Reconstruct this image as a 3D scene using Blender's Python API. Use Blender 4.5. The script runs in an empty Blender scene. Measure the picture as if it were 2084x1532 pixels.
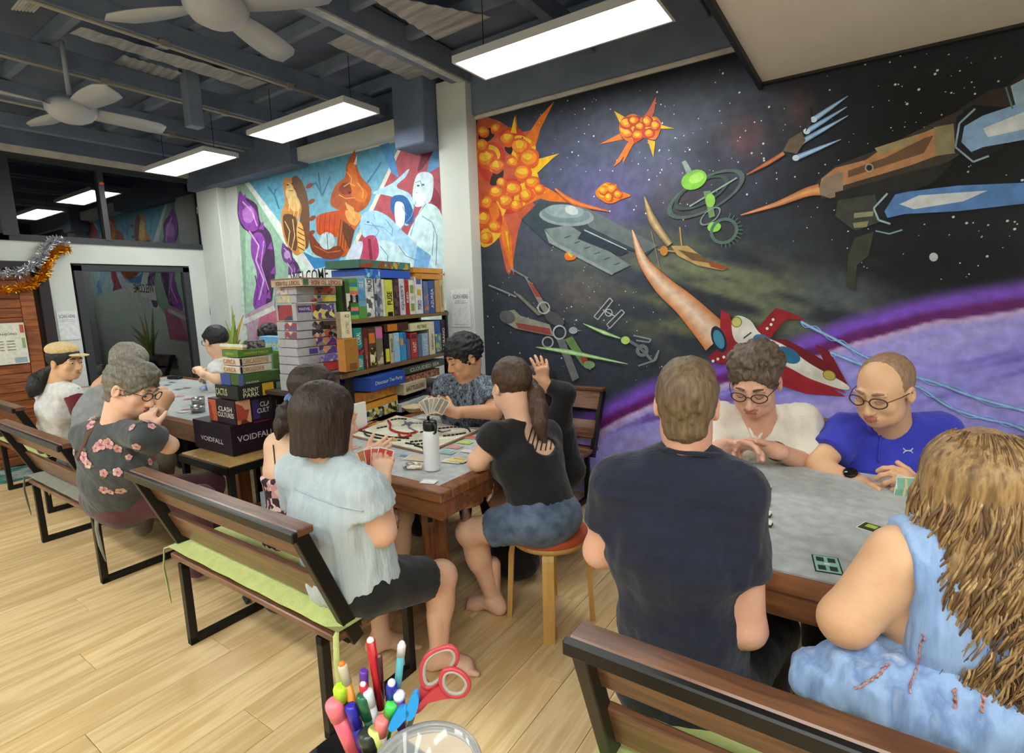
import bpy, bmesh, math, random
import numpy as np
from mathutils import Vector, Matrix, Euler
random.seed(7); RS = np.random.RandomState(5)
SC = bpy.context.scene; COL = SC.collection
# ------------------------------------------------------------------ camera, world, exposure
FPX = 1085.73; H = 1.55
WM = np.array([[0.82812683, 0.05956211, -0.5573673], [0.55971348, -0.14186782, 0.81645229], [-0.03044286, -0.98809204, -0.15082227]])

RX, DN, FW = WM[:, 0], WM[:, 1], WM[:, 2]
cam = bpy.data.cameras.new('camera'); co = bpy.data.objects.new('camera', cam); COL.objects.link(co)
cam.sensor_width = 36.0; cam.lens = FPX / 2084 * 36; cam.clip_start = 0.05; cam.clip_end = 60
mw = Matrix.Identity(4)
for i in range(3):
    mw[i][0] = RX[i]; mw[i][1] = -DN[i]; mw[i][2] = -FW[i]
mw[2][3] = H
co.matrix_world = mw; SC.camera = co
wd = bpy.data.worlds.new('night'); SC.world = wd; wd.use_nodes = True
wd.node_tree.nodes['Background'].inputs[0].default_value = (0.02, 0.025, 0.05, 1)
wd.node_tree.nodes['Background'].inputs[1].default_value = 0.6
SC.view_settings.view_transform = 'Standard'; SC.view_settings.look = 'None'
SC.view_settings.exposure = 0.08; SC.view_settings.gamma = 1.0; SC.view_settings.use_curve_mapping = False
LAMP = 24.0      # brightness of the ceiling light diffusers

CAMP = np.array([0, 0, H])
def ray(u, v): return WM @ np.array([(u - 1042) / FPX, (v - 766) / FPX, 1.0])
def Z(u, v, z): d = ray(u, v); return CAMP + d * (z - H) / d[2]
def Y(u, v, y): d = ray(u, v); return CAMP + d * y / d[1]
def X(u, v, x): d = ray(u, v); return CAMP + d * x / d[0]
def D(u, v, d): return CAMP + ray(u, v) * d
def dep(p): return float(FW @ (np.array(p) - CAMP))
def V(*a): return np.array(a, float)
def nrm(a): a = np.array(a, float); return a / (np.linalg.norm(a) + 1e-12)

# ------------------------------------------------------------------ colour + materials
def lin(c):
    c = np.array(c, float) / 255.0
    return np.where(c <= 0.04045, c / 12.92, ((c + 0.055) / 1.055) ** 2.4)
def rgba(c): l = lin(c); return (float(l[0]), float(l[1]), float(l[2]), 1.0)
MATS = {}
def mat(name, c=(128, 128, 128), rough=0.6, metal=0.0, c2=None, scale=20.0, bump=0.0, bscale=None, stretch=(1, 1, 1), coat=0.0,
        emit=None, estr=0.0, trans=0.0, ior=1.45, vor=False, wave=False, attr=None, spec=None, rnd=0.0, detail=4.0, lo=0.35, hi=0.65, sss=0.0, sheen=0.0):
    if name in MATS: return MATS[name]
    m = bpy.data.materials.new(name); m.use_nodes = True; nt = m.node_tree; N = nt.nodes; L = nt.links
    b = N['Principled BSDF']
    b.inputs['Base Color'].default_value = rgba(c); b.inputs['Roughness'].default_value = rough; b.inputs['Metallic'].default_value = metal
    if spec is not None: b.inputs['Specular IOR Level'].default_value = spec
    b.inputs['IOR'].default_value = ior
    if coat: b.inputs['Coat Weight'].default_value = coat; b.inputs['Coat Roughness'].default_value = 0.15
    if trans: b.inputs['Transmission Weight'].default_value = trans
    if sheen: b.inputs['Sheen Weight'].default_value = sheen
    if emit is not None: b.inputs['Emission Color'].default_value = rgba(emit); b.inputs['Emission Strength'].default_value = estr
    tc = N.new('ShaderNodeTexCoord'); mp = N.new('ShaderNodeMapping'); mp.inputs['Scale'].default_value = stretch
    L.new(tc.outputs['Object'], mp.inputs['Vector'])
    vec = mp.outputs['Vector']
    if rnd:
        oi = N.new('ShaderNodeObjectInfo'); va = N.new('ShaderNodeVectorMath'); va.operation = 'ADD'
        cx = N.new('ShaderNodeCombineXYZ'); ml = N.new('ShaderNodeMath'); ml.operation = 'MULTIPLY'; ml.inputs[1].default_value = 37.0
        L.new(oi.outputs['Random'], ml.inputs[0])
        for i in range(3): L.new(ml.outputs[0], cx.inputs[i])
        L.new(vec, va.inputs[0]); L.new(cx.outputs[0], va.inputs[1]); vec = va.outputs[0]
    last = None
    if c2 is not None:
        if vor:
            t = N.new('ShaderNodeTexVoronoi'); t.inputs['Scale'].default_value = scale; fac = t.outputs['Color']
        elif wave:
            t = N.new('ShaderNodeTexWave'); t.inputs['Scale'].default_value = scale; t.inputs['Distortion'].default_value = 6; t.inputs['Detail'].default_value = detail; fac = t.outputs['Fac']
        else:
            t = N.new('ShaderNodeTexNoise'); t.inputs['Scale'].default_value = scale; t.inputs['Detail'].default_value = detail; fac = t.outputs['Fac']
        L.new(vec, t.inputs['Vector'])
        r = N.new('ShaderNodeValToRGB'); r.color_ramp.elements[0].position = lo; r.color_ramp.elements[1].position = hi
        cs = c2 if isinstance(c2[0], (tuple, list)) else [c2]
        r.color_ramp.elements[0].color = rgba(c); r.color_ramp.elements[1].color = rgba(cs[-1])
        for k, cc in enumerate(cs[:-1]):
            e = r.color_ramp.elements.new(lo + (hi - lo) * (k + 1) / len(cs)); e.color = rgba(cc)
        if vor: r.color_ramp.interpolation = 'CONSTANT'
        L.new(fac, r.inputs['Fac']); last = r.outputs['Color']
    if attr:
        a = N.new('ShaderNodeAttribute'); a.attribute_name = attr
        if last is not None:
            mx = N.new('ShaderNodeMix'); mx.data_type = 'RGBA'; mx.blend_type = 'MULTIPLY'; mx.inputs[0].default_value = 1.0
            L.new(a.outputs['Color'], mx.inputs[6]); L.new(last, mx.inputs[7]); last = mx.outputs[2]
        else: last = a.outputs['Color']
    if rnd and last is not None:
        hs = N.new('ShaderNodeHueSaturation'); mr = N.new('ShaderNodeMapRange'); mr.inputs[3].default_value = 1 - rnd; mr.inputs[4].default_value = 1 + rnd
        L.new(oi.outputs['Random'], mr.inputs[0]); L.new(mr.outputs[0], hs.inputs['Value']); L.new(last, hs.inputs['Color']); last = hs.outputs[0]
    if last is not None: L.new(last, b.inputs['Base Color'])
    if bump:
        t2 = N.new('ShaderNodeTexNoise'); t2.inputs['Scale'].default_value = bscale or scale; t2.inputs['Detail'].default_value = 5
        L.new(vec, t2.inputs['Vector'])
        bp = N.new('ShaderNodeBump'); bp.inputs['Strength'].default_value = min(1.0, bump); bp.inputs['Distance'].default_value = 0.01 * max(1.0, bump)
        L.new(t2.outputs['Fac'], bp.inputs['Height']); L.new(bp.outputs['Normal'], b.inputs['Normal'])
    MATS[name] = m; return m

# ------------------------------------------------------------------ objects
def _base(name): return name
def props(o, label=None, cat=None, group=None, kind=None):
    if label: o['label'] = label
    if cat: o['category'] = cat
    if group: o['group'] = group
    if kind: o['kind'] = kind
    return o
def thing(name, label, cat, loc=(0, 0, 0), group=None, rotz=0):
    o = bpy.data.objects.new(name, None); COL.objects.link(o); o.location = tuple(float(x) for x in loc); o.rotation_euler = (0, 0, rotz); o.empty_display_size = 0.1
    return props(o, label, cat, group)
def wloc(o):
    l = np.zeros(3)
    while o is not None: l += np.array(o.location); o = o.parent
    return l
class MB:
    def __init__(s): s.v = []; s.f = []; s.m = []; s.c = []
    def add(s, v, f, m=0, c=None):
        o = len(s.v); s.v += [tuple(map(float, p)) for p in v]
        for q in f: s.f.append(tuple(i + o for i in q)); s.m.append(m); s.c.append(c)
        return s
    def box(s, c, size, rz=0.0, ch=0.0, m=0, R=None):
        hx, hy, hz = [d / 2 for d in size]; ch = min(ch, hx * .9, hy * .9, hz * .9)
        if R is None: cz, sz = math.cos(rz), math.sin(rz); R = np.array([[cz, -sz, 0], [sz, cz, 0], [0, 0, 1]])
        if ch <= 0:
            P = [(x, y, z) for z in (-hz, hz) for y in (-hy, hy) for x in (-hx, hx)]
            F = [(0, 2, 3, 1), (4, 5, 7, 6), (0, 1, 5, 4), (2, 6, 7, 3), (0, 4, 6, 2), (1, 3, 7, 5)]
        else:
            P = []; idx = {}
            for sx in (-1, 1):
                for sy in (-1, 1):
                    for sz_ in (-1, 1):
                        for ax in range(3):
                            p = [sx * hx, sy * hy, sz_ * hz]
                            for k in range(3):
                                if k != ax: p[k] -= (sx, sy, sz_)[k] * ch
                            idx[(sx, sy, sz_, ax)] = len(P); P.append(p)
            F = []
            for ax in range(3):
                a, b = [k for k in range(3) if k != ax]
                for sg in (-1, 1):
                    q = []
                    for (i, j) in ((-1, -1), (1, -1), (1, 1), (-1, 1)):
                        t = [0, 0, 0]; t[ax] = sg; t[a] = i; t[b] = j; q.append(idx[(t[0], t[1], t[2], ax)])
                    F.append(tuple(q))
                for i in (-1, 1):
                    for j in (-1, 1):
                        def g(sg, k):
                            t = [0, 0, 0]; t[ax] = sg; t[a] = i; t[b] = j; return idx[(t[0], t[1], t[2], k)]
                        F.append((g(-1, a), g(1, a), g(1, b), g(-1, b)))
            for sx in (-1, 1):
                for sy in (-1, 1):
                    for sz_ in (-1, 1): F.append(tuple(idx[(sx, sy, sz_, k)] for k in range(3)))
        P = np.array(P, float) @ np.array(R).T + np.array(c, float)
        return s.add(P, F, m)
    def bar(s, a, b, w, t, up=(0, 0, 1), m=0, ch=0.0):   # rectangular bar a->b, w along 'side', t along up
        a, b = np.array(a, float), np.array(b, float); d = b - a; L = np.linalg.norm(d); d /= L
        u = np.array(up, float); u = u - d * (u @ d); u /= np.linalg.norm(u); sd = np.cross(d, u)
        return s.box((a + b) / 2, (L, w, t), R=np.array([d, sd, u]).T, ch=ch, m=m)
    def tube(s, pts, r, n=8, m=0, cap=True, closed=False, flat=1.0):
        pts = [np.array(p, float) for p in pts]; K = len(pts); r = [r] * K if np.isscalar(r) else list(r)
        rings = []; u = None
        for i in range(K):
            t = (pts[(i + 1) % K] - pts[i - 1]) if closed else pts[min(i + 1, K - 1)] - pts[max(i - 1, 0)]
            t = t / (np.linalg.norm(t) + 1e-12)
            if u is None: u = np.array([0, 0, 1.0]) if abs(t[2]) < .9 else np.array([1.0, 0, 0])
            u = u - t * (u @ t); u /= np.linalg.norm(u) + 1e-12; w = np.cross(t, u)
            rings.append([pts[i] + r[i] * (math.cos(2 * math.pi * k / n) * u * flat + math.sin(2 * math.pi * k / n) * w) for k in range(n)])
        P = [p for q in rings for p in q]; F = []
        for i in range(K if closed else K - 1):
            j = (i + 1) % K
            for k in range(n): F.append((i * n + k, i * n + (k + 1) % n, j * n + (k + 1) % n, j * n + k))
        if cap and not closed: F.append(tuple(range(n - 1, -1, -1))); F.append(tuple((K - 1) * n + k for k in range(n)))
        return s.add(P, F, m)
    def lathe(s, c, prof, n=20, m=0, axis=None):   # prof: [(r,z)...]
        c = np.array(c, float); A = np.eye(3)
        if axis is not None:
            z = np.array(axis, float); z /= np.linalg.norm(z); x = np.cross([0, 1, 0], z) if abs(z[1]) < .9 else np.cross([1, 0, 0], z); x /= np.linalg.norm(x); A = np.array([x, np.cross(z, x), z]).T
        P = []
        for (r, z) in prof:
            for k in range(n): P.append(c + A @ np.array([r * math.cos(2 * math.pi * k / n), r * math.sin(2 * math.pi * k / n), z]))
        F = [(i * n + k, i * n + (k + 1) % n, (i + 1) * n + (k + 1) % n, (i + 1) * n + k) for i in range(len(prof) - 1) for k in range(n)]
        if prof[0][0] > 1e-5: F.append(tuple(range(n - 1, -1, -1)))
        if prof[-1][0] > 1e-5: F.append(tuple((len(prof) - 1) * n + k for k in range(n)))
        return s.add(P, F, m)
    def prism(s, pts, h, m=0, n=None):  # flat polygon (3D pts) extruded by vector h
        pts = [np.array(p, float) for p in pts]; h = np.array(h, float); k = len(pts)
        return s.add(pts + [p + h for p in pts], [tuple(range(k - 1, -1, -1)), tuple(range(k, 2 * k))] + [(i, (i + 1) % k, k + (i + 1) % k, k + i) for i in range(k)], m)
    def ball(s, c, r, n=10, m=0, sc=(1, 1, 1)):
        prof = [(math.sin(math.pi * i / n) * 1.0, -math.cos(math.pi * i / n)) for i in range(n + 1)]
        P = []; nn = n * 2; c = np.array(c, float)
        for (q, z) in prof:
            for k in range(nn): P.append(c + r * np.array([q * math.cos(2 * math.pi * k / nn) * sc[0], q * math.sin(2 * math.pi * k / nn) * sc[1], z * sc[2]]))
        return s.add(P, [(i * nn + k, i * nn + (k + 1) % nn, (i + 1) * nn + (k + 1) % nn, (i + 1) * nn + k) for i in range(n) for k in range(nn)], m)
    def mesh(s, name, mats, off=(0, 0, 0), smooth=False):
        me = bpy.data.meshes.new(name); off = np.array(off, float)
        me.from_pydata([tuple(np.array(p) - off) for p in s.v], [], s.f)
        for m in (mats if isinstance(mats, (list, tuple)) else [mats]): me.materials.append(m)
        me.polygons.foreach_set('material_index', s.m)
        if any(c is not None for c in s.c):
            at = me.color_attributes.new('Col', 'FLOAT_COLOR', 'CORNER'); buf = []
            for q, c in zip(s.f, s.c):
                cc = c if c is not None else (1, 1, 1)
                if np.ndim(cc) == 1: cc = [cc] * len(q)
                for x in cc: buf += [float(x[0]), float(x[1]), float(x[2]), 1.0]
            at.data.foreach_set('color', buf)
        if smooth: me.polygons.foreach_set('use_smooth', [True] * len(me.polygons))
        me.update(); return me
def link(name, me, parent=None, loc=None):
    o = bpy.data.objects.new(name, me); COL.objects.link(o); o.parent = parent
    if loc is not None: o.location = tuple(float(x) for x in loc)
    return o
def part(name, mb, mats, parent, smooth=False, label=None, kind=None):
    o = link(name, mb.mesh(name, mats, wloc(parent), smooth), parent); return props(o, label=label, kind=kind)
def single(name, mb, mats, label, cat, group=None, smooth=False, kind=None):
    P = np.array(mb.v); c = (P.min(0) + P.max(0)) / 2; c[2] = P[:, 2].min()
    o = link(name, mb.mesh(name, mats, c, smooth), None, c); return props(o, label, cat, group, kind)
def struct(name, mb, mats, parent=None, smooth=False):
    o = link(name, mb.mesh(name, mats, (0, 0, 0) if parent is None else wloc(parent), smooth), parent)
    if parent is None: o['kind'] = 'structure'
    return o
def dup(root, loc=None, rotz=None, label=None, group=None, parent=None):
    r = root.copy(); COL.objects.link(r)
    if parent is not None: r.parent = parent
    if loc is not None: r.location = tuple(float(x) for x in loc)
    if rotz is not None: r.rotation_euler = (0, 0, rotz)
    if label: r['label'] = label
    if group: r['group'] = group
    for ch in list(root.children):
        dup(ch, parent=r)
    return r
_TX = {}
def text_mesh(s, font_squeeze=1.0):
    k = s
    if k not in _TX:
        cu = bpy.data.curves.new('lettering', 'FONT'); cu.body = s; cu.align_x = 'CENTER'; cu.align_y = 'CENTER'; cu.size = 1.0; cu.resolution_u = 2; cu.offset = 0.012
        o = bpy.data.objects.new('t', cu); COL.objects.link(o)
        dg = bpy.context.evaluated_depsgraph_get(); me = bpy.data.meshes.new_from_object(o.evaluated_get(dg))
        v = np.array([p.co for p in me.vertices]).reshape(-1, 3); f = [tuple(p.vertices) for p in me.polygons]
        bpy.data.objects.remove(o); bpy.data.curves.remove(cu); bpy.data.meshes.remove(me)
        if len(v): v -= (v.min(0) + v.max(0)) / 2
        _TX[k] = (v, f)
    return _TX[k]
def text_mb(mb, s, c, right, up, h, w=None, m=0, flip=False):
    v, f = text_mesh(s)
    if not len(v): return
    ext = v.max(0) - v.min(0); sy = h / ext[1]; sx = (w / ext[0]) if w else sy
    right = np.array(right, float); right /= np.linalg.norm(right); up = np.array(up, float); up /= np.linalg.norm(up)
    P = np.array(c, float) + np.outer(v[:, 0] * sx, right) + np.outer(v[:, 1] * sy, up)
    mb.add(P, f, m)
def cr(pts, n=6, closed=True):      # Catmull-Rom through points
    P = [np.array(p, float) for p in pts]; K = len(P); out = []
    rng = range(K) if closed else range(K - 1)
    for i in rng:
        if closed: a, b, c, d = P[i - 1], P[i], P[(i + 1) % K], P[(i + 2) % K]
        else: a, b, c, d = P[max(i - 1, 0)], P[i], P[i + 1], P[min(i + 2, K - 1)]
        for k in range(n):
            t = k / n; out.append(0.5 * ((2 * b) + (-a + c) * t + (2 * a - 5 * b + 4 * c - d) * t * t + (-a + 3 * b - 3 * c + d) * t ** 3))
    if not closed: out.append(P[-1])
    return out
# ------------------------------------------------------------------ room materials
M_white = mat('white_wall_paint', (206, 210, 206), 0.7, c2=(198, 203, 200), scale=3, bump=.15, bscale=60)
M_dark = mat('dark_ceiling_paint', (92, 104, 128), 0.75, c2=(104, 116, 140), scale=4, bump=.1, bscale=40)
M_beam = mat('slate_painted_steel', (102, 114, 136), 0.55, c2=(114, 126, 146), scale=6)
M_edge = mat('scuffed_white_edge', (190, 196, 200), 0.6, c2=(150, 156, 162), scale=9)
M_sheet = mat('grey_translucent_roof_sheet', (168, 170, 172), 0.7, c2=(140, 142, 146), scale=5, stretch=(1, 6, 1))
M_frame = mat('charcoal_window_frame', (52, 54, 58), 0.45)
M_black = mat('black_powder_coat', (16, 16, 17), 0.45)
M_bulk = mat('cream_bulkhead_board', (240, 234, 224), 0.8, c2=(234, 228, 216), scale=3)
M_trim = mat('off_white_trim', (205, 200, 192), 0.6, c2=(185, 180, 172), scale=10)
def glass_mat():
    m = bpy.data.materials.new('night_window_glass'); m.use_nodes = True; b = m.node_tree.nodes['Principled BSDF']
    b.inputs['Base Color'].default_value = (0.75, 0.8, 0.8, 1); b.inputs['Roughness'].default_value = 0.01; b.inputs['Transmission Weight'].default_value = 1.0; b.inputs['IOR'].default_value = 1.75
    return m
M_glass = glass_mat()
M_plank = mat('honey_oak_laminate', (216, 184, 134), 0.36, c2=[(204, 170, 118), (226, 198, 150), (198, 162, 112)], scale=3.2, stretch=(7, .55, 1), rnd=0.10, lo=.25, hi=.75, detail=6, spec=.4)
M_sub = mat('dark_plank_joint', (150, 118, 78), 0.8)
XL, XR, YB, YF, ZC = -7.0, 2.6, -2.6, 3.6, 3.36
# floor with separate planks running towards the mural wall
fl = struct('floor', MB().box(((XL + XR) / 2 + .1, (YB + YF) / 2, -.03), (XR - XL + 1, YF - YB + 1, .04)), M_sub)
PW, PL = 0.195, 1.48
pm = MB().box((0, 0, 0), (PW - .0022, PL - .002, .010), ch=.0012).mesh('plank', M_plank)
nx = int((XR - XL) / PW) + 1
for i in range(nx):
    off = (i * 0.37 % 1.0) * PL; x = XL + (i + .5) * PW; y = YB - off
    while y < YF:
        y0, y1 = max(y, YB), min(y + PL, YF)
        if y1 - y0 > .05:
            o = link('plank', pm, fl, (x, (y0 + y1) / 2, -.005)); o.scale = (1, (y1 - y0) / PL, 1)
        y += PL
# walls
W_mural = MB().box(((-3.0 + XR) / 2, YF + .06, 1.48), (XR + 3.0, .12, 2.96))
W_mural.box(((XL + XR) / 2, YF + .065, 3.16), (XR - XL, .11, .4), m=1)
W_mural.box(((XL - 3.0) / 2, YF + .06, 1.48), (-3.0 - XL, .12, 2.96))
wall_back = struct('wall_back', W_mural, [M_white, M_dark])
struct('trim_1', MB().box(((-2.73 + -.66) / 2, YF - .008, 2.937 + .012), (2.07, .03, .03), ch=.004), M_trim)
# dark beam faces standing forward of the mural wall top
struct('beam_face', MB().box(((-2.73 - .66) / 2, YF - .02, 3.16), (2.07, .06, .39)), M_beam, wall_back)
wl = struct('wall_left', MB().box((XL - .1, (YB + .5) / 2, 1.01), (.2, .5 - YB, 2.02)).box((XL - .1, 2.035, 1.01), (.2, .20, 2.02))
    .box((XL - .1, 3.46, 1.01), (.2, .30, 2.02)).box((XL - .1, (YB + 3.6) / 2, 2.1225), (.2, 3.6 - YB, .205)), M_white)
struct('wall_rear', MB().box(((XL + XR) / 2, YB - .06, 1.68), (XR - XL, .12, 3.4)), M_white)
struct('wall_right', MB().box((XR + .06, (YB + YF) / 2, 1.68), (.12, YF - YB, 3.4)), M_white)
# pillar
struct('wall_pillar', MB().box((-2.88, 3.54, 1.62), (.30, .125, 3.24), ch=.004), M_white)
# corner column between window and the adventure mural
struct('wall_column', MB().box((-6.76, 3.55, 1.53), (.48, .11, 3.06), ch=.006), M_white)
# window wall : upper band, head strip
wt = struct('trim_2', MB().box((XL - .05, (YB + 3.6) / 2, 3.085), (.24, 3.6 - YB, .06)), M_trim)
struct('beam_over_window', MB().box((XL - .05, (YB + 3.6) / 2, 3.24), (.24, 3.6 - YB, .25)), M_dark, wt)
# dark box beam over the adventure mural
struct('beam_over_mural', MB().box((-5.95, 3.50, 3.12), (2.1, .2, .42)), M_dark, wall_back)
struct('upper_wall_block', MB().box((-4.05, 3.54, 3.01), (1.8, .12, .125)), M_white, wall_back)
struct('dark_duct', MB().box((-3.21, 3.46, 3.05), (.34, .26, .56), ch=.01), M_dark, wall_back)
# windows (upper band) mullions at y
w1 = struct('window_1', MB().box((XL - .02, 2.5, 2.255), (.08, 2.2, .06)).box((XL - .02, 2.5, 3.03), (.08, 2.2, .05))
    .box((XL - .02, 2.50, 2.64), (.10, .05, .74)).box((XL - .02, 3.54, 2.64), (.10, .07, .74)).box((XL - .02, 1.72, 2.64), (.10, .08, .74)), M_frame)
for (a, b) in ((1.76, 2.475), (2.525, 3.50)):
    struct('pane', MB().box((XL - .03, (a + b) / 2, 2.64), (.008, b - a, .74)), M_glass, w1)
w2 = struct('window_2', MB().box((XL - .02, .2, 2.255), (.08, 2.96, .06)).box((XL - .02, .2, 3.03), (.08, 2.96, .05)).box((XL - .02, .9, 2.64), (.10, .05, .74)).box((XL - .02, 1.66, 2.64), (.10, .04, .74)), M_frame)
for (a, b) in ((-1.2, .875), (.925, 1.64)):
    struct('pane', MB().box((XL - .03, (a + b) / 2, 2.64), (.008, b - a, .74)), M_glass, w2)
# tall fixed window / glass door
w3 = struct('window_3', MB().box((XL - .03, 2.19, 1.0), (.07, .07, 2.0)).box((XL - .03, 3.27, 1.0), (.07, .07, 2.0)).box((XL - .03, 2.73, 1.975), (.07, 1.15, .06)).box((XL - .03, 2.73, .04), (.07, 1.15, .07)), M_frame)
struct('pane', MB().box((XL - .035, 2.73, 1.0), (.008, 1.02, 1.9)), M_glass, w3)
# night outside: dark backing sheet stands in for the darkness, well behind the glass
struct('night_backing', MB().box((XL - 1.6, 2.0, 1.6), (.05, 9, 4.4)), mat('night_backing_dark', (9, 11, 14), .8))
# timber clad door on the left : boards one by one
dd = struct('door_1', MB().box((XL - .06, 1.20, .97), (.05, 1.34, 1.94)), mat('door_core', (60, 36, 20), .6))
M_door = mat('merbau_boards', (132, 74, 40), .42, c2=[(158, 92, 50), (116, 62, 34), (146, 84, 46)], scale=3, stretch=(1, 1.0, 9), rnd=.16, lo=.3, hi=.7, coat=.2)
bm_ = MB().box((0, 0, 0), (.022, 1.14, .088), ch=.005).mesh('board', M_door)
for k in range(21):
    link('board', bm_, dd, (XL - .022 + random.uniform(-.003, .003), 1.12, .06 + k * .0915))
part('door_stile', MB().box((XL - .02, 1.745, .97), (.035, .11, 1.94), ch=.004), M_door, dd)
struct('door_jamb', MB().box((XL - .01, 1.885, 1.0), (.09, .09, 2.02), ch=.004).box((XL - .01, 1.2, 1.99), (.09, 1.4, .07)), mat('dark_plum_jamb', (44, 34, 40), .5), dd)
# ceiling
ce = struct('ceiling', MB().box(((XL + XR) / 2, (YB + YF) / 2, ZC + .05), (XR - XL + .6, YF - YB + .3, .06)), M_dark)
def cz(mb, name, m=M_beam): return struct(name, mb, m, ce)
for (x, w, z0) in ((-2.79, .14, 3.2), (-.3, .14, 3.2), (2.1, .14, 3.2)):
    cz(MB().box((x, .5, (z0 + ZC) / 2), (w, 6.1, ZC - z0)), 'steel_beam')
    cz(MB().box((x + .035, .5, z0 - .006), (w * .45, 6.1, .012)), 'beam_flange', M_edge)
for x in (-3.72, -4.62, -5.54, -6.4, -1.7, -.95, .7, 1.5):
    cz(MB().box((x, .5, 3.20), (.07, 6.1, .12), ch=.004), 'purlin')
for x in (-3.68, -4.585, -5.53):
    mbt = MB().tube([(x, YB, 3.115), (x, 3.3, 3.115)], .012, 8)
    for y in (-1.2, -.1, 1.0, 1.75, 2.6): mbt.box((x, y, 3.12), (.04, .05, .036))
    cz(mbt, 'conduit_pipe', mat('galvanised_conduit', (168, 164, 150), .4, .4))
for y in np.arange(-2.3, 3.5, .47):
    cz(MB().box((-2.2, y, 3.31), (9.4, .045, .08)), 'joist')
def corr(poly, z):   # corrugated sheet filling a quad given in photo px, on plane z
    P = [Z(u, v, z) for u, v in poly]; n = 28; mb = MB(); vs = []
    for i in range(n + 1):
        t = i / n; dz = .0035 * math.sin(i * math.pi / 2 * 1.0)
        a = P[0] * (1 - t) + P[1] * t; b = P[3] * (1 - t) + P[2] * t
        vs += [a + [0, 0, dz], b + [0, 0, dz]]
    mb.add(vs, [(2 * i, 2 * i + 1, 2 * i + 3, 2 * i + 2) for i in range(n)]); return mb
for q in ([(165, 55), (545, 168), (508, 182), (140, 68)], [(250, 112), (372, 148), (345, 166), (228, 132)], [(722, 60), (912, 150), (855, 172), (665, 88)], [(780, -10), (1002, 34), (888, 82), (760, 0)], [(45, -10), (90, 5), (70, 25), (20, 20)]):
    cz(corr(q, 3.262), 'roof_sheet', M_sheet)
cz(MB().box(tuple(Z(390, 200, 3.1)), (.10, .10, .42), ch=.004), 'drop_post')
# bulkhead on the right
x0 = -.62
bk = struct('ceiling_bulkhead', MB().box(((x0 + XR) / 2, 2.235, 3.02), (XR - x0, 2.68, .60)), M_bulk)
struct('bulkhead_edge', MB().box((x0 - .012, 2.25, 2.98), (.024, 2.7, .58)).box(((x0 + XR) / 2, 3.575, 2.715), (XR - x0, .03, .02)), mat('near_black_edge', (34, 34, 38), .6), bk)
# downpipe / cable on window wall
cb = [X(414, 505, -6.98), X(424, 520, -6.98), X(427, 600, -6.98), X(428, 640, -6.98)]
single('wall_cable', MB().tube(cr(cb, 5, False), .006, 6), mat('grey_cable', (120, 122, 124), .5), 'thin grey cable running down the white wall beside the dark window', 'cable')

# ------------------------------------------------------------------ light panels
M_diff = mat('lit_diffuser', (255, 255, 255), .5, emit=(250, 255, 250), estr=LAMP)
M_alu = mat('white_light_frame', (196, 198, 200), .4)
ZL = 2.93; k = 1.154
def light_panel(cx, cy, label, first=None):
    t = thing('light_panel', label, 'light', (cx, cy, ZL), 'long white ceiling light panels')
    L_, W_ = 1.2, .30
    mb = MB()
    for s_ in (-1, 1):
        mb.box((cx, cy + s_ * (W_ / 2 + .008), ZL + .012), (L_ + .03, .016, .04)); mb.box((cx + s_ * (L_ / 2 + .008), cy, ZL + .012), (.016, W_, .04))
    mb.box((cx, cy, ZL + .035), (L_, W_, .01))
    part('frame', mb, M_alu, t)
    part('diffuser', MB().box((cx, cy, ZL + .004), (L_, W_, .008)), M_diff, t)
    for q_ in (-.5, .5): part('hanging_wire', MB().tube([(cx + q_, cy, ZL + .03), (cx + q_, cy, 3.3)], .003, 5), M_black, t)
    return t
lp = light_panel(-1.56, 2.82, 'nearest and largest lit ceiling panel, left of the cream bulkhead')
for (x, y, lb) in ((-3.78, 2.82, 'middle lit ceiling panel above the bookshelf and pillar'), (-5.72, 2.82, 'farthest lit ceiling panel, near the dark upper windows')):
    dup(lp, (x, y, ZL), label=lb)
for (x, y) in [(x, y) for y in (-.6, -1.7) for x in (-6.0, -4.0, -2.0, 0)]+ [(1.7, -.6), (1.7, -1.7), (1.8, .5)]:  # unseen panels added as fill light for the foreground and mural
    dup(lp, (x, y, ZL), label='unseen lit ceiling panel added as fill light behind the photographer, %s from the window wall in the %s row' % ({-6.0: 'first', -4.0: 'second', -2.0: 'third', 0: 'fourth', 1.7: 'fifth', 1.8: 'only one'}[x], {-.6: 'nearer', -1.7: 'rear', .5: 'side'}[y]), group='added fill light panels behind the photographer')
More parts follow.
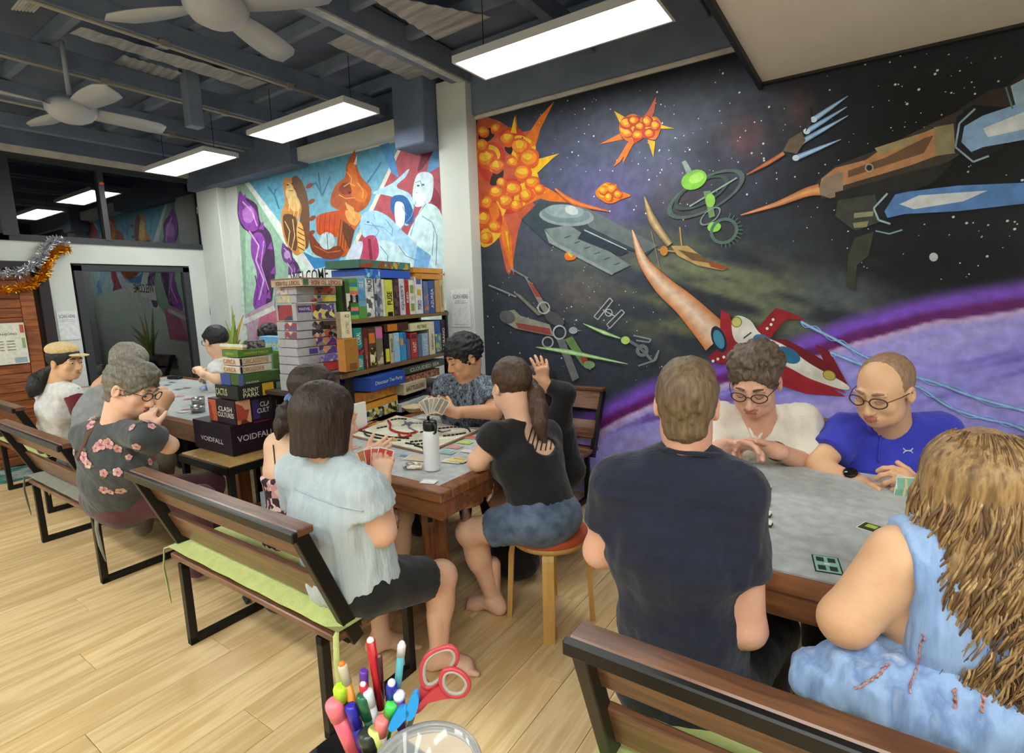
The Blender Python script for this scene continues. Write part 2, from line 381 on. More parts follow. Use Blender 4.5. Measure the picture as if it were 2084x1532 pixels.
# ------------------------------------------------------------------ ceiling fans
def fan(p, rot, label):
    t = thing('ceiling_fan', label, 'fan', p, 'grey ceiling fans')
    M_f = mat('grey_fan_metal', (168, 172, 180), .45); c = V(*p)
    part('motor_dome', MB().lathe(c, [(.001, -.09), (.06, -.085), (.11, -.06), (.14, -.02), (.145, .02), (.10, .05), (.05, .07), (.001, .07)], 28), M_f, t, True)
    part('down_rod', MB().tube([c + [0, 0, .05], c + [0, 0, .42]], .014, 10), M_f, t, True)
    for i in range(4):
        a = rot + i * math.pi / 2; d = V(math.cos(a), math.sin(a), 0); n = V(-d[1], d[0], 0); mb = MB(); vs = []
        for j in range(9):
            s_ = j / 8; r = .13 + .45 * s_; w = (.035 + .05 * math.sin(math.pi * min(1, s_ * .62 + .12))) * (1 if j < 8 else .5)
            for q, zz in ((-1, .016), (1, -.016)): vs.append(c + d * r + n * w * q + V(0, 0, zz))
        vs2 = [v + V(0, 0, .006) for v in vs]; m_ = len(vs)
        mb.add(vs + vs2, [(2 * j, 2 * j + 1, 2 * j + 3, 2 * j + 2) for j in range(8)] + [(m_ + 2 * j + 2, m_ + 2 * j + 3, m_ + 2 * j + 1, m_ + 2 * j) for j in range(8)] + [(2 * j, 2 * j + 2, m_ + 2 * j + 2, m_ + 2 * j) for j in range(8)] + [(2 * j + 3, 2 * j + 1, m_ + 2 * j + 1, m_ + 2 * j + 3) for j in range(8)] + [(0, m_, m_ + 1, 1), (16, 17, m_ + 17, m_ + 16)])
        part('blade', mb, M_f, t, True)
fan(tuple(Z(440, 12, 2.93)), .42, 'grey ceiling fan at the top edge, nearest of the two')
fan(tuple(Z(145, 222, 2.86)), .05, 'smaller grey ceiling fan farther off, above the timber door')
# ------------------------------------------------------------------ painted murals (flat paint on the wall, built as thin layers)
def vnoise(P, seed=0):      # smooth value noise, P (...,k<=3) -> 0..1
    P = np.asarray(P, float); k = P.shape[-1]; F = np.floor(P).astype(np.int64); T = P - F; T = T * T * (3 - 2 * T); out = 0
    for c in range(2 ** k):
        w = 1.0; h = np.full(P.shape[:-1], seed * 1013 + 17, np.int64)
        for a in range(k):
            bit = (c >> a) & 1; w = w * (T[..., a] if bit else 1 - T[..., a]); h = h ^ ((F[..., a] + bit) * (73856093, 19349663, 83492791)[a])
            h = (h * 1103515245 + 12345) & 0x7fffffff
        h = (h ^ (h >> 13)) * 1274126177 & 0x7fffffff
        out = out + w * ((h & 0xffff) / 65535.0)
    return out
def fbm(P, seed=0, o=4):
    P = np.asarray(P, float); s = 0; a = .5
    for i in range(o): s = s + a * vnoise(P * 2 ** i, seed + i); a *= .5
    return s / (1 - .5 ** o)
M_paint = mat('mural_paint', (214, 214, 214), .5, attr='Col', spec=.25, c2=(255, 255, 255), scale=16, detail=8, lo=.3, hi=.7)
class Paint:
    def __init__(s, y, parent): s.y = y; s.k = 0; s.parent = parent; s.mb = MB(); 
    def W(s, p, k=0): q = Y(p[0], p[1], s.y); return (q[0], s.y - k, q[2])
    def poly(s, pts, c, cols=None):
        s.k += 1; o = s.k * .00004; s.mb.add([s.W(p, o) for p in pts], [tuple(range(len(pts)))], 0, (list(map(lin, cols)) if cols else lin(c))); return s
    def sm(s, pts, c, n=5): return s.poly(cr(pts, n), c)
    def strip(s, A, B, ca, cb):     # band between two polylines, colour gradient along
        s.k += 1; o = s.k * .00004; n = len(A)
        P = [s.W(p, o) for p in A] + [s.W(p, o) for p in B]; ca = [lin(x) for x in ca]; cb = [lin(x) for x in cb]
        for i in range(n - 1): s.mb.add([P[i], P[i + 1], P[n + i + 1], P[n + i]], [(0, 1, 2, 3)], 0, [ca[i], ca[i + 1], cb[i + 1], cb[i]])
        return s
    def beam(s, pts, w, cc, ce, n=8):    # tapered glowing stroke: bright centre, darker edge
        P = cr(pts, n, False); K = len(P); w = np.interp(np.linspace(0, 1, K), np.linspace(0, 1, len(w)), w)
        T = [np.array(P[min(i + 1, K - 1)]) - np.array(P[max(i - 1, 0)]) for i in range(K)]; Nn = [np.array([-t[1], t[0]]) / (np.hypot(*t) + 1e-9) for t in T]
        A = [p + q * h for p, q, h in zip(P, Nn, w)]; B = [p - q * h for p, q, h in zip(P, Nn, w)]
        s.strip(A, P, [ce] * K, [cc] * K); s.strip(P, B, [cc] * K, [ce] * K); return s
    def line(s, pts, w, c): 
        for a, b in zip(pts[:-1], pts[1:]):
            a, b = np.array(a, float), np.array(b, float); t = b - a; n = np.array([-t[1], t[0]]) / (np.hypot(*t) + 1e-9) * w / 2; s.poly([a + n, b + n, b - n, a - n], c)
        return s
    def ell(s, c, rx, ry, rot, col, n=22, col2=None):
        a = math.radians(rot); P = [(c[0] + rx * math.cos(t) * math.cos(a) - ry * math.sin(t) * math.sin(a), c[1] + rx * math.cos(t) * math.sin(a) + ry * math.sin(t) * math.cos(a)) for t in np.linspace(0, 2 * math.pi, n, False)]
        if col2 is None: return s.poly(P, col)
        s.k += 1; o = s.k * .00004
        for i in range(n): s.mb.add([s.W(c, o), s.W(P[i], o), s.W(P[(i + 1) % n], o)], [(0, 1, 2)], 0, [lin(col), lin(col2), lin(col2)])
        return s
    def ring(s, c, rx, ry, rot, w, col, n=30, t0=0, t1=360):
        a = math.radians(rot); f = lambda t, q: (c[0] + (rx - q) * math.cos(t) * math.cos(a) - (ry - q * ry / rx) * math.sin(t) * math.sin(a), c[1] + (rx - q) * math.cos(t) * math.sin(a) + (ry - q * ry / rx) * math.sin(t) * math.cos(a))
        T = np.radians(np.linspace(t0, t1, n)); return s.strip([f(t, 0) for t in T], [f(t, w) for t in T], [col] * n, [col] * n)
    def done(s, name):
        o = part(name, s.mb, M_paint, s.parent); s.mb = MB(); return o
# ---- space mural
sm_ = thing('space_mural', 'large painted mural of spaceships, explosions and a purple planet on black', 'mural', (-.1, 3.598, 0))
x0m, x1m, z0m, z1m = -2.728, 2.58, 0.02, 2.936
NX, NZ = 300, 166
gx, gz = np.meshgrid(np.linspace(x0m, x1m, NX), np.linspace(z0m, z1m, NZ))
Pw = np.stack([gx, np.full_like(gx, 3.598), gz - H], -1); Pc = Pw @ WM
U = 1042 + FPX * Pc[..., 0] / Pc[..., 2]; Vv = 766 + FPX * Pc[..., 1] / Pc[..., 2]
def G(u, v, ru, rv, rot=0):
    a = math.radians(rot); du, dv = U - u, Vv - v; x = du * math.cos(a) + dv * math.sin(a); y = -du * math.sin(a) + dv * math.cos(a)
    return np.exp(-((x / ru) ** 2 + (y / rv) ** 2))
n1 = fbm(np.stack([U / 90, Vv / 60], -1), 1); n2 = fbm(np.stack([(U + Vv * .5) / 160, (Vv - U * .28) / 34], -1), 5, 5); n3 = fbm(np.stack([U / 30, Vv / 30], -1), 9)
C = np.zeros(U.shape + (3,)) + np.array([50, 54, 62.])
def mixc(c, w): 
    global C
    w = np.clip(w, 0, 1)[..., None]; C = C * (1 - w) + np.array(c, float) * (1.4 if sum(c) < 330 and min(c) > 40 else 1.0) * w
mixc((58, 62, 72), .9 * G(1100, 330, 220, 120) * (n1 * 1.4)); mixc((62, 66, 92), 1.1 * G(1180, 400, 150, 150) * n1 * 1.5)
mixc((70, 74, 92), 1.0 * G(1420, 330, 230, 160, -20) * n1 * 1.5); mixc((74, 68, 108), .8 * G(1240, 420, 90, 80) * n1 * 1.6)
mixc((120, 66, 62), .75 * G(1520, 285, 44, 42) * (n3 * 1.6)); mixc((104, 68, 66), .6 * G(1620, 225, 36, 40) * n3 * 1.6); mixc((84, 60, 62), .6 * G(1390, 400, 60, 50) * n3)
mixc((52, 56, 64), .9 * G(1120, 560, 190, 90) * n1 * 1.6); mixc((92, 80, 74), .8 * G(1190, 600, 60, 34) * n3 * 1.5)
mixc((98, 104, 78), 1.25 * G(1480, 590, 260, 100, 6) * np.clip((n2 - .38) * 3, 0, 1)); mixc((120, 124, 86), 1.0 * G(1400, 640, 150, 60) * np.clip((n2 - .48) * 4, 0, 1))
mixc((86, 92, 96), 1.1 * G(1720, 585, 110, 60, -25) * np.clip((n2 - .35) * 3, 0, 1)); mixc((64, 70, 84), .9 * G(1640, 420, 180, 130) * n1 * 1.5)
mixc((44, 48, 58), .8 * G(1150, 760, 220, 120) * n1 * 1.4)
mixc((12, 12, 14), 1.1 * G(1900, 330, 330, 180, -15)); mixc((10, 11, 13), .9 * G(1950, 540, 220, 70)); mixc((18, 19, 24), .6 * G(1350, 140, 500, 50, -10))
bl = np.interp(U, [950, 1205, 1330, 1450, 1620, 1740, 1900, 2084, 2400, 3000], [920, 838, 778, 742, 690, 648, 604, 574, 540, 520]); t = Vv - bl + (n1 - .5) * 10
sc_ = np.interp(U, [1200, 2084], [.9, 1.15])
mixc((96, 62, 150), np.clip(t / 26 + .6, 0, 1) * (t > -16)); mixc((110, 38, 112), np.clip((t - 20 * sc_) / 12, 0, 1))
mixc((216, 190, 236), np.clip((t - 44 * sc_) / 5, 0, 1)); mixc((168, 160, 248), np.clip((t - 50 * sc_) / 16, 0, 1))
stx = fbm(np.stack([(U + Vv) / 260, (Vv + U * .22) / 30], -1), 21, 4)
mixc((128, 118, 216), (t > 60) * np.clip((stx - .52) * 5, 0, 1) * .9); mixc((188, 176, 248), (t > 60) * np.clip((.46 - stx) * 5, 0, 1) * .8); mixc((122, 70, 150), (t > 60) * (U < 1500) * np.clip((stx - .62) * 6, 0, 1))
bgm = bpy.data.meshes.new('background'); loc0 = wloc(sm_)
vv = np.stack([gx - loc0[0], np.full_like(gx, 3.598 - loc0[1]), gz - loc0[2]], -1).reshape(-1, 3)
ii = (np.arange(NZ - 1)[:, None] * NX + np.arange(NX - 1)[None]).reshape(-1); ff = np.stack([ii, ii + 1, ii + NX + 1, ii + NX], -1)
def fast_mesh(me, v, f, mi=None, smooth=True):
    v = np.asarray(v, np.float32); f = np.asarray(f, np.int32); me.vertices.add(len(v)); me.vertices.foreach_set('co', v.ravel()); n = f.shape[1]
    me.loops.add(f.size); me.loops.foreach_set('vertex_index', f.ravel()); me.polygons.add(len(f)); me.polygons.foreach_set('loop_start', np.arange(0, f.size, n, dtype=np.int32))
    try: me.polygons.foreach_set('loop_total', np.full(len(f), n, np.int32))
    except Exception: pass
    if mi is not None: me.polygons.foreach_set('material_index', np.asarray(mi, np.int32))
    me.polygons.foreach_set('use_smooth', np.full(len(f), smooth)); me.update(calc_edges=True); me.validate()
fast_mesh(bgm, vv, ff)
at = bgm.color_attributes.new('Col', 'FLOAT_COLOR', 'POINT'); at.data.foreach_set('color', np.concatenate([lin(C.reshape(-1, 3)), np.ones((NX * NZ, 1))], 1).ravel())
bgm.materials.append(M_paint); link('painted_sky', bgm, sm_)
P = Paint(3.5975, sm_)
rr = random.Random(3); mb = MB()
for i in range(430):    # stars
    u = rr.gauss(1330, 210) if i < 190 else (rr.gauss(1880, 170) if i < 330 else rr.uniform(985, 1350)); v = rr.gauss(300, 90) if i < 190 else (rr.uniform(100, 570) if i < 330 else rr.uniform(540, 840))
    if u > 2140 or u < 985 or v < 110 - (u - 1500) * .25 and u < 1500: continue
    if v > np.interp(u, [950, 1205, 1330, 1450, 1620, 1740, 1900, 2084], [920, 830, 770, 735, 680, 640, 596, 560]): continue
    r = rr.choice([1.1, 1.3, 1.5, 1.8, 2.2, 3.0]); c = P.W((u, v), .0004); rm = r * .0021
    mb.add([(c[0] + rm * math.cos(a), c[1], c[2] + rm * math.sin(a)) for a in np.linspace(0, 6.283, 7)[:-1]], [(0, 1, 2, 3, 4, 5)], 0, lin((225, 230, 235)))
mb.add([P.W((1900 + 9 * math.cos(a), 523 + 9 * math.sin(a)), .0004) for a in np.linspace(0, 6.283, 13)[:-1]], [tuple(range(12))], 0, lin((200, 205, 210)))
part('painted_stars', mb, M_paint, sm_, kind='stuff')
R_, O_, Y_, S_, K_ = (196, 62, 44), (226, 118, 40), (234, 184, 44), (196, 92, 62), (48, 34, 32)
# big explosion at the left
P.sm([(972, 246), (1010, 244), (1052, 268), (1096, 268), (1080, 330), (1096, 360), (1078, 400), (1096, 430), (1060, 452), (1036, 560), (1010, 470), (980, 500), (974, 420), (970, 330)], S_)
P.poly([(1064, 290), (1098, 238), (1128, 206), (1100, 262), (1078, 330)], O_); P.poly([(1040, 290), (1048, 240), (1050, 232), (1056, 292)], O_); P.poly([(1072, 330), (1138, 312), (1090, 350), (1078, 356)], Y_)
P.poly([(1058, 392), (1110, 380), (1170, 414), (1196, 430), (1100, 404), (1064, 420)], O_); P.poly([(1022, 430), (1040, 480), (1046, 560), (1024, 500), (1012, 440)], O_)
P.sm([(974, 300), (1008, 290), (1028, 312), (1020, 350), (1000, 372), (976, 350)], R_).sm([(974, 300), (1004, 296), (1018, 316), (1002, 350), (990, 330), (976, 336)], Y_)
P.sm([(1016, 270), (1050, 258), (1070, 280), (1060, 300), (1040, 290), (1024, 296)], R_).sm([(1040, 284), (1062, 276), (1090, 296), (1084, 330), (1096, 362), (1078, 386), (1062, 360), (1066, 336), (1044, 320)], Y_)
P.sm([(1050, 310), (1070, 300), (1078, 322), (1062, 334)], O_).sm([(1000, 380), (1040, 362), (1064, 378), (1062, 420), (1036, 436), (1012, 424)], R_)
P.sm([(1056, 376), (1090, 374), (1110, 392), (1080, 396), (1064, 420), (1046, 410)], Y_).sm([(1004, 388), (1026, 380), (1034, 410), (1022, 440), (1002, 424)], Y_)
P.sm([(976, 420), (1000, 400), (1022, 440), (1012, 480), (984, 492), (976, 460)], R_).sm([(980, 470), (1012, 452), (1018, 478), (996, 500), (980, 500)], Y_).sm([(996, 420), (1012, 414), (1016, 440), (1002, 450)], O_)
P.sm([(976, 262), (1002, 262), (1006, 276), (990, 290), (976, 288)], K_).sm([(1030, 296), (1044, 296), (1040, 314), (1028, 306)], K_).sm([(1004, 352), (1024, 344), (1020, 372), (998, 376)], K_)
def billows(blobs, pal, seed=1):
    q = random.Random(seed)
    for (u_, v_, r_) in blobs:
        r_ *= 1.3
        P.sm([(u_ + r_ * q.uniform(.8, 1.15) * math.cos(a), v_ + r_ * q.uniform(.75, 1.1) * math.sin(a)) for a in np.linspace(0, 6.283, 9)[:-1]], pal[0], 3)
        P.sm([(u_ - r_ * .1 + r_ * .8 * q.uniform(.7, 1.15) * math.cos(a), v_ - r_ * .1 + r_ * .72 * q.uniform(.7, 1.15) * math.sin(a)) for a in np.linspace(q.uniform(0, 1), 7, 7)[:-1]], pal[1], 3)
        P.sm([(u_ - r_ * .2 + r_ * .5 * q.uniform(.6, 1.3) * math.cos(a), v_ - r_ * .22 + r_ * .4 * q.uniform(.6, 1.3) * math.sin(a)) for a in np.linspace(q.uniform(0, 1), 7, 7)[:-1]], pal[2], 3)
billows([(990, 322, 17), (1012, 338, 13), (1034, 282, 13), (1060, 298, 15), (1078, 322, 16), (1066, 352, 15), (1084, 372, 12), (1046, 384, 13), (1012, 392, 14), (1030, 410, 13), (992, 412, 12), (986, 446, 15), (1008, 462, 12), (990, 484, 12), (1072, 398, 12), (1098, 386, 9), (982, 296, 11), (984, 268, 10), (1010, 262, 9), (1052, 418, 10), (1022, 372, 9), (1044, 330, 10)], ((216, 92, 42), (232, 136, 42), (240, 190, 52)), 5)
P.poly([(1078, 300), (1098, 240), (1090, 296)], O_).poly([(1090, 340), (1132, 316), (1094, 352)], Y_).poly([(1028, 470), (1038, 520), (1034, 470)], Y_).poly([(1040, 270), (1048, 236), (1052, 272)], Y_)
P.done('explosion')
# explosion 2 and small ones
P.poly([(1300, 250), (1318, 228), (1336, 196), (1332, 228), (1318, 262)], S_).poly([(1262, 250), (1250, 226), (1282, 244)], Y_).poly([(1262, 272), (1220, 294), (1268, 284)], O_)
P.poly([(1278, 290), (1248, 340), (1262, 330), (1270, 318), (1268, 334), (1292, 288)], O_).poly([(1330, 262), (1374, 262), (1330, 250)], Y_).poly([(1318, 284), (1330, 320), (1334, 288)], Y_)
P.sm([(1262, 250), (1286, 232), (1310, 240), (1336, 238), (1346, 256), (1334, 284), (1308, 280), (1290, 292), (1266, 278)], O_)
P.sm([(1268, 248), (1288, 244), (1294, 262), (1278, 272), (1264, 266)], Y_).sm([(1306, 246), (1330, 240), (1342, 256), (1326, 268), (1308, 262)], Y_).sm([(1290, 262), (1302, 260), (1300, 286), (1290, 290)], R_).sm([(1308, 262), (1330, 268), (1320, 280), (1308, 276)], R_).sm([(1278, 238), (1304, 236), (1300, 244), (1280, 244)], (150, 70, 40))
billows([(1276, 252, 11), (1290, 246, 9), (1318, 248, 10), (1334, 256, 9), (1322, 272, 9), (1298, 276, 9), (1278, 272, 9), (1304, 258, 8)], ((190, 66, 40), (232, 128, 40), (240, 190, 52), (250, 222, 110)), 8)
P.done('explosion')
P.sm([(1212, 392), (1232, 372), (1250, 376), (1262, 388), (1284, 398), (1264, 406), (1246, 414), (1228, 410)], O_).sm([(1218, 386), (1234, 374), (1240, 392), (1224, 402)], Y_).sm([(1246, 384), (1262, 390), (1256, 404), (1244, 400)], Y_)
billows([(1230, 388, 9), (1246, 384, 9), (1258, 396, 8), (1240, 402, 8)], ((190, 80, 40), (232, 140, 40), (240, 190, 52), (250, 222, 110)), 9)
P.done('explosion')
P.sm([(1150, 518), (1160, 510), (1174, 514), (1172, 526), (1160, 530), (1152, 528)], O_).sm([(1156, 516), (1166, 514), (1164, 524)], Y_)
P.done('explosion')
# long grey cruiser with dome
g1, g2, g3 = (96, 108, 116), (126, 138, 140), (62, 74, 84)
P.poly([(1062, 446), (1100, 408), (1180, 414), (1226, 440), (1336, 500), (1316, 520), (1200, 480), (1120, 500)], g3).poly([(1172, 414), (1230, 440), (1340, 500), (1310, 516), (1200, 462)], (108, 116, 120))
P.poly([(1110, 466), (1160, 458), (1284, 540), (1250, 556), (1130, 492)], g2).poly([(1108, 466), (1130, 492), (1250, 556), (1246, 560), (1118, 494)], (150, 160, 160)).poly([(1186, 470), (1280, 512), (1262, 520), (1176, 486)], (50, 60, 72))
P.line([(1190, 468), (1276, 508)], 2, (190, 205, 210)).ell((1154, 440), 56, 20, 4, (150, 160, 160)).ell((1152, 436), 50, 18, 4, (120, 140, 146)).ell((1150, 430), 40, 14, 4, (146, 164, 168)).ell((1164, 428), 14, 9, 20, (196, 206, 206))
for k in range(6): P.line([(1150 + k * 20, 484 + k * 11), (1162 + k * 20, 480 + k * 11)], 2, (70, 80, 84))
P.beam([(1130, 384), (1170, 412), (1240, 430)], [2, 6, 1], (230, 140, 70), (190, 80, 50)).done('grey_cruiser')
# green ring station
P.ring((1437, 395), 88, 34, -28, 11, (92, 108, 104)).ring((1428, 392), 62, 24, -28, 9, (74, 92, 88)).ell((1413, 366), 27, 19, -25, (140, 205, 80)).ell((1418, 362), 16, 10, -25, (176, 232, 110)).poly([(1388, 330), (1396, 326), (1410, 350), (1398, 354)], (150, 165, 160))
P.line([(1404, 420), (1500, 362)], 3, (160, 180, 170)).poly([(1432, 390), (1446, 388), (1456, 440), (1444, 444)], (120, 150, 100)).ell((1446, 408), 10, 14, 0, (150, 210, 90)).ring((1446, 440), 26, 12, -40, 4, (140, 160, 150)).ell((1454, 462), 14, 10, -10, (150, 220, 90))
P.ring((1474, 470), 30, 26, -30, 7, (96, 120, 112))
for k in range(13): a = math.radians(-70 + k * 14); P.line([(1474 + 26 * math.cos(a), 468 + 24 * math.sin(a)), (1474 + 38 * math.cos(a), 468 + 36 * math.sin(a))], 2, (84, 124, 104))
P.done('ring_station')
# tan gunship below the station
tn, tn2 = (196, 160, 104), (120, 92, 56)
P.beam([(1312, 400), (1330, 450), (1364, 498)], [1, 9, 7], (214, 186, 140), (122, 96, 60)).poly([(1366, 500), (1400, 500), (1440, 530), (1484, 544), (1470, 550), (1420, 540), (1380, 520)], tn).poly([(1380, 508), (1420, 516), (1450, 536), (1410, 530)], tn2).line([(1340, 508), (1376, 512)], 3, (180, 150, 110)).ell((1352, 510), 8, 10, 0, (210, 140, 60)).line([(1384, 462), (1388, 500)], 3, (190, 150, 90)).line([(1326, 470), (1344, 548)], 2, (150, 130, 110)).poly([(1440, 530), (1484, 544), (1470, 549), (1448, 543)], (160, 80, 50))
P.done('tan_gunship')
# big copper ship at the right with blue thrust
P.poly([(1660, 372), (1700, 338), (1800, 300), (1900, 250), (1960, 222), (1976, 300), (1930, 330), (1720, 404), (1672, 404)], (66, 58, 50)).poly([(1666, 392), (1672, 364), (1700, 342), (1762, 326), (1800, 300), (1830, 290), (1900, 262), (1916, 258), (1910, 316), (1850, 338), (1722, 376)], (190, 134, 92))
P.poly([(1726, 348), (1800, 322), (1884, 280), (1900, 276), (1880, 312), (1800, 338), (1726, 362)], (112, 84, 62)).poly([(1900, 260), (1940, 252), (1944, 312), (1904, 318)], (150, 138, 104)).poly([(1666, 396), (1676, 362), (1716, 350), (1716, 396), (1690, 404)], (150, 128, 112)).poly([(1790, 316), (1850, 296), (1880, 270), (1780, 302)], (170, 150, 110))
P.poly([(1700, 392), (1850, 350), (1940, 330), (1900, 372), (1780, 420), (1700, 430)], (40, 38, 36)).poly([(1706, 408), (1780, 396), (1796, 450), (1740, 470), (1700, 440)], (70, 70, 62)).poly([(1738, 434), (1778, 430), (1776, 440), (1738, 444)], (160, 156, 124)).poly([(1736, 454), (1768, 450), (1764, 462), (1738, 464)], (150, 146, 110)).ell((1769, 342), 9, 9, 0, (50, 44, 40)).ring((1769, 342), 9, 9, 0, 3, (190, 170, 150))
P.poly([(1740, 484), (1778, 472), (1768, 520), (1744, 540), (1740, 590), (1722, 584), (1726, 520)], (66, 66, 58))
P.poly([(1952, 222), (2010, 186), (2050, 176), (2090, 140), (2090, 190), (2060, 224), (2000, 230)], (58, 50, 44)).poly([(1946, 240), (1980, 214), (2060, 220), (2040, 300), (1990, 330), (1942, 310)], (24, 28, 34)).line([(1984, 222), (1952, 252), (1944, 300), (1980, 330), (2012, 318)], 4, (150, 180, 190))
P.poly([(1962, 258), (2000, 236), (2090, 206), (2090, 284), (2000, 300), (1976, 310), (1956, 290)], (150, 186, 228)).poly([(2000, 262), (2090, 226), (2090, 262), (2010, 280)], (226, 232, 236))
P.poly([(2056, 176), (2090, 158), (2090, 222), (2066, 216)], (160, 190, 215)).line([(2046, 178), (2060, 222)], 4, (90, 130, 140))
P.poly([(1780, 420), (1810, 390), (1840, 386), (1800, 450), (1786, 446)], (28, 32, 38)).line([(1806, 394), (1778, 424), (1788, 448), (1812, 456)], 4, (170, 196, 204)).poly([(1800, 430), (1822, 396), (1850, 390), (1950, 378), (2090, 372), (2090, 414), (1950, 430), (1840, 436), (1806, 444)], (96, 142, 206)).poly([(1830, 416), (1870, 398), (2010, 388), (1960, 410), (1860, 426)], (224, 226, 232)).line([(1782, 470), (1810, 476), (1836, 468)], 3, (140, 180, 200))
P.beam([(1508, 438), (1580, 416), (1640, 392), (1668, 386)], [1, 5, 9, 12], (240, 176, 120), (200, 112, 66)).done('copper_warship')
# small fighter with blue trails
for a, b in (((1656, 244), (1726, 196)), ((1642, 268), (1724, 218)), ((1630, 290), (1726, 236)), ((1620, 322), (1712, 284))): P.beam([a, ((a[0] + b[0]) / 2, (a[1] + b[1]) / 2), b], [6, 4, .6], (196, 224, 244), (86, 140, 206)).ell(a, 7, 6, 0, (214, 232, 244))
P.poly([(1594, 308), (1606, 284), (1632, 268), (1640, 286), (1622, 314)], (112, 98, 80)).poly([(1640, 270), (1648, 210), (1652, 250)], (66, 60, 62)).beam([(1520, 356), (1560, 334), (1596, 312)], [.6, 4, 4], (220, 140, 90), (180, 100, 60)).done('small_fighter')
# grey and red striped patrol craft (plain), lower left
P.poly([(1022, 634), (1048, 630), (1060, 642), (1120, 660), (1128, 684), (1050, 668), (1030, 656)], (150, 146, 130)).poly([(1050, 656), (1120, 668), (1124, 682), (1056, 668)], (150, 72, 66)).ell((1034, 645), 16, 13, 20, (96, 98, 100))
P.poly([(1068, 562), (1084, 576), (1116, 626), (1138, 650), (1110, 640)], (140, 136, 124)).poly([(1076, 574), (1086, 578), (1104, 606), (1092, 604)], (160, 72, 66)).poly([(1044, 592), (1060, 600), (1104, 640), (1096, 642)], (128, 126, 112))
P.poly([(1134, 690), (1150, 690), (1180, 768), (1166, 776)], (116, 118, 118)).poly([(1150, 690), (1166, 684), (1200, 738), (1186, 744)], (108, 140, 82)).poly([(1180, 720), (1190, 716), (1200, 738), (1188, 742)], (156, 66, 60)).ell((1130, 648), 22, 12, 30, (84, 84, 90)).ring((1108, 626), 13, 13, 0, 3, (180, 180, 186)).ring((1140, 676), 14, 15, 0, 3, (180, 180, 186)).ring((1116, 696), 12, 12, 0, 3, (168, 168, 174))
P.line([(996, 580), (1030, 594), (1052, 604)], 3, (140, 142, 146)).line([(1040, 546), (1076, 566)], 3, (140, 142, 146)).ell((1168, 672), 9, 7, 0, (170, 172, 176)).ell((1200, 742), 12, 8, 0, (130, 160, 110)).beam([(1092, 706), (1160, 716), (1278, 740)], [.6, 5, .6], (214, 240, 190), (120, 180, 80)).done('patrol_craft')
# two plain outlined satellites
for (c, s_) in (((1240, 636), 1.0),):
    P.line([(c[0] - 30, c[1] + 8), (c[0] + 2, c[1] - 30), (c[0] + 8, c[1] - 24), (c[0] - 22, c[1] + 14), (c[0] - 30, c[1] + 8)], 2, (186, 190, 196)).line([(c[0] - 4, c[1] + 24), (c[0] + 26, c[1] - 6), (c[0] + 32, c[1], ), (c[0] + 2, c[1] + 32), (c[0] - 4, c[1] + 24)], 2, (186, 190, 196)).ring(c, 8, 8, 0, 2, (190, 194, 200)).line([(c[0] - 12, c[1] - 6), (c[0] + 14, c[1] + 8)], 2, (186, 190, 196))
P.ell((1308, 713), 13, 13, 0, (120, 126, 132)).ell((1308, 713), 6, 6, 0, (30, 34, 40)).line([(1276, 690), (1300, 704), (1318, 722), (1330, 736)], 6, (110, 118, 124)).line([(1290, 682), (1326, 690), (1322, 696), (1296, 692)], 3, (140, 146, 152)).line([(1330, 736), (1342, 712), (1336, 732), (1300, 744)], 3, (140, 146, 152)).beam([(1188, 658), (1230, 676), (1264, 688)], [.6, 4, 1], (214, 240, 190), (120, 180, 80)).ell((1274, 692), 9, 8, 0, (190, 226, 110)).done('satellite')
# red, white and blue racer with orange plume
P.beam([(1288, 468), (1310, 530), (1350, 580), (1400, 624), (1462, 690)], [1, 10, 19, 24, 34], (240, 214, 190), (206, 122, 56), 8)
P.poly([(1440, 726), (1490, 690), (1540, 690), (1520, 720), (1470, 742)], (150, 34, 44)).poly([(1468, 630), (1486, 640), (1500, 690), (1476, 700), (1466, 670)], (166, 40, 50)).poly([(1540, 670), (1566, 640), (1580, 626), (1610, 636), (1640, 650), (1600, 650), (1580, 672), (1560, 700)], (156, 36, 46)).poly([(1560, 690), (1600, 690), (1620, 700), (1700, 746), (1680, 760), (1600, 740)], (120, 30, 38)).poly([(1660, 700), (1690, 716), (1730, 790), (1700, 780)], (126, 30, 40)).poly([(1582, 740), (1640, 760), (1722, 806), (1640, 800), (1584, 782)], (160, 38, 48)).poly([(1600, 740), (1650, 740), (1724, 800), (1640, 770)], (178, 48, 56))
P.sm([(1490, 656), (1502, 642), (1528, 652), (1550, 680), (1600, 704), (1650, 740), (1724, 782), (1716, 792), (1650, 770), (1608, 748), (1540, 712), (1498, 694)], (226, 222, 212)).ell((1552, 694), 20, 13, 25, (52, 118, 158)).ell((1604, 722), 27, 15, 25, (48, 112, 152)).ell((1500, 655), 11, 11, 0, (206, 200, 110)).ell((1688, 763), 14, 10, 20, (206, 190, 90)).ring((1500, 655), 11, 11, 0, 2, (130, 130, 50)).ring((1688, 763), 14, 10, 20, 2, (140, 120, 40))
P.line([(1514, 688), (1530, 676)], 3, (60, 60, 100)).ell((1466, 690), 12, 26, -20, (70, 140, 170)).ring((1464, 690), 14, 28, -20, 4, (34, 50, 66))
for q in ((1452, 734), (1462, 730), (1474, 726), (1562, 668), (1570, 660), (1574, 650)): P.ell(q, 3, 3, 0, (235, 230, 225))
P.done('red_white_racer')
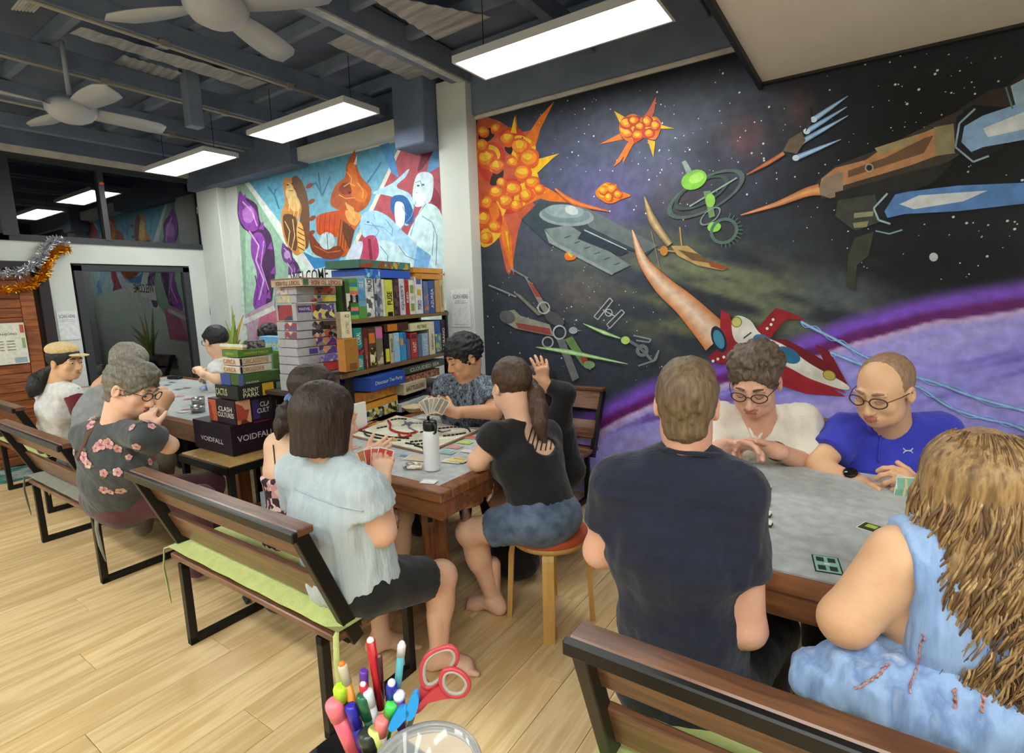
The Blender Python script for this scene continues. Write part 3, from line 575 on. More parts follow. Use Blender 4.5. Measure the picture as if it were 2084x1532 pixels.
for pts in ([(1630, 654), (1660, 670), (1700, 690), (1740, 714), (1780, 734), (1830, 758), (1900, 776), (1980, 806), (2090, 836)], [(1690, 716), (1720, 728), (1840, 776), (1880, 792), (1930, 826), (2000, 850), (2050, 860), (2090, 876)]):
    P.beam(pts, [3, 3, 2.5, 3, 3, 4], (190, 220, 250), (90, 140, 220), 6)
    q = cr(pts, 5, False); P.line([(p[0], p[1] + 7 * math.sin(i * .9)) for i, p in enumerate(q)], 1.8, (150, 196, 244))
P.done('lightning_bolt')

# ---- adventure mural on the wall left of the pillar
am = thing('adventure_mural', 'colourful painted mural of a sailing ship and figures left of the pillar', 'mural', (-4.6, 3.598, 0))
P = Paint(3.5985, am); P.k = 1
P.poly([(482, 378), (892, 268), (916, 670), (495, 690)], (214, 232, 222)).poly([(482, 378), (500, 372), (620, 560), (560, 660), (500, 660)], (150, 186, 164)).poly([(500, 440), (545, 480), (560, 600), (500, 640)], (176, 214, 190)).done('green_panel')
P.poly([(498, 366), (826, 284), (764, 420), (700, 545), (640, 548), (560, 452)], (96, 168, 200), cols=[(92, 160, 196), (92, 150, 184), (110, 186, 214), (150, 208, 226), (176, 220, 232), (120, 190, 214)])
P.line([(498, 366), (640, 552), (702, 546)], 9, (222, 224, 220)).line([(826, 282), (700, 548)], 11, (224, 220, 206))
P.poly([(616, 512), (640, 524), (668, 526), (700, 512), (686, 536), (640, 548)], (62, 136, 196)).line([(620, 510), (636, 520), (660, 524), (690, 520), (704, 512)], 2.5, (190, 226, 240))
for q in ([(546, 380), (560, 400), (568, 425)], [(558, 396), (562, 384)], [(642, 370), (656, 398), (672, 360)], [(648, 352), (654, 396)], [(628, 378), (644, 372)], [(742, 380), (770, 340), (776, 330)]): P.line(q, 3, (66, 122, 170))
P.done('blue_sky_panel')
P.sm([(576, 372), (582, 362), (596, 364), (600, 380), (610, 400), (618, 430), (606, 450), (616, 500), (604, 520), (580, 490), (572, 440), (580, 410)], (206, 140, 70)).sm([(584, 374), (596, 380), (612, 420), (598, 430), (586, 410)], (234, 190, 120)).sm([(594, 364), (604, 358), (616, 372), (626, 400), (630, 440), (628, 500), (616, 500), (610, 450), (614, 420), (600, 390)], (118, 78, 50)).sm([(576, 440), (600, 440), (606, 470), (602, 510), (584, 490)], (104, 72, 52)).sm([(606, 452), (616, 460), (622, 500), (612, 516), (604, 480)], (236, 184, 104))
for k in range(5): P.line([(606, 462 + k * 10), (620, 470 + k * 10)], 2, (120, 70, 40))
for q in ([(584, 400), (590, 412), (588, 430)], [(592, 396), (600, 416), (598, 440)], [(600, 400), (608, 420), (606, 444)], [(580, 450), (590, 470), (586, 500)], [(596, 446), (600, 480), (594, 508)]): P.line(q, 1.6, (244, 206, 140))
for q in ((586, 376), (596, 374)): P.ell(q, 2.4, 1.6, 0, (70, 44, 30))
P.sm([(584, 384), (598, 384), (604, 400), (592, 410), (582, 398)], (240, 200, 132)).line([(588, 388), (597, 388)], 1.5, (120, 60, 40))
for q in ((630, 378), (634, 410), (636, 444), (634, 474)): P.ell(q, 8, 4.5, -35, (150, 74, 50))
P.done('bearded_figure')
P.sm([(722, 306), (724, 330), (736, 360), (756, 386), (748, 418), (724, 434), (706, 432), (676, 420), (674, 400), (684, 376), (702, 360), (706, 334)], (186, 88, 38)).sm([(708, 336), (722, 334), (730, 370), (748, 392), (740, 412), (716, 400), (712, 370)], (216, 116, 48)).sm([(696, 374), (710, 372), (716, 392), (702, 396), (690, 388)], (146, 62, 30)).poly([(720, 334), (728, 312), (726, 336)], (230, 224, 214))
P.sm([(648, 438), (690, 428), (704, 430), (690, 470), (686, 482), (650, 478), (644, 460)], (210, 84, 34)).sm([(698, 430), (736, 440), (722, 470), (708, 516), (690, 520), (686, 490)], (196, 96, 44)).sm([(630, 470), (648, 494), (668, 504), (690, 500), (700, 516), (672, 528), (636, 512)], (136, 66, 38)).ell((666, 490), 16, 18, 0, (192, 214, 224)).sm([(704, 428), (734, 436), (726, 458), (710, 452)], (228, 160, 84)).poly([(700, 450), (722, 468), (712, 510), (696, 470)], (104, 62, 44))
for k in range(4): P.line([(652 + k * 10, 436), (650 + k * 10, 476)], 1.6, (170, 60, 26))
for q in ([(700, 380), (712, 372), (724, 380)], [(690, 396), (704, 404), (724, 402)], [(728, 372), (740, 388), (738, 404)], [(706, 350), (716, 362), (714, 376)]): P.line(q, 2, (238, 168, 84))
for k in range(6): P.line([(704 + k * 3, 412 + k * 2), (708 + k * 3, 426 + k * 4)], 1.8, (242, 190, 110))
for k in range(5): P.line([(694 + k * 5, 446 + k * 3), (688 + k * 6, 506)], 1.4, (110, 58, 32))
P.ell((712, 392), 3, 2, 0, (60, 30, 20)).line([(666, 476), (668, 508)], 1.4, (90, 110, 120)).line([(640, 500), (668, 514), (694, 510)], 2, (200, 116, 66))
P.done('orange_sailing_ship')
P.poly([(826, 284), (892, 267), (905, 560), (702, 548), (764, 420)], (176, 84, 96)).sm([(842, 284), (870, 276), (884, 300), (870, 330), (850, 350), (858, 310)], (120, 44, 60)).sm([(880, 380), (896, 400), (894, 430), (878, 410)], (140, 50, 66))
P.poly([(772, 296), (792, 290), (806, 330), (812, 362), (798, 352)], (84, 148, 206)).poly([(892, 290), (876, 320), (868, 354), (894, 340)], (96, 156, 210)).sm([(760, 392), (800, 372), (832, 344), (826, 360), (808, 380), (836, 396), (842, 430), (828, 460), (808, 430), (804, 404), (780, 396)], (176, 214, 240)).sm([(800, 400), (826, 400), (842, 432), (836, 456), (814, 448), (796, 426)], (50, 100, 160)).sm([(806, 412), (822, 416), (824, 450), (812, 470), (804, 440)], (226, 238, 244))
P.sm([(848, 358), (866, 350), (882, 360), (880, 400), (868, 416), (846, 420), (840, 396)], (210, 230, 240)).sm([(868, 414), (900, 440), (904, 556), (846, 556), (820, 530), (830, 480), (846, 446)], (204, 232, 238)).sm([(736, 440), (760, 428), (790, 440), (820, 470), (850, 500), (880, 556), (790, 552), (770, 500), (738, 478)], (164, 206, 236)).sm([(706, 520), (720, 496), (738, 492), (736, 516), (722, 552), (702, 550)], (206, 220, 240)).sm([(760, 500), (790, 490), (830, 516), (850, 552), (780, 552)], (196, 224, 236)).poly([(850, 500), (878, 520), (870, 552), (840, 552)], (120, 172, 222))
P.sm([(742, 486), (764, 480), (772, 510), (764, 530), (742, 524)], (186, 70, 104)).line([(752, 486), (756, 528)], 6, (130, 46, 70))
for q in ([(850, 400), (838, 440), (812, 470)], [(868, 414), (846, 444), (836, 480)], [(884, 470), (880, 520)], [(742, 456), (780, 462), (800, 480)], [(760, 436), (764, 446)]): P.line(q, 1.4, (120, 160, 200))
for q in ([(846, 372), (856, 368), (860, 380)], [(848, 392), (860, 400), (866, 412)], [(786, 446), (800, 466), (798, 480)], [(756, 452), (772, 470), (762, 486)], [(820, 420), (828, 438)], [(860, 440), (880, 452), (890, 480), (888, 540)], [(812, 500), (826, 520), (850, 530)], [(774, 500), (790, 520), (788, 548)]): P.line(q, 1.5, (110, 146, 186))
for q in ((852, 378), (862, 376), (750, 452)): P.ell(q, 3, 2, 0, (84, 110, 140))
P.sm([(846, 396), (862, 392), (868, 404), (858, 418), (848, 412)], (236, 244, 246))
P.done('pale_blue_figures')
for base, sc_, cA, cB in (((508, 440), 1.0, (150, 80, 176), (196, 128, 212)), ((586, 520), .5, (120, 76, 140), (190, 150, 210))):
    f = lambda pts: [(base[0] + x * sc_, base[1] + y * sc_) for x, y in pts]
    P.sm(f([(-20, -50), (-10, -40), (14, -24), (22, 10), (44, 40), (52, 110), (40, 190), (14, 170), (20, 90), (4, 40), (-16, 20), (-24, -10)]), (84, 56, 96)).sm(f([(-20, -50), (-4, -30), (14, -10), (18, 24), (0, 30), (-18, 10), (-22, -20)]), cA).sm(f([(6, 40), (24, 34), (34, 60), (26, 100), (36, 150), (28, 196), (8, 180), (16, 120), (4, 76)]), cA).sm(f([(-12, -14), (4, -20), (12, 0), (0, 14), (-12, 6)]), cB)
    for q in ([(-8, -44), (-16, -30), (-10, -14)], [(14, 44), (22, 60), (14, 80), (24, 96)], [(26, 100), (20, 130), (30, 160)], [(12, 120), (18, 150), (12, 180)]): P.line(f(q), 2 * sc_, (112, 56, 136))
    for q in ((-12, -36), (-20, -10), (24, 20), (42, 60), (48, 110), (38, 160)): P.poly(f([(q[0] - 5, q[1] + 6), (q[0] + 4, q[1] - 10), (q[0] + 6, q[1] + 8)]), cA)
    P.line(f([(0, 30), (20, 60), (14, 90), (30, 130), (20, 170)]), 3 * sc_, (226, 180, 236)).line(f([(-14, -30), (6, -10), (16, 20)]), 2.5 * sc_, (226, 180, 236)).line(f([(30, 50), (24, 100), (40, 150)]), 2 * sc_, (214, 160, 226))
P.poly([(500, 640), (560, 610), (560, 700), (506, 700)], (196, 168, 190)).poly([(530, 640), (572, 622), (572, 700), (520, 700)], (206, 120, 146)).line([(496, 656), (560, 626)], 10, (222, 226, 220)).done('purple_figures')
P.poly([(588, 560), (702, 536), (700, 580), (590, 600)], (228, 230, 228)).done('white_banner')
t_ = MB(); rdir = Y(700, 548, 3.59) - Y(640, 560, 3.59)
text_mb(t_, 'WELCOME', Y(628, 562, 3.590), (1, 0, .04), (0, 0, 1), .13, w=.66); part('banner_lettering', t_, mat('black_paint_lettering', (30, 30, 34), .6), am)
# ------------------------------------------------------------------ furniture
M_wood = mat('stained_bench_wood', (98, 62, 42), .38, c2=[(118, 78, 52), (84, 52, 36), (108, 70, 46)], scale=2.4, stretch=(1.2, 10, 14), rnd=.08, lo=.3, hi=.7, coat=.25, detail=6)
M_woodY = mat('stained_table_wood', (122, 74, 46), .34, c2=[(144, 92, 58), (104, 62, 38), (132, 82, 50)], scale=2.2, stretch=(9, 9, 1.2), lo=.3, hi=.7, coat=.25, detail=6)
M_woodX = mat('stained_table_wood_x', (122, 74, 46), .34, c2=[(144, 92, 58), (104, 62, 38), (132, 82, 50)], scale=2.2, stretch=(1.2, 9, 9), lo=.3, hi=.7, coat=.25, detail=6)
M_steel = mat('black_bench_steel', (26, 24, 23), .38, metal=.3)
M_green = mat('lime_cushion_cloth', (188, 196, 120), .9, c2=(176, 184, 108), scale=30, bump=.25, bscale=220, sheen=.2)
M_greyc = mat('grey_cushion_cloth', (128, 126, 112), .9, c2=(116, 115, 102), scale=30, bump=.25, bscale=220, sheen=.2)
M_felt = mat('grey_table_felt', (176, 180, 180), .95, c2=(152, 156, 157), scale=26, bump=.3, bscale=300, sheen=.3, detail=8)
def cushion(mb, c, sx, sy, h, sag=.0, seed=0):
    nx_, ny_ = 18, 10; rr = random.Random(seed); P = []; F = []
    for top in (1, -1):
        for j in range(ny_ + 1):
            for i in range(nx_ + 1):
                u, v = i / nx_ * 2 - 1, j / ny_ * 2 - 1; e = (1 - abs(u) ** 5) * (1 - abs(v) ** 4); z = h / 2 * (e ** .35 if e > 0 else 0)
                P.append((c[0] + u * sx / 2, c[1] + v * sy / 2, c[2] + h / 2 + top * z + sag * math.sin(u * 3) * .5 + .002 * math.sin(u * 17 + v * 9)))
    n = (nx_ + 1) * (ny_ + 1)
    for j in range(ny_):
        for i in range(nx_):
            a = j * (nx_ + 1) + i; F.append((a, a + 1, a + nx_ + 2, a + nx_ + 1)); F.append((n + a, n + a + nx_ + 1, n + a + nx_ + 2, n + a + 1))
    return mb.add(P, F)
def bench(label, loc, rotz=0, cush=M_green, cl=None, ties=True):   # origin: rear feet line, sitter faces +y
    t = thing('bench', label, 'bench', (0, 0, 0), 'wooden benches on black steel frames'); L = 1.2
    for s_ in (-1, 1):
        x = s_ * .50; mb = MB(); mb.box((x, .02, .20), (.034, .034, .40), ch=.002); mb.box((x, .42, .20), (.034, .034, .40), ch=.002); mb.box((x, .22, .017), (.034, .434, .034), ch=.002); mb.box((x, .22, .385), (.034, .434, .03), ch=.002)
        part('leg_frame', mb, M_steel, t)
        x = s_ * (L / 2 - .02); part('back_post', MB().bar((x, .10, .37), (x, -.085, .835), .034, .05, up=(0, 1, 0), ch=.003).bar((x, .08, .385), (s_ * .50, .08, .385), .03, .03), M_steel, t)
    for k, y in enumerate((.06, .175, .29, .405)):
        part('seat_slat', MB().box((0, y, .415), (L - .02, .105, .026), ch=.004), M_wood, t)
    d = nrm((0, -.185, .465)); n = V(0, d[2], -d[1]); R = np.array([(1, 0, 0), n, d]).T
    for f_ in (.40, .83):
        c = V(0, .10, .37) + V(0, -.185, .465) * f_ + n * .018; part('back_board', MB().box(c, (L - .05, .022, .135), R=R, ch=.004), M_wood, t)
    part('top_rail', MB().box((0, -.072, .842), (L, .062, .026), ch=.004), M_wood, t)
    part('rail_edging', MB().box((0, -.112, .836), (L + .01, .022, .034), ch=.004), M_steel, t)
    if cush:
        c = part('cushion', cushion(MB(), (0, .235, .43), L + .02, .46, .05), cush, t, True, label=cl)
        if ties:
            for s_ in (-1, 1):
                x = s_ * (L / 2 + .012); part('cushion_tie', MB().tube([(x - s_ * .02, .02, .455), (x, -.005, .45), (x + s_ * .006, -.015, .36), (x + s_ * .004, -.01, .27), (x + s_ * .016, .0, .17)], [.006, .011, .012, .012, .003], 6, flat=.25), cush, c, True)
    t.location = loc; t.rotation_euler = (0, 0, rotz); return t
b1 = bench('dark wooden bench with lime cushion on which the woman in pale blouse sits', (-2.03, 1.0, 0))
b2 = dup(b1, (-4.05, 1.0, 0), label='dark bench with grey cushion under the man in floral shirt')
for ch in b2.children:
    if ch.name.startswith('cushion'):
        ch.data = ch.data.copy(); ch.data.materials[0] = M_greyc
        for g in ch.children: g.data = g.data.copy(); g.data.materials[0] = M_greyc
b3 = dup(b1, (-5.68, 1.20, 0), label='farthest left bench with lime cushion, nearest the timber door')
b4 = dup(b1, (.115, .99, 0), label='closest bench at the bottom right, behind the man in navy shirt')
b5 = dup(b1, (-2.22, 3.50, 0), math.pi, label='bench against the space mural beside the person in black')
for ch in list(b5.children):
    if ch.name.startswith('cushion'):
        for g in list(ch.children): bpy.data.objects.remove(g)
        bpy.data.objects.remove(ch)
b6 = dup(b1, (.32, 3.1, 0), math.pi, label='bench behind the man in white shirt and the man in blue polo')
b7 = dup(b1, (-5.2, 3.46, 0), math.pi, label='bench against the adventure mural behind the far table')
# ---- tables
def table(label, x0, x1, y0, y1, z, oct_=0.0, leg_in=.2):
    t = thing('gaming_table', label, 'table', ((x0 + x1) / 2, (y0 + y1) / 2, 0), 'wooden gaming tables with grey felt tops'); fr = .075; h = .045
    if oct_:
        q = oct_; poly = [(x0 + q, y0), (x1 - q, y0), (x1, y0 + q), (x1, y1 - q), (x1 - q, y1), (x0 + q, y1), (x0, y1 - q), (x0, y0 + q)]
        c = V((x0 + x1) / 2, (y0 + y1) / 2); part('table_top', MB().prism([(a, b, z - .05) for a, b in poly], (0, 0, .045)), M_woodX, t)
        inn = [(c[0] + (a - c[0]) * .975, c[1] + (b - c[1]) * .968) for a, b in poly]; part('felt_inlay', MB().prism([(a, b, z - .006) for a, b in inn], (0, 0, .006)), M_felt, t)
    else:
        part('frame_board', MB().box(((x0 + x1) / 2, y0 + fr / 2, z - h / 2), (x1 - x0, fr, h), ch=.004), M_woodX, t); part('frame_board', MB().box(((x0 + x1) / 2, y1 - fr / 2, z - h / 2), (x1 - x0, fr, h), ch=.004), M_woodX, t)
        part('frame_board', MB().box((x0 + fr / 2, (y0 + y1) / 2, z - h / 2), (fr, y1 - y0 - 2 * fr, h), ch=.004), M_woodY, t); part('frame_board', MB().box((x1 - fr / 2, (y0 + y1) / 2, z - h / 2), (fr, y1 - y0 - 2 * fr, h), ch=.004), M_woodY, t)
        part('felt_inlay', MB().box(((x0 + x1) / 2, (y0 + y1) / 2, z - .01), (x1 - x0 - 2 * fr, y1 - y0 - 2 * fr, .012)), M_felt, t)
    part('apron', MB().box(((x0 + x1) / 2, y0 + .03, z - h - .04), (x1 - x0 - .02 - oct_ * 2, .024, .085)).box(((x0 + x1) / 2, y1 - .03, z - h - .04), (x1 - x0 - .02 - oct_ * 2, .024, .085)).box((x0 + .03, (y0 + y1) / 2, z - h - .04), (.024, y1 - y0 - .08 - oct_ * 2, .085)).box((x1 - .03, (y0 + y1) / 2, z - h - .04), (.024, y1 - y0 - .08 - oct_ * 2, .085)), M_woodX, t)
    for a in (x0 + leg_in, x1 - leg_in):
        for b in (y0 + leg_in * .9, y1 - leg_in * .9): part('leg', MB().box((a, b, (z - h) / 2), (.095, .095, z - h), ch=.005), M_woodY, t)
        part('cross_rail', MB().box((a, (y0 + y1) / 2, z - h - .10), (.06, y1 - y0 - leg_in * 2, .07), ch=.004), M_woodY, t)
    return t
tA = table('central wooden table with train board game and white flask', -2.66, -1.44, 1.56, 2.74, .75, leg_in=.27)
tB = table('far left table with grey felt, scattered red and blue cards', -6.75, -3.50, 1.68, 2.86, .75, leg_in=.4)
ZT = .84
tC = table('right table covered in grey felt between the four players', -.66, 1.30, 1.40, 2.37, ZT, oct_=.24, leg_in=.36)
# ---- little side tray tables and shelves
def tray(label, x0, x1, y0, y1, z):
    t = thing('side_table', label, 'table', ((x0 + x1) / 2, (y0 + y1) / 2, 0)); n = 4; w = (x1 - x0) / n; My = mat('blond_pine_slats', (196, 158, 100), .5, c2=(180, 142, 84), scale=4, stretch=(3, 14, 3), rnd=.1)
    for i in range(n): part('top_slat', MB().box((x0 + w * (i + .5), (y0 + y1) / 2, z - .01), (w - .006, y1 - y0 - .02, .02), ch=.002), My, t)
    part('steel_rim', MB().box(((x0 + x1) / 2, y0, z - .03), (x1 - x0, .02, .045)).box(((x0 + x1) / 2, y1, z - .03), (x1 - x0, .02, .045)).box((x0, (y0 + y1) / 2, z - .03), (.02, y1 - y0, .045)).box((x1, (y0 + y1) / 2, z - .03), (.02, y1 - y0, .045)), M_steel, t)
    for a in (x0 + .02, x1 - .02):
        for b in (y0 + .02, y1 - .02): part('leg', MB().box((a, b, (z - .05) / 2), (.035, .035, z - .05)), M_steel, t)
    return t
tray('small black framed side table with blond slats under the game box stack', -3.62, -3.04, 1.52, 2.02, .62)
# grooved shelf with storage tubs behind the bench
tr2 = thing('low_shelf', 'low wooden shelf holding storage tubs behind the first bench', 'shelf', (-2.9, 1.7, 0))
part('shelf_board', MB().box((-2.86, 1.78, .30), (.56, .50, .025), ch=.003), M_woodX, tr2)
for a in (-3.11, -2.61):
    for b in (1.56, 2.0): part('leg', MB().box((a, b, .144), (.05, .05, .288)), M_woodY, tr2)
# cup-holder arm at the central table corner
ch_ = thing('cup_holder_shelf', 'rounded wooden cup shelf swung out from the central table corner', 'shelf', (-1.47, 1.76, .60))
c0 = Z(946, 1012, .63); c0[2] = .61
pts = [c0 + V(.085 * math.cos(a), .085 * math.sin(a), 0) for a in np.linspace(-2.0, 2.3, 14)] + [V(-1.62, 1.86, .61), V(-1.68, 1.64, .61)]
part('plate', MB().prism(pts, (0, 0, .018)), M_woodX, ch_); part('pivot_post', MB().tube([(-1.66, 1.72, .52), (-1.66, 1.72, .66)], .012, 8), M_steel, ch_)
c1 = Z(800, 1010, .60)
ph_ = thing('phone_shelf', 'small wooden drop shelf under the table edge holding a black phone', 'shelf', (c1[0], c1[1] + .12, .58)); part('plate', MB().box((c1[0], c1[1] + .12, .585), (.26, .34, .018), ch=.004), M_woodX, ph_)
part('bracket', MB().box((c1[0], c1[1] + .27, .63), (.03, .02, .09)), M_steel, ph_)
single('phone', MB().box((c1[0] + .02, c1[1] + .08, .600), (.075, .15, .010), ch=.003), mat('phone_glass', (14, 14, 16), .1), 'black phone lying on the drop shelf by the woman in pale blouse', 'phone')
# ---- stool
st = thing('stool', 'round stool with orange red seat and bent birch legs', 'stool', (-1.22, 2.06, 0))
M_birch = mat('birch_ply', (200, 156, 88), .45, c2=(186, 140, 76), scale=4, stretch=(12, 12, 1.5))
part('seat', MB().lathe((-1.22, 2.06, 0), [(.001, .425), (.175, .425), (.18, .432), (.18, .452), (.172, .46), (.001, .462)], 40), mat('orange_red_seat', (186, 84, 50), .45), st, True)
part('seat_rim', MB().lathe((-1.22, 2.06, 0), [(.15, .405), (.178, .405), (.178, .426), (.15, .426)], 40), M_birch, st, True)
for k in range(4):
    a = math.radians(-62 + 90 * k); d = V(math.cos(a), math.sin(a), 0); sd = V(-d[1], d[0], 0); mb = MB(); prof = [(.075, .404), (.135, .404), (.160, .396), (.174, .375), (.182, .34), (.200, .0)]; q = []
    for r, z in prof: q.append(V(-1.22, 2.06, z) + d * r)
    vs = []
    for i, pnt in enumerate(q):
        tn = nrm(q[min(i + 1, 5)] - q[max(i - 1, 0)]); nn_ = nrm(np.cross(tn, sd)) if 1 else 0
        for su in (-1, 1):
            for sn in (-1, 1): vs.append(pnt + sd * su * .026 + nn_ * sn * .012)
    F_ = []
    for i in range(5): o = 4 * i; F_ += [(o, o + 1, o + 5, o + 4), (o + 1, o + 3, o + 7, o + 5), (o + 3, o + 2, o + 6, o + 7), (o + 2, o, o + 4, o + 6)]
    F_ += [(0, 2, 3, 1), (20, 21, 23, 22)]
    for v in vs: v[2] = max(v[2], 0.0)
    part('leg', mb.add(vs, F_), M_birch, st)
# ---- game shelf (faces the camera, stands at right angles to the wall)
SO = V(-2.965, 3.42, 0); SD = nrm((.276, -1.341, 0)); SN = nrm((1.341, .276, 0)); SL = 1.37      # origin at the pillar end, along, normal
bs = thing('bookshelf', 'dark bookshelf full of board games standing out from the pillar', 'bookshelf', SO + SD * SL / 2 - SN * .15)
RS3 = np.array([SD, SN, (0, 0, 1)]).T
def spt(a, b, z): return SO + SD * a + SN * b + V(0, 0, z)
M_shelf = mat('dark_shelf_board', (56, 42, 32), .5, c2=(72, 54, 38), scale=3, stretch=(4, 4, 4)); M_lip = mat('shelf_front_lip', (126, 100, 66), .5, c2=(108, 84, 54), scale=5)
for z in (1.43, 1.10, .66, .30, .06):
    part('shelf', MB().box(spt(SL / 2, -.15, z - .014), (SL, .30, .026), R=RS3), M_shelf, bs); part('shelf_lip', MB().box(spt(SL / 2, .004, z - .014), (SL, .008, .028), R=RS3), M_lip, bs)
for a in (.02, SL - .10):
    for b in (-.02, -.28): part('post', MB().box(spt(a, b, .72 if a < .1 else .60), (.035, .035, 1.44 if a < .1 else 1.08), R=RS3), M_black, bs)
part('back_panel', MB().box(spt(SL / 2, -.303, .76), (SL, .008, 1.4), R=RS3), mat('shelf_back_dark', (24, 24, 26), .8), bs)
# ------------------------------------------------------------------ implicit-surface modelling (smoothly blended bodies, clothes, hair)
def nrm(a): a = np.array(a, float); return a / (np.linalg.norm(a) + 1e-12)
class SDF:
    def __init__(s, lo, hi, vox):
        s.lo = np.array(lo, float); s.vox = vox; s.n = np.ceil((np.array(hi, float) - s.lo) / vox).astype(int) + 2
        s.D = np.full(s.n, .25, np.float32); s.M = np.zeros(s.n, np.uint8)
    def block(s, lo, hi):
        a = np.clip(np.floor((np.array(lo) - s.lo) / s.vox).astype(int), 0, s.n); b = np.clip(np.ceil((np.array(hi) - s.lo) / s.vox).astype(int) + 1, 0, s.n)
        if (b - a).min() < 2: return None
        ax = [(s.lo[i] + s.vox * np.arange(a[i], b[i])).astype(np.float32) for i in range(3)]
        return tuple(slice(a[i], b[i]) for i in range(3)), np.stack(np.meshgrid(*ax, indexing='ij'), -1)
    def put(s, sl, d, k, m, op):
        D = s.D[sl]
        if op == '+':
            if m is not None: s.M[sl] = np.where(d < D + .0, m, s.M[sl])
            if k > 0: h = np.maximum(k - np.abs(D - d), 0) / k; s.D[sl] = np.minimum(D, d) - h * h * k * .25
            else: s.D[sl] = np.minimum(D, d)
        elif op == '-':
            h = np.maximum(k - np.abs(D + d), 0) / max(k, 1e-6); s.D[sl] = np.maximum(D, -d) + h * h * k * .25
    def cap(s, a, b, ra, rb=None, k=.02, m=None, op='+', flat=False):
        rb = ra if rb is None else rb; a = np.array(a, float); b = np.array(b, float); mg = max(ra, rb) + k + 2 * s.vox
        q = s.block(np.minimum(a, b) - mg, np.maximum(a, b) + mg)
        if q is None: return s
        sl, P = q; ab = b - a; L2 = ab @ ab + 1e-12; t0 = (P - a.astype(np.float32)) @ (ab / L2).astype(np.float32); t = np.clip(t0, 0, 1)
        d = np.linalg.norm(P - (a + 0 * ab).astype(np.float32) - t[..., None] * ab.astype(np.float32), axis=-1) - (ra + (rb - ra) * t)
        if flat: L = math.sqrt(L2); d = np.maximum(d, (t0 - 1) * L); 
        s.put(sl, d, k, m, op); return s
    def chain(s, pts, rs, k=.02, m=None):
        for i in range(len(pts) - 1): s.cap(pts[i], pts[i + 1], rs[i], rs[i + 1], k, m)
        return s
    def ell(s, c, r, R=None, k=.02, m=None, op='+'):
        c = np.array(c, float); r = np.array(r, float); R = np.eye(3) if R is None else np.array(R, float); e = np.abs(R) @ r + k + 2 * s.vox
        q = s.block(c - e, c + e)
        if q is None: return s
        sl, P = q; L = ((P - c.astype(np.float32)) @ R.astype(np.float32)); k0 = np.linalg.norm(L / r.astype(np.float32), axis=-1); k1 = np.linalg.norm(L / (r ** 2).astype(np.float32), axis=-1)
        s.put(sl, k0 * (k0 - 1) / np.maximum(k1, 1e-4), k, m, op); return s
    def ecap(s, a, b, right, wa, wb, da, db, k=.04, m=None):   # elliptical tapered capsule
        a = np.array(a, float); b = np.array(b, float); ax = nrm(b - a); right = nrm(np.array(right) - ax * (np.array(right) @ ax)); fw = np.cross(right, ax); mg = max(wa, wb, da, db) + k + 2 * s.vox
        q = s.block(np.minimum(a, b) - mg, np.maximum(a, b) + mg)
        if q is None: return s
        sl, P = q; L = np.linalg.norm(b - a); Q = P - a.astype(np.float32); z = Q @ ax.astype(np.float32); t = np.clip(z / L, 0, 1); w = wa + (wb - wa) * t; d_ = da + (db - da) * t
        x = (Q @ right.astype(np.float32)); y = Q @ fw.astype(np.float32); zz = z - np.clip(z, 0, L); rz = np.minimum(w, d_)
        d = (np.sqrt((x / w) ** 2 + (y / d_) ** 2 + (zz / rz) ** 2) - 1) * rz
        s.put(sl, d, k, m, '+'); return s
    def cut(s, p, n):     # remove the half space p + n
        n = nrm(n); ax = [(s.lo[i] + s.vox * np.arange(s.n[i])).astype(np.float32) for i in range(3)]
        d = (ax[0] - p[0])[:, None, None] * n[0] + (ax[1] - p[1])[None, :, None] * n[1] + (ax[2] - p[2])[None, None, :] * n[2]
        s.D = np.maximum(s.D, d.astype(np.float32)); return s
    def mesh(s, smooth=1):
        D = s.D; S = D < 0; n = np.array(S.shape) - 1
        D[0] = D[-1] = .05; D[:, 0] = D[:, -1] = .05; D[:, :, 0] = D[:, :, -1] = .05; S = D < 0
        cs = [S[i:n[0] + i, j:n[1] + j, k:n[2] + k] for i in (0, 1) for j in (0, 1) for k in (0, 1)]
        c = sum(x.astype(np.uint8) for x in cs); act = (c > 0) & (c < 8); idx = np.argwhere(act)
        if not len(idx): return np.zeros((0, 3)), np.zeros((0, 4), int), np.zeros(0, int)
        acc = np.zeros((len(idx), 3)); cnt = np.zeros(len(idx)); offs = [(i, j, k) for i in (0, 1) for j in (0, 1) for k in (0, 1)]
        val = {o: D[idx[:, 0] + o[0], idx[:, 1] + o[1], idx[:, 2] + o[2]] for o in offs}
        for o in offs:
            for a in range(3):
                if o[a] == 0:
                    p = list(o); p[a] = 1; v0, v1 = val[o], val[tuple(p)]; mk = (v0 < 0) != (v1 < 0); t = np.where(mk, v0 / np.where(mk, v0 - v1, 1), 0)
                    q = np.tile(np.array(o, float), (len(idx), 1)); q[:, a] = t; acc += q * mk[:, None]; cnt += mk
        V_ = s.lo + (idx + acc / cnt[:, None]) * s.vox; ID = np.full(S.shape, -1, np.int64); ID[tuple(idx.T)] = np.arange(len(idx)); F = []
        for a in range(3):
            b, c_ = (a + 1) % 3, (a + 2) % 3; lo = [slice(0, -1) if i == a else slice(1, None) for i in range(3)]; hi = [slice(1, None)] * 3
            e = S[tuple(lo)] != S[tuple(hi)]; w = np.argwhere(e); 
            if not len(w): continue
            g = w.copy(); g[:, b] += 1; g[:, c_] += 1; ins = S[tuple(g.T)]
            def cid(db, dc): h = g.copy(); h[:, b] -= db; h[:, c_] -= dc; return ID[tuple(h.T)]
            q = np.stack([cid(1, 1), cid(0, 1), cid(0, 0), cid(1, 0)], -1); q = np.where(ins[:, None], q, q[:, ::-1]); F.append(q[(q >= 0).all(1)])
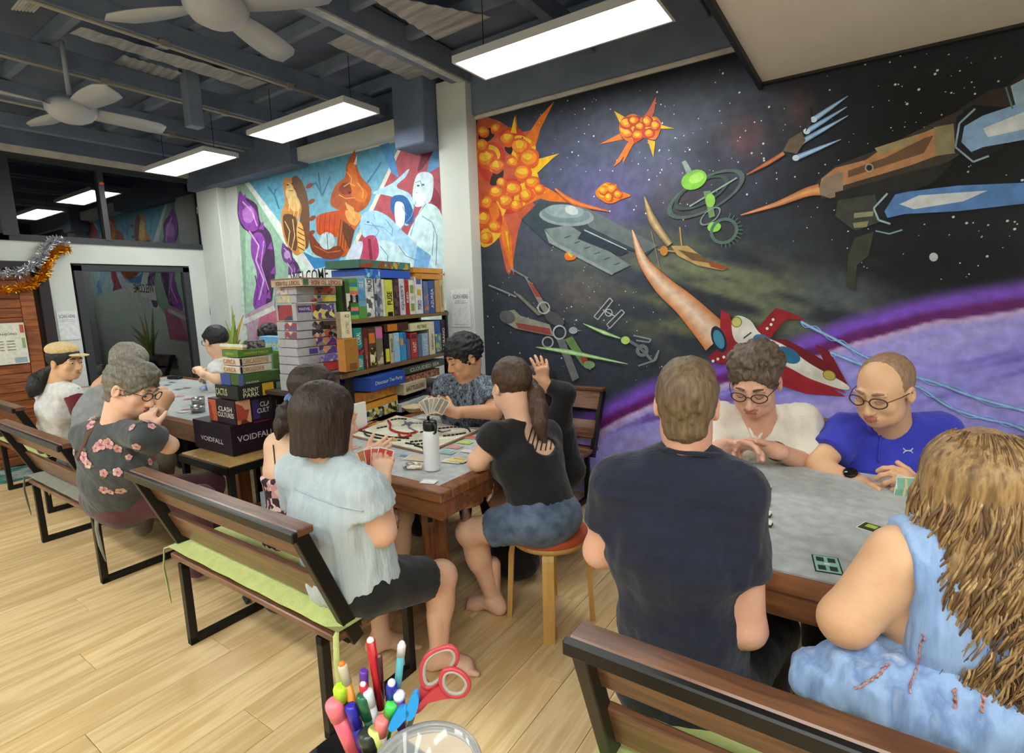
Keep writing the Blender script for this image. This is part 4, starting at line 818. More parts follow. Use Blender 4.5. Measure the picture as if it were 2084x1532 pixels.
        F = np.concatenate(F); mt = s.M[tuple((idx + 0).T)][F[:, 0]]
        E_ = np.concatenate([F[:, [0, 1]], F[:, [1, 2]], F[:, [2, 3]], F[:, [3, 0]]])
        for _ in range(smooth):
            A = np.zeros_like(V_); C_ = np.zeros(len(V_))
            for x, y in ((0, 1), (1, 0)):
                for d in range(3): A[:, d] += np.bincount(E_[:, x], V_[E_[:, y], d], len(V_))
                C_ += np.bincount(E_[:, x], minlength=len(V_))
            V_ = V_ * .5 + .5 * A / np.maximum(C_, 1)[:, None]
        return V_, F, mt
def normals(V_, F):
    n = np.cross(V_[F[:, 2]] - V_[F[:, 0]], V_[F[:, 3]] - V_[F[:, 1]]); N = np.zeros_like(V_)
    for i in range(4):
        for d in range(3): N[:, d] += np.bincount(F[:, i], n[:, d], len(V_))
    return N / (np.linalg.norm(N, axis=1)[:, None] + 1e-12)
def displace(V_, F, amp, scale=(8, 8, 8), seed=0, ridge=False, o=3):
    if not len(V_): return V_
    n = fbm(V_ * np.array(scale), seed, o) - .5
    if ridge: n = .25 - np.abs(n) * 1.6
    return V_ + normals(V_, F) * (n * amp * 2)[:, None]
def sdf_part(name, parent, pieces, mats, label=None, kind=None):   # pieces: list of (V,F,mt)
    Vs, Fs, Ms, o = [], [], [], 0
    for (v, f, m) in pieces:
        if not len(f): continue
        Vs.append(v); Fs.append(f + o); Ms.append(m); o += len(v)
    me = bpy.data.meshes.new(name); fast_mesh(me, np.concatenate(Vs) - wloc(parent), np.concatenate(Fs)[:, ::1], np.concatenate(Ms))
    for m in (mats if isinstance(mats, (list, tuple)) else [mats]): me.materials.append(m)
    o_ = link(name, me, parent); return props(o_, label=label, kind=kind)

M_hairs = {}
def hair_mat(name, c, c2, rough=.5, st=(60, 60, 14)):
    return mat('hair_' + name, c, rough, c2=c2, scale=1.6, stretch=st, bump=.5, bscale=2.2, lo=.3, hi=.7, sheen=0.0)
def skin_mat(name, c):
    m = mat('skin_' + name, c, .5, c2=tuple(max(0, x - d) for x, d in zip(c, (10, 16, 14))), scale=14, bump=.08, bscale=120, lo=.3, hi=.75)
    m.node_tree.nodes['Principled BSDF'].inputs['Subsurface Weight'].default_value = .06; m.node_tree.nodes['Principled BSDF'].inputs['Subsurface Radius'].default_value = (.02, .008, .004)
    return m
M_eye = mat('eye_white', (222, 220, 214), .25); M_iris = mat('dark_iris', (40, 28, 20), .15)

def frame(f, up=(0, 0, 1)):
    f = nrm(f); r = nrm(np.cross(f, up)); u = np.cross(r, f); return r, f, u
def make_head(hc, fwd, up, s, neck, vox=.0045, male=True, ears=True, stub=False, nk=.054, jaw=1.0):
    r, f, u = frame(fwd, up); R = np.array([r, f, u]).T; hc = np.array(hc, float); p = lambda x, y, z: hc + s * (R @ np.array([x, y, z]))
    lo = np.minimum(hc - .17 * s, neck - .08 * s); hi = np.maximum(hc + .17 * s, neck + .08 * s); F = SDF(lo, hi, vox * s); e = lambda c, q, **k: F.ell(p(*c), np.array(q) * s, R, **k)
    e((0, -.012, .038), (.074, .094, .082), k=.02); e((0, .030, -.018), (.060, .062, .085), k=.03); e((0, .058, -.082), (.030 * jaw, .030, .026), k=.03)
    e((-.040, .030, -.062), (.024 * jaw, .036, .034), k=.03); e((.040, .030, -.062), (.024 * jaw, .036, .034), k=.03)
    for q in (-1, 1):
        e((q * .036, .064, -.022), (.024, .018, .020), k=.02); e((q * .031, .092, .016), (.019, .014, .012), k=.010, op='-'); e((q * .031, .080, .014), (.016, .012, .012), k=.004)
        e((q * .030, .084, .031), (.024, .010, .007), k=.012)
        if ears: e((q * .077, -.004, -.002), (.010, .019, .031), k=.008); e((q * .084, .000, .000), (.006, .010, .018), k=.004, op='-')
    F.cap(p(0, .088, .018), p(0, .108, -.030), .008 * s, .0125 * s, k=.012); e((-.011, .098, -.034), (.008, .010, .008), k=.006); e((.011, .098, -.034), (.008, .010, .008), k=.006)
    e((0, .078, -.060), (.028, .018, .022), k=.015); e((0, .094, -.056), (.020, .009, .0045), k=.004, m=1); e((0, .092, -.066), (.018, .009, .0055), k=.004, m=1)
    e((0, .104, -.0612), (.024, .010, .0016), k=.002, op='-')
    if stub: pass
    nb = np.array(neck, float); F.cap(p(0, -.030, -.045), nb, nk * s, (nk + .006) * s, k=.035); F.cap(p(0, .01, -.07), nb + s * .02 * f, .040 * s, .05 * s, k=.03)
    return F.mesh(1), p, R
def eyes_part(parent, p, s, R, look=True, closed=False, brow=None, hm=None):
    if closed:
        for q in (-1, 1): part('eyelashes', MB().tube([p(q * .016, .0905, .006), p(q * .025, .0975, .003), p(q * .034, .0975, .003), p(q * .044, .088, .007)], [.0012 * s, .002 * s, .002 * s, .0012 * s], 5), hm or M_iris, parent, True)
    if not closed:
        for q in (-1, 1):
            part('eye', MB().ball(p(q * .031, .0838, .0125), .0108 * s, 8, sc=(1, 1, .8)), M_eye, parent, True)
            part('iris', MB().ball(p(q * .031, .0915, .0085), .0054 * s, 6), M_iris, parent, True)
    if hm is not None:
        for q in (-1, 1):
            part('eyebrow', MB().tube([p(q * .014, .0985, .034), p(q * .028, .098, .040), p(q * .044, .088, .036)], [.0035 * s, .0042 * s, .002 * s], 6), hm, parent, True)
def hand_pts(F, wrist, d, n, th, s=1.0, curl=(.5, .5, .5, .5), spread=.1, thumb=(.5, .3), k=.006):
    # d: pointing direction, n: palm-facing normal, th: thumb side
    d = nrm(d); n = nrm(np.array(n) - d * (np.array(n) @ d)); t = nrm(np.array(th) - d * (np.array(th) @ d) - n * (np.array(th) @ n)); w = np.array(wrist, float)
    F.cap(w - d * .03 * s, w + d * .01 * s, .026 * s, .026 * s, k=.02)
    F.ecap(w + d * .015 * s, w + d * .080 * s, t, .028 * s, .040 * s, .017 * s, .013 * s, k=.015)
    F.ell(w + d * .030 * s + t * .024 * s + n * .008 * s, np.array([.018, .026, .015]) * s, np.array([t, d, n]).T, k=.015)
    L = (.070, .078, .072, .056)
    for i in range(4):
        o = (.030 - .020 * i); b = w + d * (.088 - .004 * abs(i - 1)) * s + t * o * s; a = 0; dd = nrm(d + t * spread * (1.5 - i)); p0 = b - dd * .01 * s; r0 = .0095 * s
        for j, fr in enumerate((.45, .30, .25)):
            a += curl[i] * (1.0 if j == 0 else .9); v = dd * math.cos(a) + n * math.sin(a); p1 = p0 + v * L[i] * fr * 1.15 * s; r1 = r0 * .93; F.cap(p0, p1, r0, r1, k=k); p0, r0 = p1, r1
    b = w + d * .022 * s + t * .030 * s; v = nrm(d * math.cos(thumb[0] + .35) + t * math.sin(thumb[0] + .35) + n * .25); p1 = b + v * .038 * s; F.cap(b, p1, .0125 * s, .0105 * s, k=k + .004)
    v2 = nrm(v * math.cos(thumb[1]) + d * math.sin(thumb[1]) + n * .2); F.cap(p1, p1 + v2 * .032 * s, .0105 * s, .0088 * s, k=k)
def make_hand(wrist, d, n, th, s, elbow=None, ra=.034, vox=.0042, **kw):
    w = np.array(wrist, float); F = SDF(w - .2 * s, w + .2 * s, vox * s)
    if elbow is not None:
        q = nrm(np.array(elbow) - w); F.cap(w, w + q * .12 * s, .0255 * s, .033 * s, k=.01)
    hand_pts(F, w, d, n, th, s, **kw); return F.mesh(1)
def foot_pts(ankle, toe_dir, s, vox=.0055):
    a = np.array(ankle, float); t = nrm([toe_dir[0], toe_dir[1], 0]); sd = np.array([t[1], -t[0], 0]); F = SDF(a - .26 * s, a + .26 * s, vox * s); z0 = a[2]
    g = a.copy(); g[2] = .0
    F.cap(a + [0, 0, .16], a + [0, 0, 0], .042 * s, .036 * s, k=.03); F.ell(g - t * .035 * s + [0, 0, .036 * s], np.array([.036, .034, .036]) * s, k=.04)
    F.cap(g + [0, 0, .052 * s], g + t * .11 * s + [0, 0, .028 * s], .036 * s, .026 * s, k=.04); F.cap(g + t * .08 * s + sd * .02 * s + [0, 0, .024 * s], g + t * .12 * s + sd * .022 * s + [0, 0, .02 * s], .022 * s, .02 * s, k=.03); F.cap(g + t * .08 * s - sd * .02 * s + [0, 0, .022 * s], g + t * .11 * s - sd * .024 * s + [0, 0, .018 * s], .02 * s, .018 * s, k=.03)
    for i in range(5):
        o = .034 - .0165 * i; l = .158 - .009 * i; r = (.0125 if i == 0 else .0085) * s; F.cap(g + t * (l - .045) * s + sd * o * s + [0, 0, .016 * s], g + t * l * s + sd * o * 1.1 * s + [0, 0, .011 * s], r, r * .95, k=.006)
    return F.mesh(1)
HAIR_SEED = [0]
def make_hair(style, p, R, s, vox=.006, size=1.0):
    HAIR_SEED[0] += 1; sd = HAIR_SEED[0]; c = p(0, -.01, .03); F = SDF(c - .36 * s, c + .30 * s, vox * s) if style in ('bob', 'bun') else SDF(c - .2 * s, c + .22 * s, vox * s)
    e = lambda q, r, **k: F.ell(p(*q), np.array(r) * s, R, **k); f, u, r = R[:, 1], R[:, 2], R[:, 0]
    if style in ('short', 'short_full', 'spiky', 'crop'):
        th = {'short': .010, 'short_full': .016, 'spiky': .016, 'crop': .007}[style]
        e((0, -.012, .042), (.074 + th * .7, .094 + th, .082 + th), k=.0); e((0, .02, .085), (.058, .068, .034 + th), k=.02)
        e((0, .088, -.035), (.075, .075, .088), k=.01, op='-'); e((0, .00, -.115), (.12, .095, .085), k=.01, op='-')
        for q in (-1, 1): e((q * .085, .01, -.01), (.022, .030, .035), k=.006, op='-')
        e((0, -.04, -.125), (.11, .09, .035), k=.01, op='-'); F.ecap(p(0, -.048, .0), p(0, -.046, -.052), r, .066 * s, .058 * s, .050 * s, .044 * s, k=.02) if style in ('short', 'short_full') else None
        if style == 'short_full': e((0, .045, .100), (.060, .045, .030), k=.02)
    if style == 'receding':
        e((0, -.014, .038), (.077, .098, .086), k=.0); e((0, .085, .03), (.09, .085, .125), k=.01, op='-'); e((0, .00, -.125), (.12, .095, .09), k=.01, op='-')
        for q in (-1, 1): e((q * .085, .01, -.01), (.022, .030, .035), k=.006, op='-')
    if style == 'curly':
        rr = random.Random(sd)
        e((0, -.014, .050), (.086, .104, .092), k=.0); e((0, .092, -.030), (.072, .078, .092), k=.01, op='-'); e((0, .00, -.13), (.13, .1, .09), k=.01, op='-')
        for i in range(70):
            a = rr.uniform(0, 6.28); b = rr.uniform(.1, 1.25); v = (math.cos(a) * math.sin(b), math.sin(a) * math.sin(b), math.cos(b)); 
            if v[1] > .55 and v[2] < .62: continue
            e((v[0] * .086, v[1] * .104 - .014, v[2] * .092 + .046), (rr.uniform(.012, .02),) * 3, k=.008)
    if style in ('bob', 'flat', 'tied', 'bun', 'long'):
        e((0, -.014, .042), (.084, .104, .092), k=.0)
        if style == 'bob':
            F.ecap(p(0, -.030, .02), p(0, -.036, -.10), r, .090 * s, .074 * s, .085 * s, .064 * s, k=.02)
            for q in (-1, 1): F.ecap(p(q * .066, .012, .03), p(q * .068, .020, -.09), r, .022 * s, .018 * s, .046 * s, .036 * s, k=.02)
            F.cut(p(0, 0, -.112), -u); e((0, .09, -.05), (.056, .055, .105), k=.01, op='-')
        elif style == 'flat': e((0, .085, -.045), (.070, .070, .085), k=.008, op='-'); e((0, .06, .058), (.066, .045, .030), k=.02); e((0, .00, -.12), (.12, .095, .085), k=.01, op='-')
        else:
            e((0, .088, -.036), (.066, .072, .090), k=.01, op='-'); e((0, .04, -.125), (.12, .085, .085), k=.01, op='-')
            for q in (-1, 1): e((q * .088, .015, -.012), (.018, .024, .032), k=.006, op='-')
    V_, F_, m = F.mesh(1)
    amp = {'spiky': .016, 'curly': .010, 'short': .005, 'short_full': .010, 'crop': .003, 'bob': .004, 'flat': .004}.get(style, .004)
    L = (V_ - p(0, 0, 0)) @ R; n = fbm(L * (np.array([70, 22, 70]) if style != 'bob' else np.array([90, 90, 10])), sd, 3) - .45
    V_ = V_ + normals(V_, F_) * (np.clip(n, -.2, 1) * amp * 2 * s)[:, None]
    return V_, F_, m
def strands(name, parent, paths, r0, m, n=5, label=None, kind=None):
    mb = MB()
    for (pts, r) in paths: mb.tube(pts, r, n)
    return part(name, mb, m, parent, True, label, kind)
def bbox(pts, m):
    P = np.array(pts); return P.min(0) - m, P.max(0) + m
def glasses(parent, p, s, col=(30, 26, 26), round_=False):
    mb = MB(); 
    for q in (-1, 1):
        pts = [p(q * (.033 + .025 * math.cos(a)), .108 - .008 * abs(math.cos(a)) * (1 if math.cos(a) > 0 else 0), .010 + (.0225 if round_ else .018) * math.sin(a)) for a in np.linspace(0, 6.283, 17)[:-1]]
        mb.tube(pts, .0022 * s, 6, closed=True); mb.tube([p(q * .058, .098, .016), p(q * .074, .05, .014), p(q * .080, .0, .010), p(q * .078, -.02, -.01)], .0016 * s, 6)
    mb.tube([p(-.009, .111, .014), p(0, .114, .018), p(.009, .111, .014)], .0017 * s, 6)
    return part('glasses', mb, mat('glasses_frame', col, .3), parent, True)
def torso(F, J, s, w=1.0, inf=0.0, k=.05, belly=0.0, bust=0.0, low=None, m=None):
    pel, neck, sl, sr = J['pelvis'], J['neck'], J['sl'], J['sr']; right = nrm(sr - sl); chest = (sl + sr) / 2 + (pel - (sl + sr) / 2) * .28; up = nrm(neck - pel); waist = pel + (chest - pel) * .48; fw = nrm(np.cross(up, right)); i = inf
    F.ecap(low if low is not None else pel, waist, right, .165 * w * s + i, .140 * w * s + i, .115 * s + i, (.100 + belly) * s + i, k=k, m=m)
    F.ecap(waist, chest, right, .140 * w * s + i, .168 * w * s + i, (.100 + belly) * s + i, .112 * s + i, k=k, m=m)
    F.ecap(chest, (sl + sr) / 2 - up * .02 * s, right, .168 * w * s + i, .12 * w * s + i, .112 * s + i, .07 * s + i, k=k, m=m)
    if belly: F.ell(pel + (chest - pel) * .35 + fw * .05 * s, np.array([.13, .09, .12]) * s + i, k=.06, m=m)
    if bust:
        for q in (-1, 1): F.ell(chest + fw * .085 * s + right * q * .07 * s - up * .02, np.array([.06, .06, .065]) * s * bust + i, k=.04, m=m)
    for sh in (sl, sr):
        F.cap(neck + (sh - neck) * .15 - up * .01 * s, sh, .050 * s + i, .056 * s + i, k=k, m=m)
    return right, fw, up, chest, waist
def person(label, J, skin, s=1.0, w=1.0, group=None, head=None, hair=None, hairm=None, shirt=None, shirtm=None, sleeve=.6, pants=None, pantsm=None, thigh_cover=1.0, calf_cover=1.0,
           hands=None, bare=(), male=True, belly=0, bust=0, hem=None, fold=.006, vox=.0095, fold_sc=(13, 13, 6), flare=0.0, s_inf=.010, brows=True, closed=False, head_kw={}, shirt_k=.05, collar=True, shoes=None, back_cut=None, seed=0, arm=1.0, body_mats=None, legs=True, sleeve_r=1.0, tank=False):
    J = {k: np.array(v, float) for k, v in J.items()}; root = J['pelvis'].copy(); root[2] = 0.0
    t = thing('person', label, 'person', root, group)
    pts = [v for k, v in J.items() if k not in ('head',)]
    lo, hi = bbox([J[k] for k in ('pelvis', 'neck', 'sl', 'sr', 'el', 'er', 'wl', 'wr', 'kl', 'kr', 'al', 'ar')], .2)
    F = SDF(lo, hi, vox); right, fw, up, chest, waist = torso(F, J, s, w, -.004, belly=belly, bust=bust)
    F.cap(J['neck'], J['neck'] + (J['head'] - J['neck']) * .3, .055 * s, .052 * s, k=.03)
    for a, b, c in (('sl', 'el', 'wl'), ('sr', 'er', 'wr')):
        F.cap(J[a], J[b], .050 * s * arm, .040 * s * arm, k=.03); F.cap(J[b], J[c], .041 * s * arm, .027 * s, k=.02)
    hl = J['pelvis'] - right * .09 * s; hr = J['pelvis'] + right * .09 * s
    if legs:
        for h, k_, a in ((hl, 'kl', 'al'), (hr, 'kr', 'ar')):
            F.cap(h, J[k_], .085 * s * w, .058 * s, k=.05); F.cap(J[k_], J[a], .056 * s, .038 * s, k=.03); m_ = J[k_] * .68 + J[a] * .32; F.ell(m_, np.array([.054, .054, .09]) * s, k=.03)
            F.ell(J[k_], (.060 * s,) * 3, k=.02)
    pieces = [F.mesh(2)]
    hd = head or {}; hm_, p, R = make_head(J['head'], hd.get('f', (0, -1, 0)), hd.get('u', (0, 0, 1)), s * hd.get('s', 1.0), J['neck'], male=male, **head_kw); pieces.append(hm_)
    for h in (hands or []): pieces.append(make_hand(s=s * .98, **h))
    for q in bare: pieces.append(foot_pts(J[q[0]], q[1], s))
    lips = skin.copy() if False else None
    sk = [skin, mat('lips_' + skin.name, tuple(int(x) for x in (176, 106, 92)), .45)] if not body_mats else body_mats
    body = sdf_part('body', t, pieces, sk)
    hs = s * hd.get('s', 1.0)
    if hd.get('eyes', True): eyes_part(t, p, hs, R, closed=closed, hm=hairm if brows else None)
    if hair: sdf_part('hair', t, [make_hair(hair, p, R, hs)], hairm)
    if shirt:
        lo, hi = bbox([J[k] for k in ('pelvis', 'neck', 'sl', 'sr', 'el', 'er')] + ([hem] if hem is not None else []), .28); F = SDF(lo, hi, vox * .9); torso(F, J, s, w, s_inf, k=shirt_k, belly=belly, bust=bust, low=J['pelvis'] if hem is None else hem)
        for a, b, c in (('sl', 'el', 'wl'), ('sr', 'er', 'wr')):
            if sleeve <= 0: continue
            u = min(sleeve, 1.0); e = J[a] + (J[b] - J[a]) * u; F.cap(J[a], e, .062 * s * arm, (.060 if sleeve <= 1 else .052) * s * arm * sleeve_r, k=.03, flat=sleeve <= 1)
            if sleeve > 1: e2 = J[b] + (J[c] - J[b]) * (sleeve - 1); F.cap(J[b], e2, .052 * s, .040 * s, k=.03, flat=True)
        if not tank: F.ell(J['neck'] + up * .066 * s + fw * .016 * s, np.array([.066, .070, .046]) * s, k=.004, op='-')
        if back_cut: back_cut(F, J, right, fw, up, s)
        if flare: F.ecap(J['pelvis'] + up * .22 * s, J['pelvis'] + up * .03 * s, right, .165 * s, (.180 + flare) * s, .125 * s, (.150 + flare) * s, k=.04)
        v, f, m = F.mesh(2); v = displace(v, f, fold, fold_sc, seed + 3, ridge=True); v = displace(v, f, fold * .5, (34, 34, 16), seed + 7); sh = sdf_part(shirt, t, [(v, f, m)], shirtm)
    if pants:
        P_ = [J['pelvis'], J['kl'], J['kr'], J['al'], J['ar']]; lo, hi = bbox(P_, .2); F = SDF(lo, hi, vox); F.ecap(J['pelvis'] + up * .10 * s, J['pelvis'], right, .146 * w * s, .172 * w * s, .108 * s, .125 * s, k=.03)
        for h, k_, a in ((hl, 'kl', 'al'), (hr, 'kr', 'ar')):
            e = h + (J[k_] - h) * min(1, thigh_cover); F.cap(h, e, .096 * s * w, (.070 if thigh_cover >= 1 else .084) * s, k=.04, flat=thigh_cover < 1)
            if thigh_cover >= 1 and calf_cover > 0: F.cap(J[k_], J[k_] + (J[a] - J[k_]) * calf_cover, .070 * s, .056 * s, k=.03, flat=calf_cover < 1)
        v, f, m = F.mesh(2); v = displace(v, f, .005, (12, 12, 9), seed + 11, ridge=True); sdf_part(pants, t, [(v, f, m)], pantsm)
    if shoes is not None:
        for a in ('al', 'ar'):
            g = J[a].copy(); g[2] = 0.0; d = nrm([J['kl'][0] - J['pelvis'][0], J['kl'][1] - J['pelvis'][1], 0]); F = SDF(g - .22, g + .22, .008); F.cap(g + [0, 0, .05], g + d * .17 + [0, 0, .036], .05, .036, k=.03); F.cap(g + [0, 0, .10], g + [0, 0, .05], .05, .05, k=.03); F.cut(g + [0, 0, .004], (0, 0, -1)); sdf_part('shoe', t, [F.mesh(1)], shoes)
    return t, p, R, J, body
from mathutils.bvhtree import BVHTree
_BV = {}
def surf_from_cam(obj, u, v):   # where the sight line through a photo pixel meets an object: point and normal on its surface
    if obj.name not in _BV:
        me = obj.data; _BV[obj.name] = BVHTree.FromPolygons([q.co for q in me.vertices], [tuple(q.vertices) for q in me.polygons])
    loc = wloc(obj); h = _BV[obj.name].ray_cast(Vector(CAMP - loc), Vector(nrm(ray(u, v))))
    return (np.array(h[0]) + loc, np.array(h[1])) if h[0] is not None else (None, None)
# ------------------------------------------------------------------ people
SKf = skin_mat('fair', (228, 184, 156)); SKl = skin_mat('light', (232, 190, 158)); SKt = skin_mat('tan', (204, 154, 118)); SKp = skin_mat('pinkish', (220, 170, 144)); SKw = skin_mat('warm', (224, 178, 138))
H_brown = hair_mat('brown', (56, 38, 26), (84, 60, 42)); H_dark = hair_mat('dark_brown', (30, 20, 15), (58, 40, 30)); H_black = hair_mat('black', (14, 13, 14), (34, 32, 34)); H_ash = hair_mat('ash_brown', (78, 62, 44), (122, 100, 74)); H_grey = hair_mat('greying', (104, 98, 88), (150, 144, 132)); H_curl = hair_mat('curly_brown', (66, 52, 42), (112, 94, 78))
H_shave = hair_mat('shaved_stubble', (132, 104, 82), (166, 130, 104), .6)
H_pepper = hair_mat('brown_grey', (86, 80, 68), (128, 122, 108))
def cloth(name, c, c2=None, sc=25, b=.25, bs=160, **k): return mat('cloth_' + name, c, k.pop('rough', .85), c2=c2 or tuple(max(0, int(x * .9)) for x in c), scale=sc, bump=b, bscale=bs, sheen=.15, **k)
C_navy = cloth('navy_tee', (20, 26, 50), (14, 18, 36), 9, .35, 90, stretch=(1, 1, 5)); C_blackp = cloth('black_trousers', (18, 18, 20)); C_jeans = cloth('denim', (96, 114, 138), (62, 78, 104), 18, .4, 200)
C_white = cloth('cream_linen', (226, 220, 208), (214, 206, 192), 12, .35, 60); C_blue = cloth('blue_polo', (56, 62, 190), (48, 52, 170), 12, .2, 200)
C_pale = cloth('pale_blue_blouse', (180, 190, 195), (168, 180, 186), 10, .5, 40, stretch=(3, 3, .4)); C_blk = cloth('black_jersey', (15, 15, 17), (10, 10, 12)); C_grey = cloth('grey_tee', (142, 144, 142)); C_char = cloth('charcoal_tee', (66, 70, 72), (58, 62, 64)); C_maroon = cloth('maroon_shorts', (98, 30, 46)); C_khaki = cloth('khaki_trousers', (128, 116, 98))
C_dress = cloth('tie_dye_blue', (140, 166, 206), [(150, 178, 218), (112, 138, 184), (172, 186, 208)], 5, .5, 30, stretch=(3.2, 3.2, .5), lo=.3, hi=.72)
C_flor = mat('cloth_dark_floral', (58, 34, 44), .8, c2=[(206, 150, 152), (58, 34, 44), (226, 190, 180), (44, 30, 40)], scale=42, vor=True, lo=.1, hi=.8)
C_leaf = mat('cloth_grey_leaf_print', (78, 86, 98), .8, c2=[(132, 142, 154), (44, 50, 62), (104, 114, 126), (30, 34, 44)], scale=26, stretch=(1.0, 1.0, .55), lo=.34, hi=.62, detail=3)
C_wht = cloth('white_shirt', (224, 222, 220)); C_mar = cloth('maroon_sleeve', (112, 24, 40), (90, 18, 32), 9)
def R2(a): return math.radians(a)
def seat_legs(J, yaw, s=1.0, spread=.12, fwdl=.44, drop=.02, tuck=.06, az=.085):
    d = V(math.cos(R2(yaw)), math.sin(R2(yaw)), 0); r = V(d[1], -d[0], 0)
    for k, q in (('l', -1), ('r', 1)):
        J.setdefault('k' + k, J['pelvis'] + d * fwdl * s + r * q * spread * s - V(0, 0, drop)); a = J['k' + k] - d * tuck; J.setdefault('a' + k, V(a[0], a[1], az))
    return J
# --- person in navy shirt, seen from behind (foreground right)
d0 = 1.30
J = dict(head=D(1397, 826, 1.30), neck=D(1400, 925, 1.32), sl=D(1262, 985, 1.36), sr=D(1500, 1000, 1.26), el=D(1222, 1120, 1.44), er=D(1520, 1278, 1.30), wl=D(1330, 1130, 1.62), wr=D(1535, 1195, 1.53), pelvis=D(1392, 1330, 1.42))
J['pelvis'][2] = .50; seat_legs(J, 85, fwdl=.44)
tP11, p, R, J, body = person('person from behind in navy t-shirt with short light brown hair, on the closest bench', J, SKp, s=.98, w=1.0, head=dict(f=(-.24, 1, -.10), u=(0, .12, 1), eyes=False, s=.92), hair='short', hairm=H_ash, shirt='t_shirt', shirtm=C_navy, sleeve=.58,
    pants='trousers', pantsm=C_blackp, hands=[dict(wrist=J['wl'], elbow=J['el'], d=(.3, 1, .05), n=(0, 0, -1), th=(1, 0, 0)), dict(wrist=J['wr'], elbow=J['er'], d=(-.5, 1, .1), n=(0, 0, -1), th=(-1, 0, 0))], vox=.0085, fold=.009, shoes=M_black, arm=1.12)
part('neckband', MB().tube(cr([J['neck'] + V(.076 * math.cos(a), .062 * math.sin(a) - .002, .012 - .012 * math.sin(a)) for a in np.linspace(0, 6.283, 11)[:-1]], 3), .006, 6, closed=True), C_navy, tP11, True)
# --- woman with long wavy hair (foreground right edge)
J = dict(head=D(1985, 1000, 1.12), neck=D(1985, 1105, 1.12), sl=D(1835, 1135, 1.13), sr=D(2110, 1130, 1.06), el=D(1722, 1262, 1.16), er=D(2200, 1330, 1.15), wl=D(1800, 1150, 1.36), wr=D(2080, 1200, 1.36), pelvis=D(1960, 1440, 1.22))
J['pelvis'][2] = .52; seat_legs(J, 80)
def dress_cut(F, J, right, fw, up, s): F.cut(J['sl'] - right * .006, -right + V(0, 0, .1))
tP14, p14, R14, J14, body14 = person('person with long wavy blond brown hair in sleeveless blue tie-dye top, bottom right', J, SKw, s=1.0, w=.96, head=dict(f=(-.15, 1, -.15), u=(0, .15, 1), eyes=False), shirt='sleeveless_top', shirtm=C_dress, sleeve=.0,
    pants='trousers', pantsm=C_blackp, hands=[dict(wrist=J['wl'], elbow=J['el'], d=(.4, 1, .1), n=(0, 0, -1), th=(1, 0, 0)), dict(wrist=J['wr'], elbow=J['er'], d=(-.4, 1, .1), n=(0, 0, -1), th=(-1, 0, 0))], vox=.0085, fold=.014, fold_sc=(15, 15, 2.5), male=False, arm=1.32, back_cut=dress_cut, tank=True, shirt_k=.06, s_inf=.020)
# gathered lower part of the top, spread on the bench
Fd = SDF(J14['pelvis'] - V(.42, .3, .22), J14['pelvis'] + V(.45, .36, .42), .0085); right = nrm(J14['sr'] - J14['sl'])
a0 = J14['pelvis'] + V(0, 0, .30); Fd.ecap(a0, J14['pelvis'] + V(0, 0, .0), right, .165, .25, .125, .18, k=.05)
for (u_, v_, dd_, r_) in ((1750, 1330, 1.19, .045), (1700, 1375, 1.20, .05), (1660, 1385, 1.22, .034), (1790, 1400, 1.13, .06), (1900, 1440, 1.08, .07), (1840, 1360, 1.12, .05), (2010, 1440, 1.05, .07)):
    q = D(u_, v_, dd_); Fd.ell(q, (r_ * 1.3, r_, r_ * .8), k=.07)
v, f, m = Fd.mesh(2); v = displace(v, f, .022, (16, 16, 5), 77, ridge=True); v = displace(v, f, .008, (40, 40, 14), 78); sdf_part('gathered_hem', tP14, [(v, f, m)], C_dress)
E_red = mat('rust_embroidery', (120, 52, 44), .9, c2=(206, 160, 156), scale=120)
top_o = [c for c in tP14.children if c.name.startswith('sleeveless_top')][0]; hem_o = [c for c in tP14.children if c.name.startswith('gathered_hem')][0]
for pl in ([(1880, 1290), (1872, 1330), (1862, 1370), (1852, 1410)], [(1850, 1150), (1842, 1200), (1830, 1250), (1815, 1300)], [(1810, 1350), (1790, 1370), (1770, 1385), (1740, 1400)], [(1945, 1400), (1940, 1440)], [(2003, 1410), (2000, 1450)]):
    q = []
    for (a, b) in [(x0_ + (x1_ - x0_) * k / 5, y0_ + (y1_ - y0_) * k / 5) for (x0_, y0_), (x1_, y1_) in zip(pl[:-1], pl[1:]) for k in range(5)] + [pl[-1]]:
        best = None
        for o_ in (top_o, hem_o):
            pt, n_ = surf_from_cam(o_, a, b)
            if pt is not None and (best is None or dep(pt) < dep(best)): best = pt
        if best is not None: q.append(best - ray(a, b) * .002 + V(random.uniform(-.003, .003), 0, 0))
    if len(q) > 2: part('embroidery', MB().tube(q, [.0022 + .0016 * (i % 2) for i in range(len(q))], 6, flat=.6), E_red, tP14)
